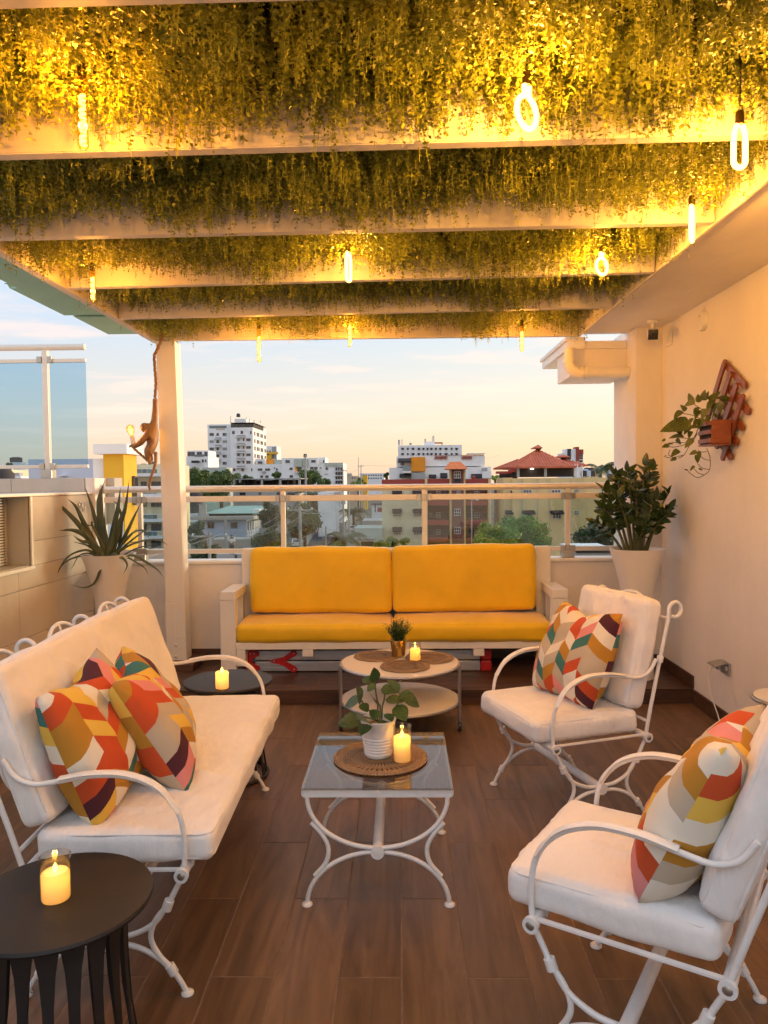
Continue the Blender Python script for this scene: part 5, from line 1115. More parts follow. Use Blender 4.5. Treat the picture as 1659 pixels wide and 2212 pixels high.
def rope(pts, r, name):
    path = catmull(pts, 26); up = 0; m = MB()
    L = [0.0]
    for i in range(1, len(path)): L.append(L[-1] + (path[i] - path[i - 1]).length)
    for s_ in range(3):
        q = []
        for i, p_ in enumerate(path):
            t = (path[min(i + 1, len(path) - 1)] - path[max(i - 1, 0)]).normalized(); a = Vector((0, 1, 0)); a = (a - t * a.dot(t)).normalized(); b = t.cross(a); ph = L[i] / (r * 5.2) * 2 * pi / 2 + s_ * 2 * pi / 3
            q.append(p_ + (a * cos(ph) + b * sin(ph)) * r * 0.52)
        m.tube(q, r * 0.56, 6)
    m.build(name, 'rope', mo, 60)
rope([mk(770, 60, 0.02), mk(735, 200, 0.03), mk(690, 310, 0.04), mk(657, 380, 0.035), mk(662, 520, 0.02), mk(676, 720, 0.01), mk(668, 860, 0.005), mk(666, 905, 0.004)], 0.0115, 'rope')
rope([mk(375, 1500, -0.03), mk(430, 1560, -0.035), mk(500, 1620, -0.04), mk(575, 1690, -0.04)], 0.0095, 'rope')
b0, b1 = mk(396, 1482, -0.03), mk(378, 1392, -0.03); ax = (b1 - b0).normalized()
MB().tube([b0, b1], 0.0165, 16).build('bulb_holder', 'trim_white', mo, 40)
prof = [(0.013, 0), (0.0145, 0.012), (0.021, 0.028), (0.029, 0.046), (0.0315, 0.062), (0.029, 0.079), (0.019, 0.091), (0, 0.096)]
MB().lathe(prof, 24, b1, axis=ax).build('glass_bulb', 'amber_glass', mo, 60)
fm = MB()
for k in range(4):
    a = k * pi / 2; e1 = Vector((0, 1, 0)).cross(ax).normalized(); e2 = ax.cross(e1); d = e1 * cos(a) + e2 * sin(a); fm.tube([b1 + ax * 0.02 + d * 0.006, b1 + ax * 0.062 + d * 0.016], 0.0042, 6)
fm.build('filament', 'filament_core', mo, 60)
lamp_light(mo, tuple(b1 + ax * 0.05 - Vector(mo['_abs'])), 1.6)

# ------------------------------------------------------------------ small things on the walls
cc = thing('security_camera', 'small white security camera with black face under the soffit corner', 'camera', (1.83, 5.52, 2.674))
MB().lathe([(0, 0), (0.040, 0), (0.040, -0.012), (0.030, -0.022), (0, -0.023)], 24).build('mount', 'trim_white', cc, 40)
MB().tube([(0, 0, -0.02), (-0.005, -0.01, -0.06)], 0.012, 10).build('arm', 'trim_white', cc, 50)
q = Vector((-0.25, -0.9, -0.28)).normalized(); Mc = Matrix.Translation((-0.008, -0.02, -0.095)) @ Vector((0, -1, 0)).rotation_difference(q).to_matrix().to_4x4()
MB().box(-0.036, 0.036, -0.075, 0.085, -0.033, 0.033, bev=0.012, M=Mc).build('housing', 'trim_white', cc, 40)
MB().box(-0.034, 0.034, -0.080, -0.0745, -0.036, 0.036, bev=0.0025, M=Mc).build('face', 'black_plastic', cc, 40)
MB().lathe([(0.011, 0), (0.010, 0.003), (0, 0.004)], 16, Mc @ Vector((0, -0.0805, 0)), axis=q).build('lens', 'dark_liner', cc, 40)
sw = thing('switch_box', 'pale square switch box high on the right wall by the column', 'switch', (1.979, 5.60, 2.555))
MB().box(-0.010, 0, -0.062, 0.062, -0.052, 0.052, bev=0.004).build('plate', 'trim_white', sw, 30)
for dy in (-0.022, 0.022): MB().box(-0.014, -0.0102, dy - 0.016, dy + 0.016, -0.028, 0.028, bev=0.002).build('rocker', 'trim_white', sw, 30)
al_ = thing('alarm_siren', 'round white alarm disc mounted high on the right wall', 'alarm', (1.979, 4.97, 2.555))
MB().lathe([(0, 0), (0.066, 0), (0.066, 0.018), (0.060, 0.027), (0.02, 0.030), (0, 0.030)], 32, axis=(-1, 0, 0)).build('disc', 'trim_white', al_, 40)
MB().lathe([(0.006, 0), (0.005, 0.003), (0, 0.003)], 10, (-0.030, 0.0, 0.03), axis=(-1, 0, 0)).build('screw', 'clamp_metal', al_, 40)
MB().lathe([(0.010, 0), (0.009, 0.02)], 12, (-0.008, 0, 0.066), axis=(0, 0, 1)).build('cable_gland', 'trim_white', al_, 40)
hk = thing('robe_hook', 'small chrome hook on the tiled wall above the aloe', 'hook', (-2.4995, 5.765, 1.372))
MB().lathe([(0, 0), (0.022, 0), (0.022, 0.006), (0.008, 0.010), (0, 0.010)], 20, (0, 0, 0.004), axis=(1, 0, 0)).build('rosette', 'clamp_metal', hk, 40)
MB().tube([(0.03 + 0.0, 0.026 * cos(t), -0.012 + 0.032 * sin(t)) for t in [2 * pi * i / 24 for i in range(24)]], 0.004, 8, closed=True).tube([(0.005, 0, 0.004), (0.03, 0, 0.018)], 0.005, 8).build('ring', 'clamp_metal', hk, 60)
ou = thing('wall_outlet', 'grey weatherproof wall outlet with open lid above the skirting', 'outlet', (1.979, 4.60, 0.370))
MB().box(-0.012, 0, -0.060, 0.060, -0.040, 0.040, bev=0.004).build('plate', 'aluminium', ou, 30)
MB().box(-0.090, -0.010, -0.052, 0.052, 0.036, 0.046, bev=0.003, M=Matrix.Rotation(radians(-14), 4, 'Y')).build('lid', 'clamp_metal', ou, 30)
MB().lathe([(0.018, 0), (0.018, 0.004), (0, 0.004)], 16, (-0.012, -0.025, 0), axis=(-1, 0, 0)).lathe([(0.018, 0), (0.018, 0.004), (0, 0.004)], 16, (-0.012, 0.025, 0), axis=(-1, 0, 0)).build('socket_face', 'trim_white', ou, 40)
MB().box(-0.052, -0.0165, 0.008, 0.042, -0.016, 0.014, bev=0.006).build('plug', 'steel_grey', ou, 30)
P = [Vector((1.926, 4.625, 0.369)), Vector((1.895, 4.63, 0.352)), Vector((1.878, 4.62, 0.30)), Vector((1.885, 4.59, 0.20)), Vector((1.90, 4.52, 0.09)), Vector((1.885, 4.43, 0.012))]
P += [Vector((*onz(*[(2600 + a / 3.16) * 0.54861 if i == 0 else (2400 + a / 3.16) * 0.54861 for i, a in enumerate(q_)], 0.005).xy, 0.006)) for q_ in ((800, 1420), (818, 1600), (900, 1800), (1230, 1990))]
tag(MB().tube(catmull(P, 8), 0.0036, 8).build('white_cable', 'trim_white', None, 60), 'thin white power cord dropping from the outlet to the floor', 'cord')

# ------------------------------------------------------------------ the city beyond the railing
GZ = -10.5
def zf(ox, oy, sc): return lambda x, y: ((ox + x / sc) * 0.54861, (oy + y / sc) * 0.54861)
Z2 = zf(700, 1600, 3.687); Z3 = zf(1000, 1750, 3.318); Z4 = zf(700, 1880, 3.687); Z5 = zf(1150, 1880, 4.1475); Z6 = zf(1480, 1700, 3.456); Z7 = zf(1900, 1700, 3.016); Z8 = zf(0, 1650, 2.44)
def rect(Z, x0, y0, x1, y1, Y): a = at(*Z(x0, y1), Y); b = at(*Z(x1, y0), Y); return a.x, b.x, a.z, b.z
for n_, c_, kw in (('b_white', (0.82, 0.82, 0.84), dict(stain=0.25, scol=(0.5, 0.48, 0.46), sscale=0.25)), ('b_cream', (0.72, 0.62, 0.42), dict(stain=0.35, scol=(0.36, 0.30, 0.20), sscale=0.3)),
                   ('b_yellow', (0.78, 0.56, 0.26), dict(stain=0.55, scol=(0.22, 0.17, 0.11), sscale=0.35)), ('b_bright_yellow', (0.78, 0.44, 0.03), dict(stain=0.1, scol=(0.55, 0.35, 0.1), sscale=0.4)),
                   ('b_maroon', (0.36, 0.06, 0.045), dict(stain=0.2, scol=(0.4, 0.15, 0.1), sscale=0.4)), ('b_brick', (0.20, 0.075, 0.06), dict(stain=0.3, scol=(0.3, 0.15, 0.12), sscale=1)), ('b_orange', (0.78, 0.29, 0.02), {}),
                   ('b_grey', (0.36, 0.36, 0.36), dict(stain=0.4, scol=(0.2, 0.2, 0.19), sscale=0.4)), ('b_concrete', (0.40, 0.39, 0.37), dict(stain=0.6, scol=(0.15, 0.145, 0.13), sscale=0.5)), ('b_blue', (0.42, 0.52, 0.70), dict(stain=0.3, scol=(0.3, 0.36, 0.45), sscale=0.4)),
                   ('b_mint', (0.36, 0.52, 0.45), dict(stain=0.3, scol=(0.25, 0.36, 0.32), sscale=0.5)), ('b_bluewhite', (0.58, 0.62, 0.74), dict(stain=0.15, scol=(0.45, 0.48, 0.56), sscale=0.2)), ('b_beige', (0.55, 0.46, 0.37), dict(stain=0.2, scol=(0.4, 0.33, 0.27), sscale=0.4)),
                   ('b_dark', (0.045, 0.040, 0.042), {}), ('b_awning', (0.030, 0.022, 0.024), {}), ('b_pale_green', (0.45, 0.49, 0.43), {}), ('b_red', (0.33, 0.06, 0.045), {})):
    mat(n_, c_, 0.8, var=0.07, vscale=0.5, bump=0.1, bscale=3, **kw)
mat('win_glass', (0.035, 0.042, 0.055), 0.08, var=0.4, vscale=0.8, spec=0.8, orand=0.5)
mat('win_teal', (0.13, 0.20, 0.24), 0.1, spec=0.8, orand=0.3)
mat('win_frame', (0.62, 0.62, 0.62), 0.5)
mat('win_dark_frame', (0.12, 0.12, 0.125), 0.5)
mat('clay_tile', (0.55, 0.13, 0.055), 0.7, var=0.25, vscale=1.2, orand=0.08)
mat('orange_tile', (0.72, 0.19, 0.05), 0.7, var=0.15, vscale=2)
mat('asphalt', (0.060, 0.060, 0.062), 0.85, var=0.25, vscale=0.15, bump=0.2, bscale=5)
mat('city_ground', (0.085, 0.085, 0.070), 0.95, var=0.5, vscale=0.05)
mat('pavement', (0.24, 0.23, 0.21), 0.9, var=0.25, vscale=0.3)
mat('pole_concrete', (0.34, 0.34, 0.33), 0.8, var=0.2, vscale=1)
mat('wire', (0.36, 0.36, 0.36), 0.5)
mat('bark', (0.09, 0.065, 0.045), 0.9, var=0.4, vscale=2)
leafmat('tree_leaf_a', (0.055, 0.095, 0.022), (0.12, 0.18, 0.035), trans=0.15, rough=0.6, vscale=0.35)
leafmat('tree_leaf_b', (0.10, 0.20, 0.028), (0.25, 0.40, 0.060), trans=0.2, rough=0.6, vscale=0.35)
leafmat('tree_leaf_c', (0.032, 0.060, 0.022), (0.062, 0.100, 0.032), trans=0.1, rough=0.6, vscale=0.35)
leafmat('palm_leaf', (0.045, 0.07, 0.02), (0.10, 0.12, 0.03), trans=0.2, rough=0.5, vscale=0.5)
mat('car_white', (0.75, 0.75, 0.76), 0.2); mat('car_black', (0.02, 0.02, 0.022), 0.2); mat('car_silver', (0.45, 0.48, 0.52), 0.25, metal=0.5); mat('tyre', (0.015, 0.015, 0.015), 0.9)
emitter('tail_light', (1.0, 0.12, 0.03), 2.0); emitter('lamp_glow', (1.0, 0.9, 0.7), 3.0)

gd = MB().box(-1500, 1500, 25, 3000, GZ - 1, GZ).build('ground', 'city_ground'); tag(gd, kind='structure')
def road_pt(Y, off): return (-14.6 + off - 0.0685 * (Y - 141), Y)
def strip(name, o0, o1, z, m_, Y0=60, Y1=900):
    a, b, c, d = road_pt(Y0, o0), road_pt(Y0, o1), road_pt(Y1, o1), road_pt(Y1, o0)
    vs_ = [(*q, GZ + z) for q in (a, b, c, d)] + [(*q, GZ - 0.5) for q in (a, b, c, d)]
    o = MB().add(vs_, [(0, 1, 2, 3), (4, 7, 6, 5), (0, 4, 5, 1), (1, 5, 6, 2), (2, 6, 7, 3), (3, 7, 4, 0)]).build(name, m_); tag(o, kind='structure')
strip('road', -3.6, 3.6, 0.004, 'asphalt'); strip('pavement', -6.2, -3.6, 0.14, 'pavement'); strip('pavement', 3.6, 5.6, 0.14, 'pavement')
cr_ = MB().box(-160, 60, 100, 107, GZ - 0.4, GZ + 0.008).build('road', 'asphalt'); tag(cr_, kind='structure')

def window_unit(kind):
    m = MB(); fr = 0.09
    if kind == 'grid':
        m.box(-0.5, 0.5, 0, 0.04, -0.5, 0.5, 1)
        for k in range(4): x = -0.5 + k / 3; m.box(x - 0.035, x + 0.035, -0.05, 0.0, -0.5, 0.5, 0)
        for k in range(3): z = -0.5 + k / 2; m.box(-0.5, 0.5, -0.06, -0.001, z - 0.045, z + 0.045, 0)
    else:
        m.box(-0.5, 0.5, 0.0, 0.04, -0.5, 0.5, 1)
        f2 = 0.05
        m.box(-0.5, -0.5 + f2, -0.07, -0.001, -0.5, 0.5, 0).box(0.5 - f2, 0.5, -0.07, -0.001, -0.5, 0.5, 0).box(-0.5, 0.5, -0.08, -0.002, 0.5 - f2, 0.5, 0).box(-0.53, 0.53, -0.12, -0.002, -0.5 - f2, -0.5 + f2 * 0.6, 0).box(-0.025, 0.025, -0.06, -0.003, -0.5, 0.5, 0)
    return {'grid': m.mesh('window', ['win_frame', 'win_glass']), 'dark': m.mesh('window', ['win_dark_frame', 'win_glass']) if kind == 'dark' else None, 'teal': m.mesh('window', ['win_frame', 'win_teal']) if kind == 'teal' else None}[kind]
WU = {k: window_unit(k) for k in ('grid', 'dark', 'teal')}
AW = MB().add([(-0.5, 0, 0.5), (0.5, 0, 0.5), (0.5, -1, -0.15), (-0.5, -1, -0.15), (-0.5, -1, -0.5), (0.5, -1, -0.5), (-0.5, 0, -0.3), (0.5, 0, -0.3)], [(0, 1, 2, 3), (3, 2, 5, 4), (0, 3, 4, 6), (1, 7, 5, 2), (6, 4, 5, 7)]).mesh('awning', 'b_awning')
def bld(name, label, Z, x0, y0, x1, Y, depth, wall, zb=GZ, cat='building', xs=None):
    if xs is None: X0, X1, _, z1 = rect(Z, x0, y0, x1, y0 + 1, Y)
    else: X0, X1 = xs; z1 = at(*Z(x0, y0), Y).z
    T = thing(name, label, cat, ((X0 + X1) / 2, Y + depth / 2, zb), absolute=True)
    MB().box(X0, X1, Y, Y + depth, zb, z1).build('wall', wall, T); T['_x'] = [X0, X1, z1]; return T
def win(T, Z, x0, y0, x1, y1, Y, kind='dark', proud=0.05, name='window'):
    X0, X1, z0, z1 = rect(Z, x0, y0, x1, y1, Y); o = Vector(T['_abs'])
    return put(name, WU[kind], T, Vector(((X0 + X1) / 2, Y - proud, (z0 + z1) / 2)) - o, None, (X1 - X0, 1, z1 - z0))
def win_side(T, X, Y0, Y1, z0, z1, kind='dark'):      # on a wall that faces +x
    o = Vector(T['_abs']); return put('window', WU[kind], T, Vector((X + 0.05, (Y0 + Y1) / 2, (z0 + z1) / 2)) - o, (0, 0, pi / 2), (Y1 - Y0, 1, z1 - z0))
def awning(T, Z, x0, y0, x1, y1, Y, out=1.0):
    X0, X1, z0, z1 = rect(Z, x0, y0, x1, y1, Y); put('awning', AW, T, Vector(((X0 + X1) / 2, Y - 0.02, (z0 + z1) / 2)) - Vector(T['_abs']), None, (X1 - X0, out, z1 - z0))
def slab(T, nm, Z, x0, y0, x1, y1, Y, d0, d1, m_): X0, X1, z0, z1 = rect(Z, x0, y0, x1, y1, Y); return MB().box(X0, X1, Y + d0, Y + d1, z0, z1).build(nm, m_, T)

# white apartment tower
Y = 310
tw = bld('apartment_tower', 'tall white apartment tower with small balconies, left of centre', Z2, 430, 260, 765, Y + 6, 30, 'b_white')
XR = at(*Z2(1090, 500), Y).x; X0 = at(*Z2(765, 500), Y).x; ztop = at(*Z2(900, 306), Y).z
MB().box(X0, XR, Y, Y + 31, GZ, ztop).build('front_block', 'b_white', tw)
for ry in (407, 512, 617, 722, 825):
    for xa, xb, k in ((462, 522, 'teal' if ry in (512, 825) else 'dark'), (563, 597, 'dark'), (652, 688, 'teal' if ry in (512, 617) else 'dark'), (694, 708, 'dark')): win(tw, Z2, xa, ry - 19, xb, ry + 19, Y + 6, k)
for ry in (462, 570, 671, 778):
    slab(tw, 'balcony', Z2, 536, ry + 12, 634, ry + 20, Y + 6, -2.2, 0, 'b_white'); slab(tw, 'balcony_rail', Z2, 540, ry - 14, 632, ry + 12, Y + 4, 0, 0.15, 'b_grey')
for xa, xb in ((790, 825), (913, 948), (1052, 1070)): win(tw, Z2, xa, 357, xb, 398, Y); win(tw, Z2, xa + 14, 898, xb + 12, 940, Y)
for ry in (485, 595, 703, 811):
    for xa, xb, k in ((862, 900, 'teal' if ry == 485 else 'dark'), (946, 966, 'dark'), (997, 1057, 'dark')): win(tw, Z2, xa, ry - 19, xb, ry + 17, Y, k)
for ry in (430, 543, 655, 762, 872):
    slab(tw, 'balcony', Z2, 850, ry + 17, 988, ry + 26, Y, -2.4, 0, 'b_white'); slab(tw, 'balcony_rail', Z2, 854, ry - 14, 984, ry + 17, Y - 2.2, 0, 0.15, 'b_grey')
for r in range(5):
    zc = at(*Z2(1090, 385 + 109 * r), Y).z
    for k, (a, b) in enumerate(((3, 5), (8.5, 10.5), (11.8, 13.8), (17, 19), (20, 22), (26, 29.5))): win_side(tw, XR, Y + a, Y + b, zc - 0.75, zc + 0.75)
slab(tw, 'roof_terrace', Z2, 767, 243, 1088, 305, Y, 1.0, 24, 'b_dark')
for k in range(6): xa = 772 + k * 53; win(tw, Z2, xa, 252, xa + 48, 300, Y + 1.0, 'dark')
slab(tw, 'roof_canopy', Z2, 760, 236, 1110, 243, Y, -1, 26, 'b_dark'); slab(tw, 'stair_house', Z2, 763, 155, 930, 240, Y, 8, 22, 'b_white')
slab(tw, 'rooftop_block', Z2, 1000, 262, 1088, 306, Y, 14, 31, 'b_white')
slab(tw, 'pool_recess', Z2, 460, 280, 707, 318, Y + 6, -0.1, 0.05, 'win_teal'); slab(tw, 'pool_recess', Z2, 556, 318, 680, 342, Y + 6, -0.12, 0.04, 'b_beige')
a = at(*Z2(880, 155), Y + 12); MB().lathe([(0.85, 0), (0.85, 1.0), (0.6, 1.3), (0.6, 1.5), (0, 1.55)], 16, a).build('water_tank', 'b_dark', tw, 40)
for xx, y1 in ((995, 160), (1040, 180), (1108, 195), (1198, 205), (768, 140)): p0 = at(*Z2(xx, 240), Y + 14); p1 = at(*Z2(xx, y1), Y + 14); MB().tube([p0, p1], 0.14, 5).build('roof_rod', 'b_grey', tw)

t = bld('white_house', 'white flat roofed house with glazed terrace left of the tower', Z2, 125, 725, 440, 240, 14, 'b_white')
slab(t, 'upper_floor', Z2, 138, 640, 445, 725, 242, 0, 10, 'b_white')
for xa, xb in ((145, 248), (278, 352), (388, 432)): win(t, Z2, xa, 660, xb, 720, 242, 'dark')
slab(t, 'terrace_rail', Z2, 245, 698, 385, 728, 240, -0.2, 0, 'win_teal')
for xa, xb in ((350, 378), (398, 416)): win(t, Z2, xa, 770, xb, 810, 240)
slab(t, 'roof_tanks', Z2, 235, 790, 342, 825, 240, -3, -1, 'b_dark')
t = bld('garden_wall', 'cream rooftop parapet block in front of the tower', Z2, 360, 885, 705, 236, 8, 'b_pale_green')

# row of white blocks
Y = 230
t = bld('white_block', 'white block with dark windows and rusty orange roof room', Z3, -10, 255, 365, Y, 16, 'b_white')
slab(t, 'upper_block', Z3, 20, 188, 145, 256, Y, -0.05, 10, 'b_white'); slab(t, 'roof_room', Z3, 146, 190, 236, 256, Y, 2, 8, 'b_orange'); slab(t, 'roof_room', Z3, 237, 193, 362, 256, Y, 3, 10, 'b_pale_green')
for q in ((52, 220, 108, 248), (52, 313, 108, 342), (147, 313, 210, 342), (262, 300, 278, 315), (288, 312, 308, 340), (85, 405, 118, 435), (150, 405, 190, 435)): win(t, Z3, *q, Y - (0.05 if q[1] < 256 else 0))
slab(t, 'air_conditioner', Z3, 112, 350, 148, 372, Y, -0.9, 0, 'b_grey')
t = bld('white_block', 'white block with sage panels and a brown curtained balcony', Z3, 365, 174, 835, Y - 3, 18, 'b_white')
for q in ((412, 203, 468, 240), (750, 203, 805, 235), (467, 303, 505, 332), (468, 402, 508, 432), (678, 238, 697, 265), (735, 292, 778, 325), (788, 292, 830, 325)): win(t, Z3, *q, Y - 3)
slab(t, 'sage_panel', Z3, 530, 190, 632, 292, Y - 3, -0.8, 0, 'b_pale_green'); slab(t, 'sage_panel', Z3, 640, 190, 712, 292, Y - 3, -0.5, 0, 'b_pale_green'); slab(t, 'curtain', Z3, 542, 296, 566, 358, Y - 3, -0.3, 0, 'b_orange'); win(t, Z3, 568, 296, 622, 358, Y - 3)
slab(t, 'balcony', Z3, 540, 358, 630, 368, Y - 3, -1.6, 0, 'b_white')
t = bld('white_block', 'white block with pale green cornice at the end of the row', Z3, 835, 240, 1165, Y - 1, 15, 'b_white')
slab(t, 'raised_part', Z3, 835, 168, 930, 241, Y - 1, 0.02, 10, 'b_white'); slab(t, 'cornice', Z3, 930, 238, 1164, 282, Y - 1, -0.5, 14, 'b_pale_green')
for q in ((935, 300, 965, 330), (862, 300, 882, 313), (925, 388, 968, 392), (905, 205, 918, 235)): win(t, Z3, *q, Y - 1)
for r in range(4):
    for k in range(3): win(t, Z3, 1066 + k * 33, 300 + r * 58, 1090 + k * 33, 340 + r * 58, Y - 1.3, 'dark', 0.1)
    slab(t, 'floor_band', Z3, 1060, 344 + r * 58, 1162, 354 + r * 58, Y - 1, -0.9, 0, 'b_white')
t = bld('distant_tower', 'small distant white and yellow tower behind the apartment tower', Z3, 160, 20, 296, 420, 15, 'b_white')
slab(t, 'yellow_band', Z3, 160, 100, 318, 130, 420, -0.8, 0, 'b_bright_yellow'); slab(t, 'yellow_band', Z3, 160, 130, 232, 190, 420, -0.6, 0, 'b_bright_yellow'); slab(t, 'grey_shaft', Z3, 240, 30, 296, 190, 420, -0.4, 0, 'b_grey')
for q in ((165, 80, 180, 98), (196, 80, 216, 98), (168, 122, 196, 136), (235, 132, 262, 148), (235, 155, 262, 172)): win(t, Z3, *q, 420 - 0.8)
# concrete shell under construction
Y = 180
t = bld('concrete_shell', 'unfinished grey concrete building with open top storey', Z2, 805, 1150, 1760, Y, 14, 'b_concrete')
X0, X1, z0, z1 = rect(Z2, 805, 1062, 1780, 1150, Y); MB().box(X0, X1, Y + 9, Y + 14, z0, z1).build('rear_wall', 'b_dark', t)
slab(t, 'roof_slab', Z2, 828, 1042, 1785, 1064, Y, -0.3, 14.5, 'b_concrete')
for xx in (815, 1222, 1490, 1765): slab(t, 'pillar', Z2, xx - 14, 1062, xx + 14, 1152, Y, -0.2, 0.4, 'b_concrete')
for k in range(26): xx = 845 + k * 36 + rnd.uniform(-8, 8); slab(t, 'formwork_prop', Z2, xx - 3, 1064, xx + 3, 1150, Y, 0.8 + rnd.random() * 3, 1.0 + rnd.random() * 3 + 0.3, 'bark')
for q in ((900, 1250, 985, 1290), (1175, 1250, 1212, 1283), (1440, 1246, 1482, 1283), (1590, 1250, 1700, 1290)): win(t, Z2, *q, Y)
# far low buildings
t = bld('beige_house', 'small beige building far down the street', Z3, 1195, 410, 1358, 350, 14, 'b_beige')
for q in ((1278, 430, 1294, 446), (1310, 430, 1326, 446)): win(t, Z3, *q, 350)
slab(t, 'roof_shed', Z3, 1200, 378, 1275, 410, 352, 0, 6, 'b_grey')
t = bld('distant_block', 'long pale distant block on the horizon', Z3, 1380, 374, 1700, 520, 20, 'b_white')
for r in range(2):
    for k in range(9): win(t, Z3, 1395 + k * 32, 392 + r * 40, 1412 + k * 32, 410 + r * 40, 520)
bld('ochre_house', 'small ochre house far down the street', Z3, 1415, 404, 1478, 340, 8, 'b_bright_yellow')
t = bld('low_house', 'low whitish house with a terracotta corner by the street', Z3, 835, 622, 1060, 170, 10, 'b_white'); win(t, Z3, 928, 665, 972, 682, 170); slab(t, 'terracotta_corner', Z3, 1052, 620, 1118, 700, 170, -0.5, 4, 'b_beige')

# blue house with green roof
Y = 137
t = bld('blue_house', 'pale blue two-storey house under a mint green metal roof', Z4, 310, 612, 1000, Y, 12, 'b_blue')
slab(t, 'roof_slab', Z4, 150, 560, 1120, 615, Y, -1.2, 13, 'b_concrete')
for q in ((435, 652, 528, 732), (768, 650, 865, 730)): win(t, Z4, *q, Y)
slab(t, 'upper_storey', Z4, 400, 518, 1040, 562, Y, 2.5, 11, 'b_dark'); slab(t, 'gable_wall', Z4, 1030, 470, 1140, 560, Y, 2.8, 10.5, 'b_white')
X0, X1, z0, z1 = rect(Z4, 392, 452, 1140, 520, Y + 2); dpt = 9
MB().add([(X0, Y + 1.5, z0), (X1, Y + 1.5, z0), (X1 + 1.6, Y + 1.5 + dpt, z1 + 0.3), (X0 + 2.6, Y + 1.5 + dpt, z1 + 0.3), (X0, Y + 1.5, z0 - 0.12), (X1, Y + 1.5, z0 - 0.12), (X1 + 1.6, Y + 1.5 + dpt, z1 + 0.18), (X0 + 2.6, Y + 1.5 + dpt, z1 + 0.18)], [(0, 1, 2, 3), (4, 7, 6, 5), (0, 4, 5, 1), (1, 5, 6, 2), (3, 2, 6, 7), (0, 3, 7, 4)]).build('metal_roof', 'b_mint', t)
slab(t, 'mint_annex', Z4, 380, 362, 528, 520, Y + 12, 0, 4, 'b_mint'); slab(t, 'lattice_wall', Z4, 298, 395, 396, 556, Y, 0.5, 1.0, 'b_concrete')
a = at(*Z4(250, 515), Y + 3); MB().lathe([(1.5, 0), (1.5, 3.4), (1.1, 3.9), (0, 4.0)], 16, a).build('water_tank', 'b_dark', t, 40)
slab(t, 'side_porch', Z4, 1000, 632, 1110, 760, Y, 0.5, 6, 'b_grey')
for k in range(4): slab(t, 'porch_post', Z4, 1003 + k * 34, 632, 1011 + k * 34, 880, Y, -0.2, 0.1, 'b_white')
t = bld('grey_yard_wall', 'grey concrete yard wall and stair below the blue house', Z4, 500, 895, 1070, Y - 12, 6, 'b_concrete')
for k in range(6): slab(t, 'step', Z4, 1060 + k * 20, 880 + k * 20, 1088 + k * 20, 1060, Y - 12, 0, 3, 'b_grey')
t = bld('street_shed', 'low stucco shed behind the sofa arm', Z4, 560, 1110, 930, 70, 5, 'b_grey'); win(t, Z4, 830, 1120, 862, 1180, 70)

# houses along the right of the street
t = bld('flat_house', 'flat roofed beige house with a garage gate beside the street', Z5, 1020, 825, 1475, 118, 9, 'b_pale_green'); slab(t, 'garage', Z5, 1020, 1005, 1345, 1200, 116, 0, 1.5, 'b_beige'); slab(t, 'garage_gate', Z5, 1130, 1045, 1335, 1200, 115.9, 0, 0.05, 'b_dark'); slab(t, 'roof_edge', Z5, 1010, 995, 1350, 1006, 115.7, 0, 2, 'b_concrete')
t = bld('flat_house', 'grey flat roofed house behind the beige garage house', Z5, 1140, 705, 1470, 140, 10, 'b_grey')
t = bld('white_shop', 'small white shop with dark red shutter along the street', Z5, 1298, 440, 1470, 175, 10, 'b_white'); slab(t, 'shutter', Z5, 1395, 490, 1468, 560, 174.9, 0, 0.05, 'b_maroon'); slab(t, 'doorway', Z5, 1350, 440, 1364, 570, 174.9, 0, 0.05, 'b_dark'); slab(t, 'roof_lip', Z5, 1290, 430, 1475, 442, 174.5, 0, 8, 'b_dark')

# large cream and maroon apartment house
Y = 122
ap = bld('apartment_house', 'cream and maroon apartment house with brick stair turret, right of centre', Z6, 80, 720, 690, Y, 14, 'b_cream')
slab(ap, 'roof_parapet', Z6, 80, 645, 676, 721, Y, -0.05, 0.3, 'b_maroon')
X0, X1, z0, z1 = rect(Z6, 690, 720, 1560, 1500, Y + 3); MB().box(X0, X1, Y + 3, Y + 14, GZ, z1).build('recessed_wall', 'b_brick', ap)
for xa, xb, yt in ((672, 700, 640), (1008, 1034, 500), (1190, 1216, 500), (1530, 1558, 640)): slab(ap, 'pier', Z6, xa, yt, xb, 1560, Y, -0.4, 1.0, 'b_yellow')
for xa, xb in ((700, 1007), (1217, 1530)):
    slab(ap, 'roof_parapet', Z6, xa, 640, xb, 720, Y, 0.05, 0.35, 'b_maroon')
    for yy_ in (935, 1200, 1440): slab(ap, 'balcony_front', Z6, xa, yy_, xb, yy_ + 70, Y, 0.1, 0.4, 'b_maroon'); slab(ap, 'balcony_floor', Z6, xa, yy_ + 66, xb, yy_ + 80, Y, 0.3, 3.2, 'b_dark')
    for yy_ in (812, 1100, 1330):
        n = 3; w = (xb - xa) / n
        for k in range(n): win(ap, Z6, xa + k * w + 0.18 * w, yy_, xa + k * w + 0.8 * w, yy_ + 68, Y + 3, 'grid' if k == 1 else 'dark')
slab(ap, 'stair_turret', Z6, 1034, 512, 1190, 1560, Y, -0.6, 4, 'b_brick')
for q in ((1066, 540, 1150, 630), (1100, 806, 1146, 868), (1070, 1052, 1150, 1140), (1070, 1300, 1150, 1388)): win(ap, Z6, *q, Y - 0.6, 'grid')
slab(ap, 'turret_opening', Z6, 1064, 640, 1150, 690, Y, -0.65, -0.5, 'b_dark')
X0, X1, z0, z1 = rect(Z6, 945, 405, 1242, 512, Y); xa, xb = at(*Z6(1015, 405), Y).x, at(*Z6(1155, 405), Y).x
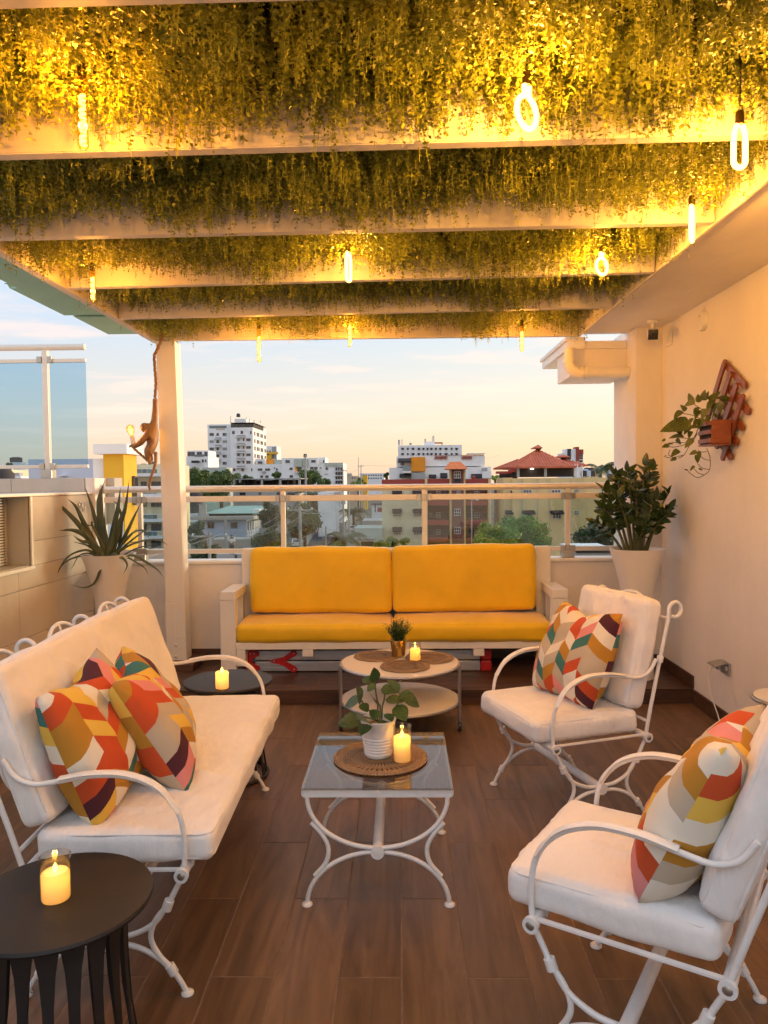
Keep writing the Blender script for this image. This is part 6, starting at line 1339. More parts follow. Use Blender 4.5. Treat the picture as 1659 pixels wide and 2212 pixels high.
MB().add([(X0, Y - 2.2, z0), (X1, Y - 2.2, z0), (X1, Y + 5.5, z0), (X0, Y + 5.5, z0), (xa, Y + 0.2, z1), (xb, Y + 0.2, z1), (xb, Y + 3.4, z1), (xa, Y + 3.4, z1)], [(0, 3, 2, 1), (4, 5, 6, 7), (0, 1, 5, 4), (1, 2, 6, 5), (2, 3, 7, 6), (3, 0, 4, 7)]).build('turret_roof', 'orange_tile', ap)
slab(ap, 'eave_band', Z6, 1020, 498, 1200, 514, Y, -0.8, 4.2, 'b_white')
for (xa, ya, xb, yb_) in ((240, 1104, 340, 1150), (515, 1104, 620, 1146), (240, 1352, 342, 1398), (515, 1352, 622, 1396), (235, 845, 340, 880), (510, 845, 615, 875)):
    win(ap, Z6, xa, ya, xb, yb_, Y, 'grid'); awning(ap, Z6, xa - 14, ya - 58, xb + 14, ya + 4, Y, 1.1)
for yy_ in (992, 1245): slab(ap, 'floor_line', Z6, 80, yy_, 690, yy_ + 6, Y, -0.08, 0, 'b_white')

# yellow wing with the red roofed pavilion
Y = 117
yb2 = bld('yellow_house', 'weathered yellow apartment house with small windows at right', Z7, 355, 540, 1700, Y, 15, 'b_yellow')
slab(yb2, 'corner_return', Z7, 250, 545, 354, 1400, Y + 1.0, 0, 8, 'b_yellow')
for q, k in (((485, 693, 582, 746), 'grid'), ((822, 693, 925, 746), 'grid'), ((1092, 688, 1138, 735), 'grid'), ((1408, 683, 1500, 735), 'grid'), ((500, 965, 590, 1030), 'grid'), ((835, 965, 930, 1030), 'grid'), ((1092, 940, 1140, 985), 'grid'), ((1092, 1190, 1140, 1240), 'dark'), ((330, 700, 350, 748), 'dark')): win(yb2, Z7, *q, Y, k)
awning(yb2, Z7, 470, 932, 612, 978, Y, 1.3); awning(yb2, Z7, 806, 932, 952, 978, Y, 1.3); awning(yb2, Z7, 268, 932, 356, 975, Y + 1.0, 1.2)
for xx in (470, 655, 795, 1045): slab(yb2, 'drain_pipe', Z7, xx - 3, 560, xx + 3, 1400, Y, -0.15, 0, 'b_pale_green')
pv = thing('roof_pavilion', 'open rooftop pavilion with a red clay tile pyramid roof and cupola', 'pavilion', tuple(at(*Z7(660, 540), Y + 6)), absolute=True)
def hip(Z, xl, xr, ye, apx, apy, Yc, half, m_, T, nm='roof', tiles=True):
    eL, eR, A = at(*Z(xl, ye), Yc - half), at(*Z(xr, ye), Yc - half), at(*Z(apx, apy), Yc)
    zc = eL.z; B = [(eL.x, Yc - half, zc), (eR.x, Yc - half, zc), (eR.x, Yc + half, zc), (eL.x, Yc + half, zc)]
    r_ = MB().add(B + [tuple(A)] + [(x, y, z - 0.15) for x, y, z in B], [(0, 1, 4), (1, 2, 4), (2, 3, 4), (3, 0, 4), (5, 8, 7, 6), (0, 5, 6, 1), (1, 6, 7, 2), (2, 7, 8, 3), (3, 8, 5, 0)]).build(nm, m_, T)
    if tiles:          # rows of tile ribs on the two visible slopes
        V = [Vector(b) for b in B]; A = Vector(A); rib = MB()
        for P, Q in ((V[0], V[1]), (V[3], V[0])):
            n = max(6, int((Q - P).length / 0.42)); nr = (Q - P).cross(A - P).normalized(); nr = nr if nr.z > 0 else -nr
            for k in range(n):
                b = P.lerp(Q, (k + 0.5) / n); f = (k + 0.5) / n; top = 2 * min(f, 1 - f) if abs((A - P).dot((Q - P).normalized()) / (Q - P).length - 0.5) < 0.08 else (f / max(0.01, (A - P).dot((Q - P).normalized()) / (Q - P).length) if f < (A - P).dot((Q - P).normalized()) / (Q - P).length else (1 - f) / (1 - (A - P).dot((Q - P).normalized()) / (Q - P).length))
                foot = P + (Q - P).normalized() * (A - P).dot((Q - P).normalized()); e = b + (A - foot) * max(0.02, min(1, top)); rib.tube([b + nr * 0.03, e + nr * 0.03], 0.10, 5, cap=False)
        rr_ = rib.build('tile_ribs', m_, T, 60); rr_['kind'] = 'stuff'
    return r_
hip(Z7, 395, 1115, 422, 660, 208, Y + 9, 7.6, 'clay_tile', pv)
hip(Z7, 215, 520, 428, 420, 330, Y + 12, 5, 'clay_tile', pv, 'lower_roof'); hip(Z7, 860, 1265, 402, 960, 318, Y + 16, 5, 'clay_tile', pv, 'lower_roof')
hip(Z7, 608, 712, 188, 662, 152, Y + 9, 1.5, 'clay_tile', pv, 'cupola_roof', False); slab(pv, 'cupola', Z7, 638, 186, 688, 216, Y + 9, -0.6, 0.6, 'b_dark')
hip(Z7, 888, 1035, 295, 962, 268, Y + 16, 1.8, 'clay_tile', pv, 'cupola_roof', False); slab(pv, 'cupola', Z7, 936, 292, 1008, 322, Y + 16, -0.8, 0.8, 'b_dark')
for xa in (412, 736, 1085): slab(pv, 'column', Z7, xa, 424, xa + 28, 542, Y + 2.0, 0, 0.5, 'b_grey')
slab(pv, 'screen_wall', Z7, 330, 430, 1110, 542, Y + 4, 0, 0.2, 'b_dark'); slab(pv, 'side_screen', Z7, 200, 470, 415, 560, Y + 8, 0, 0.2, 'b_dark')
slab(pv, 'beam', Z7, 400, 418, 1112, 430, Y + 2.0, 0, 0.4, 'b_grey')
for xa, ya in ((1095, 380), (1125, 378), (1180, 400)): slab(pv, 'water_pipe', Z7, xa, ya, xa + 9, 532, Y + 1.5, 0, 0.25, 'b_white')
MB().lathe([(0, 0), (0.28, 0.02), (0.28, 0.16), (0, 0.18)], 10, at(*Z7(588, 445), Y + 3.5)).build('ceiling_lamp', 'lamp_glow', pv, 40)
slab(pv, 'red_awning', Z7, 160, 470, 335, 500, Y + 5, -1.5, 0.5, 'b_maroon'); slab(pv, 'red_awning', Z7, 305, 432, 392, 482, Y + 4, -1.0, 0.3, 'b_maroon')
for k in range(7): a = at(*Z7(1205 + k * 17, 532), Y + 5 + (k % 3)); tag(MB().lathe([(0.5, 0), (0.55, 0.3), (0.5, 0.9 + 0.25 * (k % 3)), (0, 1.0 + 0.25 * (k % 3))], 10, a).build('roof_clutter', 'b_blue' if k in (1, 3) else 'b_dark', yb2, 40))

# white building with orange panel, behind
Y = 172
t = bld('white_building', 'stepped white building with an orange wall panel behind the maroon parapet', Z6, 180, 475, 1565, Y, 16, 'b_white')
slab(t, 'upper_storey', Z6, 280, 325, 1485, 476, Y, 0.5, 14, 'b_white')
slab(t, 'orange_panel', Z6, 480, 346, 668, 540, Y, -1.2, 0.4, 'b_orange'); slab(t, 'grey_panel', Z6, 480, 560, 668, 650, Y, -1.1, 0.4, 'b_grey')
slab(t, 'balcony_floor', Z6, 366, 536, 480, 562, Y, -1.6, 0, 'b_white'); slab(t, 'balcony_glass', Z6, 370, 470, 472, 525, Y, -1.4, -1.3, 'win_teal'); win(t, Z6, 338, 424, 384, 456, Y + 0.5)
awning(t, Z6, 300, 360, 478, 425, Y, 2.0); awning(t, Z6, 322, 570, 480, 625, Y, 1.8); awning(t, Z6, 720, 580, 820, 636, Y, 1.0); awning(t, Z6, 876, 560, 970, 636, Y, 1.0); awning(t, Z6, 1296, 572, 1442, 636, Y, 1.0)
for xa, xb in ((800, 975), (1170, 1310)):
    for k in range(5): slab(t, 'pergola_slat', Z6, xa, 318 + k * 12, xb, 325 + k * 12, Y, 0.2, 0.5, 'b_maroon')
slab(t, 'pergola_beam', Z6, 800, 312, 1480, 320, Y, 0.2, 3, 'b_maroon'); slab(t, 'roof_sheet', Z6, 1245, 290, 1488, 302, Y, 0, 4, 'b_white'); slab(t, 'pergola_fence', Z6, 1320, 320, 1480, 368, Y, 0.6, 0.8, 'b_brick')
slab(t, 'air_conditioner', Z6, 1445, 495, 1510, 540, Y, -0.9, 0, 'b_grey'); slab(t, 'side_step', Z6, 1440, 540, 1565, 632, Y, -1.2, 0, 'b_white')
# hotel beyond
Y = 330
t = bld('hotel_block', 'long pale hotel block with two rows of dark awnings on the skyline', Z6, 300, 178, 1170, Y, 16, 'b_white')
for r, yy_ in enumerate((222, 293)):
    for xa, xb in ((345, 382), (422, 445), (485, 525), (568, 602), (633, 662), (690, 716), (740, 773), (803, 830), (862, 893), (935, 976), (1020, 1044), (1080, 1115)):
        win(t, Z6, xa + 4, yy_ + 6, xb - 4, yy_ + 26, Y); awning(t, Z6, xa, yy_ - 4, xb, yy_ + 14, Y, 0.8)
slab(t, 'roof_house', Z6, 672, 128, 805, 180, Y, 3, 9, 'b_white'); slab(t, 'roof_frame', Z6, 800, 138, 915, 150, Y, 3, 8, 'b_maroon'); slab(t, 'roof_post', Z6, 900, 150, 912, 180, Y, 3, 4, 'b_maroon')
for xx, y1, w in ((315, 110, .5), (355, 105, .2), (470, 150, .6), (672, 95, .4), (768, 60, .15), (788, 50, .25)): MB().tube([at(*Z6(xx, 180), Y + 5), at(*Z6(xx, y1), Y + 5)], w, 5).build('antenna', 'b_grey', t)
t = bld('red_white_tower', 'narrow red, white and grey tower on the skyline behind the pavilion', Z7, 955, 250, 1195, 400, 14, 'b_white')
slab(t, 'white_shaft', Z7, 985, 205, 1110, 360, 400, -0.5, 8, 'b_white'); slab(t, 'grey_stripe', Z7, 1005, 203, 1046, 330, 400, -0.8, 0, 'b_dark'); slab(t, 'red_shaft', Z7, 1105, 180, 1142, 350, 400, -1.0, 6, 'b_red'); slab(t, 'red_shaft', Z7, 1142, 210, 1194, 270, 400, -0.9, 6, 'b_red')
for yy_ in (275, 302, 338): win(t, Z7, 1146, yy_, 1190, yy_ + 22, 400 - 0.0)
bld('white_block', 'slim white block at the far right behind the column', Z7, 1555, 385, 1640, 260, 10, 'b_white')
t = bld('low_shop', 'low grey shop front seen under the railing at right', Z7, 1110, 1425, 1560, 60, 6, 'b_grey'); slab(t, 'shop_band', Z7, 1110, 1420, 1560, 1440, 59.8, 0, 0.2, 'b_dark'); slab(t, 'roof_edge', Z7, 1110, 1395, 1600, 1412, 59.5, 0, 6, 'b_white')

# near left: yellow stair box, pale wall, balcony block
Y = 34
t = bld('yellow_stairhouse', 'bright yellow stair house with white cap behind the aloe', Z8, 990, 335, 1186, Y, 1.7, 'b_bright_yellow')
X0, X1, z1 = t['_x']; MB().box(X0 - 0.35, X1 + 0.25, Y - 0.25, Y + 1.95, z1, z1 + 0.45).build('roof_cap', 'b_white', t); win_side(t, X1, Y + 1.0, Y + 1.5, z1 - 2.3, z1 - 1.0); slab(t, 'lower_wall', Z8, 992, 758, 1184, 1330, Y, -0.05, 0.1, 'b_bluewhite'); MB().box(X0 - 0.6, X0 - 0.02, Y + 0.3, Y + 1.5, GZ, z1 - 0.2).build('side_wall', 'b_white', t)
t = bld('blank_wall', 'long pale blue blank rooftop wall behind the glass fence', Z8, 270, 380, 985, 62, 8, 'b_bluewhite')
slab(t, 'ledge', Z8, 590, 540, 648, 548, 62, -0.8, 0, 'b_white')
t = bld('roof_house', 'small cream roof house with air conditioner at the far left', Z8, -60, 488, 108, 70, 5, 'b_cream'); slab(t, 'air_conditioner', Z8, 108, 515, 176, 552, 70, 0.2, 0.9, 'b_grey'); slab(t, 'ledge', Z8, -60, 548, 200, 570, 69, 0, 3, 'b_white')
a = at(*Z8(25, 562), 50); tag(MB().lathe([(0.75, -0.7), (0.75, 0.25), (0.45, 0.62), (0, 0.7)], 16, a).build('water_tank', 'b_dark', t, 40))
t = bld('distant_house', 'tiny white roof house with black tanks on the left horizon', Z8, 125, 415, 190, 300, 10, 'b_white')
for xx in (132, 156, 178): MB().lathe([(1.5, 0), (1.5, 1.8), (0, 2.2)], 10, at(*Z8(xx, 415), 304)).build('water_tank', 'b_dark', t, 40)
Y = 112
t = bld('balcony_block', 'apartment block with glass fronted balconies behind the monkey', Z8, 1300, 432, 1600, Y, 12, 'b_cream')
for k, yy_ in enumerate((520, 715, 950, 1110)):
    slab(t, 'balcony_floor', Z8, 1312, yy_ + 4, 1600, yy_ + 34, Y, -2.2, 0.1, 'b_white')
    for j in range(5): slab(t, 'balcony_glass', Z8, 1316 + j * 48, yy_ - 36, 1358 + j * 48, yy_ + 2, Y, -2.1, -2.0, 'win_teal')
    slab(t, 'handrail', Z8, 1312, yy_ - 44, 1600, yy_ - 36, Y, -2.15, -1.95, 'b_white')
    for xa, xb in ((1355, 1410), (1455, 1550)): win(t, Z8, xa, yy_ + 80 if k == 0 else yy_ + 55, xb, yy_ + 122 if k == 0 else yy_ + 125, Y, 'dark')
slab(t, 'stone_pier', Z8, 1288, 450, 1316, 1330, Y, -0.5, 1, 'b_grey'); slab(t, 'roof_room', Z8, 1372, 400, 1400, 434, Y, 3, 5, 'b_dark')
t = bld('terracotta_shed', 'brown timber shed roof below the balcony block', Z8, 1300, 1290, 1600, 75, 6, 'b_beige')

# ------------------------------------------------------------------ trees, palms
def tree(label, Z, x0, x1, yt, yb_, Y, m_, n=3200, seed=0, leaf=0.42, name='leafy_tree'):
    g = np.random.default_rng(seed); X0, X1, z0, z1 = rect(Z, x0, yt, x1, yb_, Y); cx, cz = (X0 + X1) / 2, (z0 + z1) / 2; rx, rz_ = (X1 - X0) / 2, (z1 - z0) / 2; ry = min(rx, 5.5)
    T = thing(name, label, 'tree', (cx, Y, GZ), group='trees among the houses')
    zb = z0 - GZ; H = z1 - GZ; tr_ = max(0.16, 0.03 * H)
    MB().tube([(0, 0, 0), (0.1, 0, zb * 0.5), (0.0, 0.1, zb + rz_ * 0.5), (0.1, 0, zb + rz_ * 1.1)], [tr_ * 1.3, tr_, tr_ * 0.7, tr_ * 0.3], 8).build('trunk', 'bark', T, 60)
    nl = int(9 + rx * 2.2); L = []
    for i in range(nl):
        v = g.normal(size=3); v /= np.linalg.norm(v); s_ = g.uniform(0.45, 0.78); L.append((v[0] * rx * s_, v[1] * ry * s_, v[2] * rz_ * s_ * 0.9 + g.uniform(0, 0.15) * rz_, g.uniform(0.24, 0.42) * min(rx, rz_ * 1.3)))
    for (lx, ly, lz, lr) in L[:7]: MB().tube([(0, 0, zb + rz_ * 0.2), (lx * 0.5, ly * 0.5, zb + rz_ * (0.6 + 0.2 * lz / rz_)), (lx, ly, zb + rz_ + lz)], [tr_ * 0.5, tr_ * 0.3, tr_ * 0.1], 6).build('limb', 'bark', T, 60)
    per = n // nl; Q = []
    for (lx, ly, lz, lr) in L:
        d = g.normal(size=(per, 3)); d[:, 2] += 0.25; d /= np.linalg.norm(d, axis=1)[:, None]; rad = lr * np.clip(g.normal(0.9, 0.18, per), 0.3, 1.25)
        P = d * rad[:, None] + np.array([lx, ly, lz + zb + rz_]); a = g.normal(size=(per, 3)) + d * 0.4; a -= d * 0.35 * np.sum(a * d, 1)[:, None]; a /= np.linalg.norm(a, axis=1)[:, None]
        b = np.cross(d + g.normal(0, 0.5, (per, 3)), a); b /= np.linalg.norm(b, axis=1)[:, None] + 1e-9; s_ = (leaf * g.uniform(0.6, 1.3, per))[:, None]
        Q.append(np.stack([P - a * s_ * 0.5, P + b * s_ * 0.28, P + a * s_ * 0.5, P - b * s_ * 0.28], 1).reshape(-1, 3))
    put('crown', quads_mesh('crown', np.concatenate(Q), [m_]), T); return T
TL = (
    ('big dark rounded tree at the left of the concrete shell', Z2, 100, 530, 870, 1330, 165, 'tree_leaf_a', 5200, .55), ('dark leafy tree right behind the concrete shell on the left', Z2, 430, 820, 905, 1330, 175, 'tree_leaf_a', 4600, .55),
    ('dark shrubby tree in front of the tower foot', Z2, 700, 1160, 965, 1200, 190, 'tree_leaf_a', 3000, .5), ('small round tree before the white block with orange roof room', Z3, 240, 366, 350, 470, 200, 'tree_leaf_a', 1800, .45),
    ('tall dark tree in front of the sage panelled white block', Z3, 520, 890, 320, 560, 205, 'tree_leaf_a', 3600, .5), ('leafy tree at the right foot of the white row', Z3, 800, 1040, 440, 580, 195, 'tree_leaf_a', 2600, .45),
    ('dark tree standing left of the second railing post', Z3, 60, 370, 735, 1190, 128, 'tree_leaf_c', 3600, .45), ('broad tree overhanging the street from its left', Z3, 420, 890, 745, 1250, 125, 'tree_leaf_a', 5200, .45),
    ('lower bushy tree at the left kerb of the street', Z3, 440, 760, 930, 1330, 108, 'tree_leaf_c', 3400, .4), ('dark street tree beyond the parked black truck', Z3, 690, 1150, 700, 940, 215, 'tree_leaf_c', 3600, .5),
    ('far street trees below the beige building', Z3, 1230, 1490, 480, 560, 300, 'tree_leaf_b', 1800, .5), ('far tree beside the small ochre house', Z3, 1350, 1440, 420, 520, 330, 'tree_leaf_a', 1200, .5),
    ('dark tree in front of the blue house at left', Z4, 130, 430, 585, 1090, 112, 'tree_leaf_c', 3800, .4), ('bush below the blue house with reddish blooms', Z4, 160, 640, 960, 1330, 80, 'tree_leaf_c', 3000, .3),
    ('green bushes to the right of the blue house', Z4, 1080, 1560, 700, 1120, 118, 'tree_leaf_a', 4000, .4), ('large bright green tree before the yellow apartment house', Z7, 60, 990, 985, 1500, 92, 'tree_leaf_b', 9000, .36),
    ('spreading bright green tree overlapping the maroon balconies', Z7, -120, 420, 1090, 1520, 88, 'tree_leaf_b', 5600, .36), ('dark conical tree behind the round leaved planter at right', Z7, 1095, 1640, 1050, 1520, 95, 'tree_leaf_c', 5600, .38),
    ('small round green tree under the cream wing', Z6, 130, 340, 1420, 1640, 100, 'tree_leaf_b', 2200, .32), ('second small round tree under the cream wing', Z6, 320, 460, 1420, 1640, 101, 'tree_leaf_b', 1800, .32),
    ('low bushes at the left corner of the cream wing', Z6, -40, 180, 1470, 1640, 98, 'tree_leaf_b', 1800, .3), ('dark tree peeping left of the white building with orange panel', Z6, 105, 190, 545, 660, 185, 'tree_leaf_c', 1200, .45),
    ('little tree right of the white building with orange panel', Z6, 1560, 1690, 585, 660, 180, 'tree_leaf_b', 1200, .4), ('dark tree between the balcony block and the post', Z8, 1440, 1580, 565, 660, 140, 'tree_leaf_c', 1600, .4),
    ('roof garden shrubs on top of the balcony block', Z8, 1335, 1490, 428, 472, 116, 'tree_leaf_a', 1400, .3), ('pale trees on the far left horizon', Z8, 60, 135, 415, 470, 320, 'tree_leaf_a', 1000, .6),
    ('leafy mass behind the first glass panel', Z4, 120, 800, 150, 420, 165, 'tree_leaf_a', 4600, .5))
for i, (lab, Z, x0, x1, yt, yb_, Y, m_, n, lf) in enumerate(TL): tree(lab, Z, x0, x1, yt, yb_, Y, m_, n, 100 + i, lf)
def palm(label, Z, xc, yc, ybase, Y, R, seed, nf=14):
    g = random.Random(seed); c = at(*Z(xc, yc), Y); b = at(*Z(xc + 4, ybase), Y); zb = max(GZ, b.z) if ybase else GZ
    T = thing('palm_tree', label, 'tree', (c.x, c.y, zb)); h = c.z - zb
    MB().tube([(0, 0, 0), (0.1, 0, h * 0.5), (0, 0, h)], [R * 0.09, R * 0.06, R * 0.05], 8).build('trunk', 'bark', T, 60)
    for k in range(nf):
        az = 2 * pi * k / nf + g.uniform(-.2, .2); up = g.uniform(-0.1, 0.95); L = R * g.uniform(0.85, 1.15); P = []
        for i in range(9): t = i / 8; P.append(Vector((cos(az) * L * t * cos(up * 0.8), sin(az) * L * t * cos(up * 0.8), h + L * (sin(up) * t - 0.75 * t * t))))
        q = []; side = Vector((-sin(az), cos(az), 0))
        for i in range(1, 9):
            for f in (0, 0.5):
                p_ = P[i - 1].lerp(P[i], f); d = (P[i] - P[i - 1]).normalized(); w = R * 0.30 * (1 - ((i + f) / 9) ** 2) * 0.9 + 0.05
                for s_ in (-1, 1): e = p_ + side * s_ * w + d * w * 0.5 - Vector((0, 0, w * 0.45)); wd = d * R * 0.035; q += [p_ - wd, p_ + wd, e + wd * 0.2, e - wd * 0.2]
        o = put('frond', quads_mesh('frond', np.array([tuple(x) for x in q]), ['palm_leaf']), T)
    return T
palm('palm tree against the sunset right of the red roofed pavilion', Z7, 1400, 440, 1000, 150, 5.5, 1)
palm('small palm at the street corner below the flat beige house', Z5, 850, 985, 0, 104, 4.2, 2); palm('palm beside the street behind the utility poles', Z5, 1000, 560, 0, 190, 5.5, 3); palm('palm left of the low house with the terracotta corner', Z3, 770, 640, 0, 178, 6.0, 4)

# ------------------------------------------------------------------ poles, wires, street lamp, cars
PT = {}
def pole(label, Z, x, yt, Y, key, arm=0, trafo=False, r=0.16):
    p_ = at(*Z(x, yt), Y); T = thing('utility_pole', label, 'pole', (p_.x, p_.y, GZ), group='utility poles along the street'); h = p_.z - GZ
    MB().tube([(0, 0, 0), (0, 0, h)], [r * 1.25, r * 0.85], 10).build('shaft', 'pole_concrete', T, 50)
    if arm:
        MB().box(-arm, arm, -0.08, 0.08, h - 0.55, h - 0.38).build('crossarm', 'pole_concrete', T)
        for s_ in (-1, 0, 1): MB().lathe([(0.06, 0), (0.09, 0.1), (0.05, 0.22), (0, 0.25)], 8, (s_ * arm * 0.92, 0, h - 0.38)).build('insulator', 'b_white', T, 50)
    if trafo: MB().lathe([(0, -1.3), (0.42, -1.3), (0.42, -0.1), (0.3, 0), (0, 0)], 14, (0.05, -0.5, h - 0.2)).build('transformer', 'b_grey', T, 40)
    PT[key] = Vector((p_.x, p_.y, p_.z - 0.15)); return T
pole('pale utility pole with crossarm in front of the overhanging street tree', Z5, 128, 470, 92, 'a', 1.6, r=0.2); pole('pole with grey transformer beside the street', Z5, 836, 300, 135, 'b', 0, True); pole('plain pole right of the transformer pole', Z5, 926, 210, 150, 'c'); pole('slim pole before the far parked van', Z5, 1126, 200, 190, 'd'); pole('slim distant pole at the far right of the street', Z5, 1184, 240, 240, 'e')
pole('short pole at the street edge above the sofa', Z5, 550, 800, 100, 'f', r=0.13); pole('pale pole with crossarm under the blue house', Z4, 455, 790, 78, 'g', 1.9, r=0.17); pole('tall pole standing before the blue house', Z4, 690, 560, 95, 'h', r=0.2); pole('tall pole with a box on top by the white row', Z3, 670, 135, 150, 'i', r=0.2); pole('pole beside the end of the white row', Z3, 1162, 320, 200, 'j', 1.0); pole('distant pole with brackets against the sunset', Z3, 1398, 265, 260, 'k', 1.2)
pole('thin distant mast on the skyline above the street', Z3, 1363, 168, 330, 'm', r=0.12)
tag(MB().lathe([(0.55, 0), (0.55, 0.8), (0.4, 1.05), (0, 1.1)], 14).build('water_tank', 'b_dark', None, 40, loc=tuple(at(*Z3(670, 168), 232))), 'dark round water tank on the roof of the sage panelled block', 'water tank')
def wire(p0, p1, sag, label, r=0.028):
    p0, p1 = Vector(p0), Vector(p1); P = [p0.lerp(p1, t) - Vector((0, 0, sag * 4 * t * (1 - t))) for t in [i / 16 for i in range(17)]]
    tag(MB().tube(P, r, 5, cap=False).build('power_line', 'wire', None, 60), label, 'wire', 'power lines over the street')
ofs = lambda k, x: PT[k] + Vector((x, 0, 0))
for i, x in enumerate((-1.45, 0, 1.45)):
    wn = ('left', 'middle', 'right')[i]
    wire(ofs('a', x), ofs('h', x * 0.4) + Vector((0, 0, -1.4 - 0.5 * i)), 1.3, wn + ' power line from the pale crossarm pole to the pole at the blue house'); wire(ofs('a', x), ofs('b', x * 0.3) + Vector((0, 0, -0.4)), 1.6, wn + ' power line from the pale crossarm pole to the transformer pole')
    wire(ofs('g', x), ofs('g', x) + Vector((-9, -38, -1.5 + 0.4 * i)), 0.9, wn + ' power line running down left from the crossarm under the blue house', 0.022); wire(ofs('b', 0.1 * i), ofs('d', 0.1 * i) + Vector((0, 0, -0.3 * i)), 1.2, ('upper', 'middle', 'lower')[i] + ' power line from the transformer pole along the street')
wire(ofs('f', 0), ofs('b', 0) + Vector((0, 0, -4)), 1.0, 'power line rising from the short pole to the transformer pole'); wire(ofs('f', 0), ofs('f', 0) + Vector((-16, -45, -2)), 1.2, 'power line dropping left from the short pole'); wire(ofs('j', 0), ofs('k', 0), 1.5, 'power line on the skyline at the end of the white row', 0.05); wire(ofs('k', 0), ofs('k', 0) + Vector((60, 90, 6)), 2, 'power line on the skyline right of the bracketed pole', 0.05)
p_ = at(*Z6(1302, 935), 86); T = thing('street_lamp', 'slim street lamp before the maroon balconies', 'street lamp', (p_.x, p_.y, GZ)); h = p_.z - GZ
MB().tube([(0, 0, 0), (0, 0, h)], 0.06, 8).build('mast', 'b_grey', T, 50); MB().tube([(0, 0, h), (0.2, 0, h + 0.12), (0.55, 0, h + 0.1)], 0.04, 6).build('arm', 'b_grey', T, 50); MB().lathe([(0, 0), (0.2, 0.04), (0.16, 0.16), (0, 0.2)], 12, (0.62, 0, h)).build('lamp_head', 'b_white', T, 50)
RD = math.atan2(-0.0685, 1)
def car(label, Z, x, y, col, tall=1.0, face=1, pickup=False, lit=False):
    p_ = onz(*Z(x, y), GZ); T = thing('parked_car', label, 'car', (p_.x, p_.y, GZ + 0.01), -RD * 1 + (0 if face > 0 else pi)); L, W, H = 4.3, 1.75, 1.5 * tall
    side = [(-2.1, 0.35), (2.1, 0.35), (2.12, 0.75), (1.95, 0.92), (1.0, 1.0), (0.45, H - 0.06), (-1.2 if not pickup else -0.3, H), (-1.9 if not pickup else -0.5, 1.0), (-2.12, 0.95)]
    MB().prism([(yy_, zz_) for yy_, zz_ in side], -W / 2, W / 2, 'X').build('body', col, T)
    gl = [(0.93, 1.02), (0.42, H - 0.12), (-1.15 if not pickup else -0.28, H - 0.08), (-1.78 if not pickup else -0.44, 1.03)]
    MB().prism(gl, -W / 2 - 0.01, W / 2 + 0.01, 'X').build('side_windows', 'win_glass', T); MB().add([(-0.7, 0.985, 1.03), (0.7, 0.985, 1.03), (0.62, 0.50, H - 0.12), (-0.62, 0.50, H - 0.12)], [(0, 1, 2, 3)]).build('windscreen', 'win_glass', T)
    if not pickup: MB().add([(-0.7, -1.96, 1.04), (0.7, -1.96, 1.04), (0.62, -1.32, H - 0.08), (-0.62, -1.32, H - 0.08)], [(0, 3, 2, 1)]).build('rear_window', 'win_glass', T)
    for sx in (-1, 1):
        for yy_ in (-1.35, 1.35): MB().lathe([(0, -0.1), (0.32, -0.1), (0.34, 0), (0.32, 0.1), (0, 0.1)], 14, (sx * (W / 2 - 0.06), yy_, 0.33), axis=(1, 0, 0)).build('wheel', 'tyre', T, 40)
        MB().box(sx * 0.62 - 0.14, sx * 0.62 + 0.14, -2.15, -2.115, 0.72, 0.88).build('tail_light', 'tail_light' if lit else 'b_red', T); MB().box(sx * 0.6 - 0.18, sx * 0.6 + 0.18, 2.1, 2.14, 0.62, 0.78).build('headlight', 'win_frame', T)
    return T
car('black pickup truck parked at the left kerb of the street', Z5, 560, 850, 'car_black', 1.15, 1, True); car('white car parked beyond the street poles', Z5, 975, 880, 'car_white', 1.0, 1); car('silver van with lit tail lights driving away up the street', Z5, 1098, 705, 'car_silver', 1.25, 1, lit=True); car('white car far up the street near the tree tops', Z5, 1020, 512, 'car_white', 1.0, -1); car('white car at the near left kerb by the crossarm pole', Z5, 85, 1130, 'car_white', 1.05, 1)
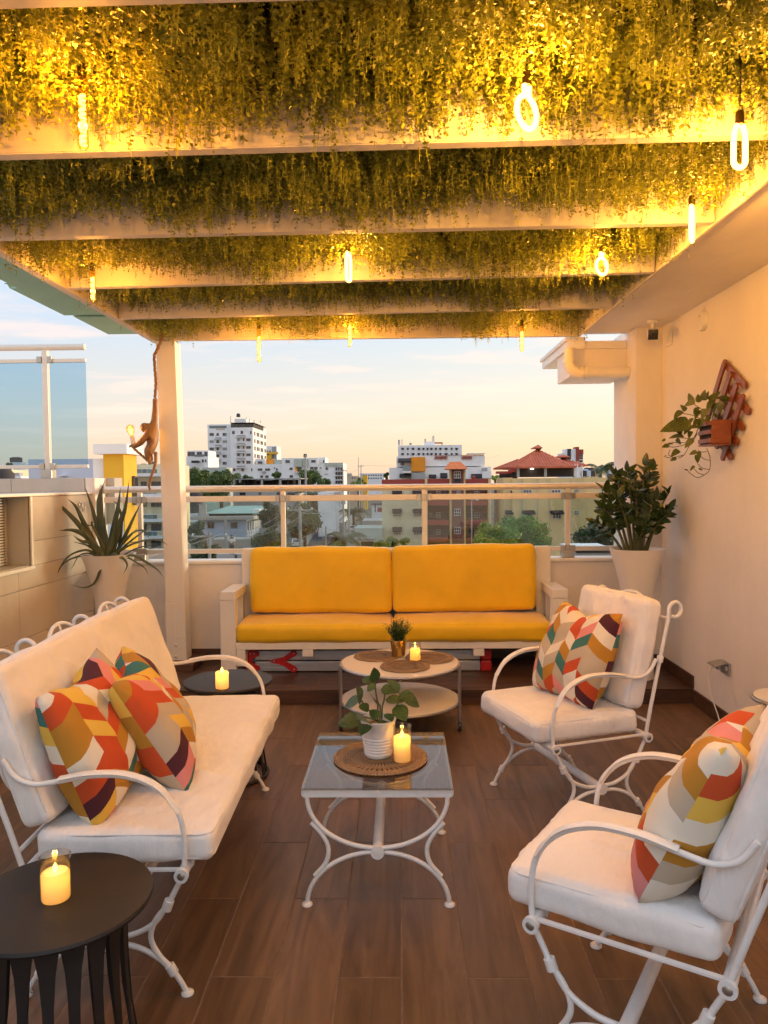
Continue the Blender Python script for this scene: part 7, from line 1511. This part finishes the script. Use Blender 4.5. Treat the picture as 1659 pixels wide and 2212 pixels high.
# person in red on the maroon roof terrace, and one in white by the yard wall
def person(label, Z, x, yfeet, Y, shirt, h):
    c = at(*Z(x, yfeet), Y); T = thing('person', label, 'person', tuple(c), absolute=True); s_ = h / 1.7
    mat('cloth_' + shirt, {'red': (0.55, 0.05, 0.03), 'white': (0.7, 0.7, 0.72)}[shirt], 0.8); mat('skin_' + shirt, (0.20, 0.11, 0.07), 0.6); mat('trousers_' + shirt, (0.05, 0.06, 0.09), 0.8)
    P = lambda x_, y_, z_: (Vector(c) + Vector((x_, y_, z_)) * s_)
    nodes = [(P(0, 0, 0.92), 0.15 * s_), (P(0, 0, 1.2), 0.16 * s_), (P(0, 0, 1.42), 0.14 * s_), (P(0.20, 0, 1.38), 0.07 * s_), (P(0.27, -0.05, 1.1), 0.05 * s_), (P(0.24, -0.2, 0.95), 0.04 * s_), (P(-0.20, 0, 1.38), 0.07 * s_), (P(-0.27, -0.05, 1.1), 0.05 * s_), (P(-0.22, -0.22, 1.0), 0.04 * s_), (P(0.1, 0, 0.8), 0.10 * s_), (P(0.11, -0.03, 0.45), 0.075 * s_), (P(0.11, 0, 0.06), 0.05 * s_), (P(-0.1, 0, 0.8), 0.10 * s_), (P(-0.11, 0.03, 0.45), 0.075 * s_), (P(-0.11, 0, 0.06), 0.05 * s_), (P(0, 0, 1.53), 0.055 * s_), (P(0, -0.01, 1.62), 0.10 * s_)]
    skin('body', nodes, [(0, 1), (1, 2), (2, 3), (3, 4), (4, 5), (2, 6), (6, 7), (7, 8), (0, 9), (9, 10), (10, 11), (0, 12), (12, 13), (13, 14), (2, 15), (15, 16)], 'skin_' + shirt, T, 0, 1)
    skin('shirt', [(n_[0], n_[1] * 1.14) for n_ in nodes[:8]], [(0, 1), (1, 2), (2, 3), (3, 4), (2, 6), (6, 7)], 'cloth_' + shirt, T, 0, 1)
    skin('trousers', [(nodes[0][0] - Vector((0, 0, 0.03 * s_)), nodes[0][1] * 1.12)] + [(nodes[k][0], nodes[k][1] * 1.18) for k in (9, 10, 11, 12, 13, 14)], [(0, 1), (1, 2), (2, 3), (0, 4), (4, 5), (5, 6)], 'trousers_' + shirt, T, 0, 1)
    MB().lathe([(0, 0.06), (0.08, 0.05), (0.115, 0.0), (0.105, -0.05)], 12, P(0, 0.01, 1.67)).build('hair', 'b_dark', T, 50)
person('person in a red shirt standing on the maroon roof terrace', Z6, 1328, 725, 123.2, 'red', 1.7); person('person in a white shirt by the grey yard wall', Z4, 788, 1130, 62, 'white', 1.7)
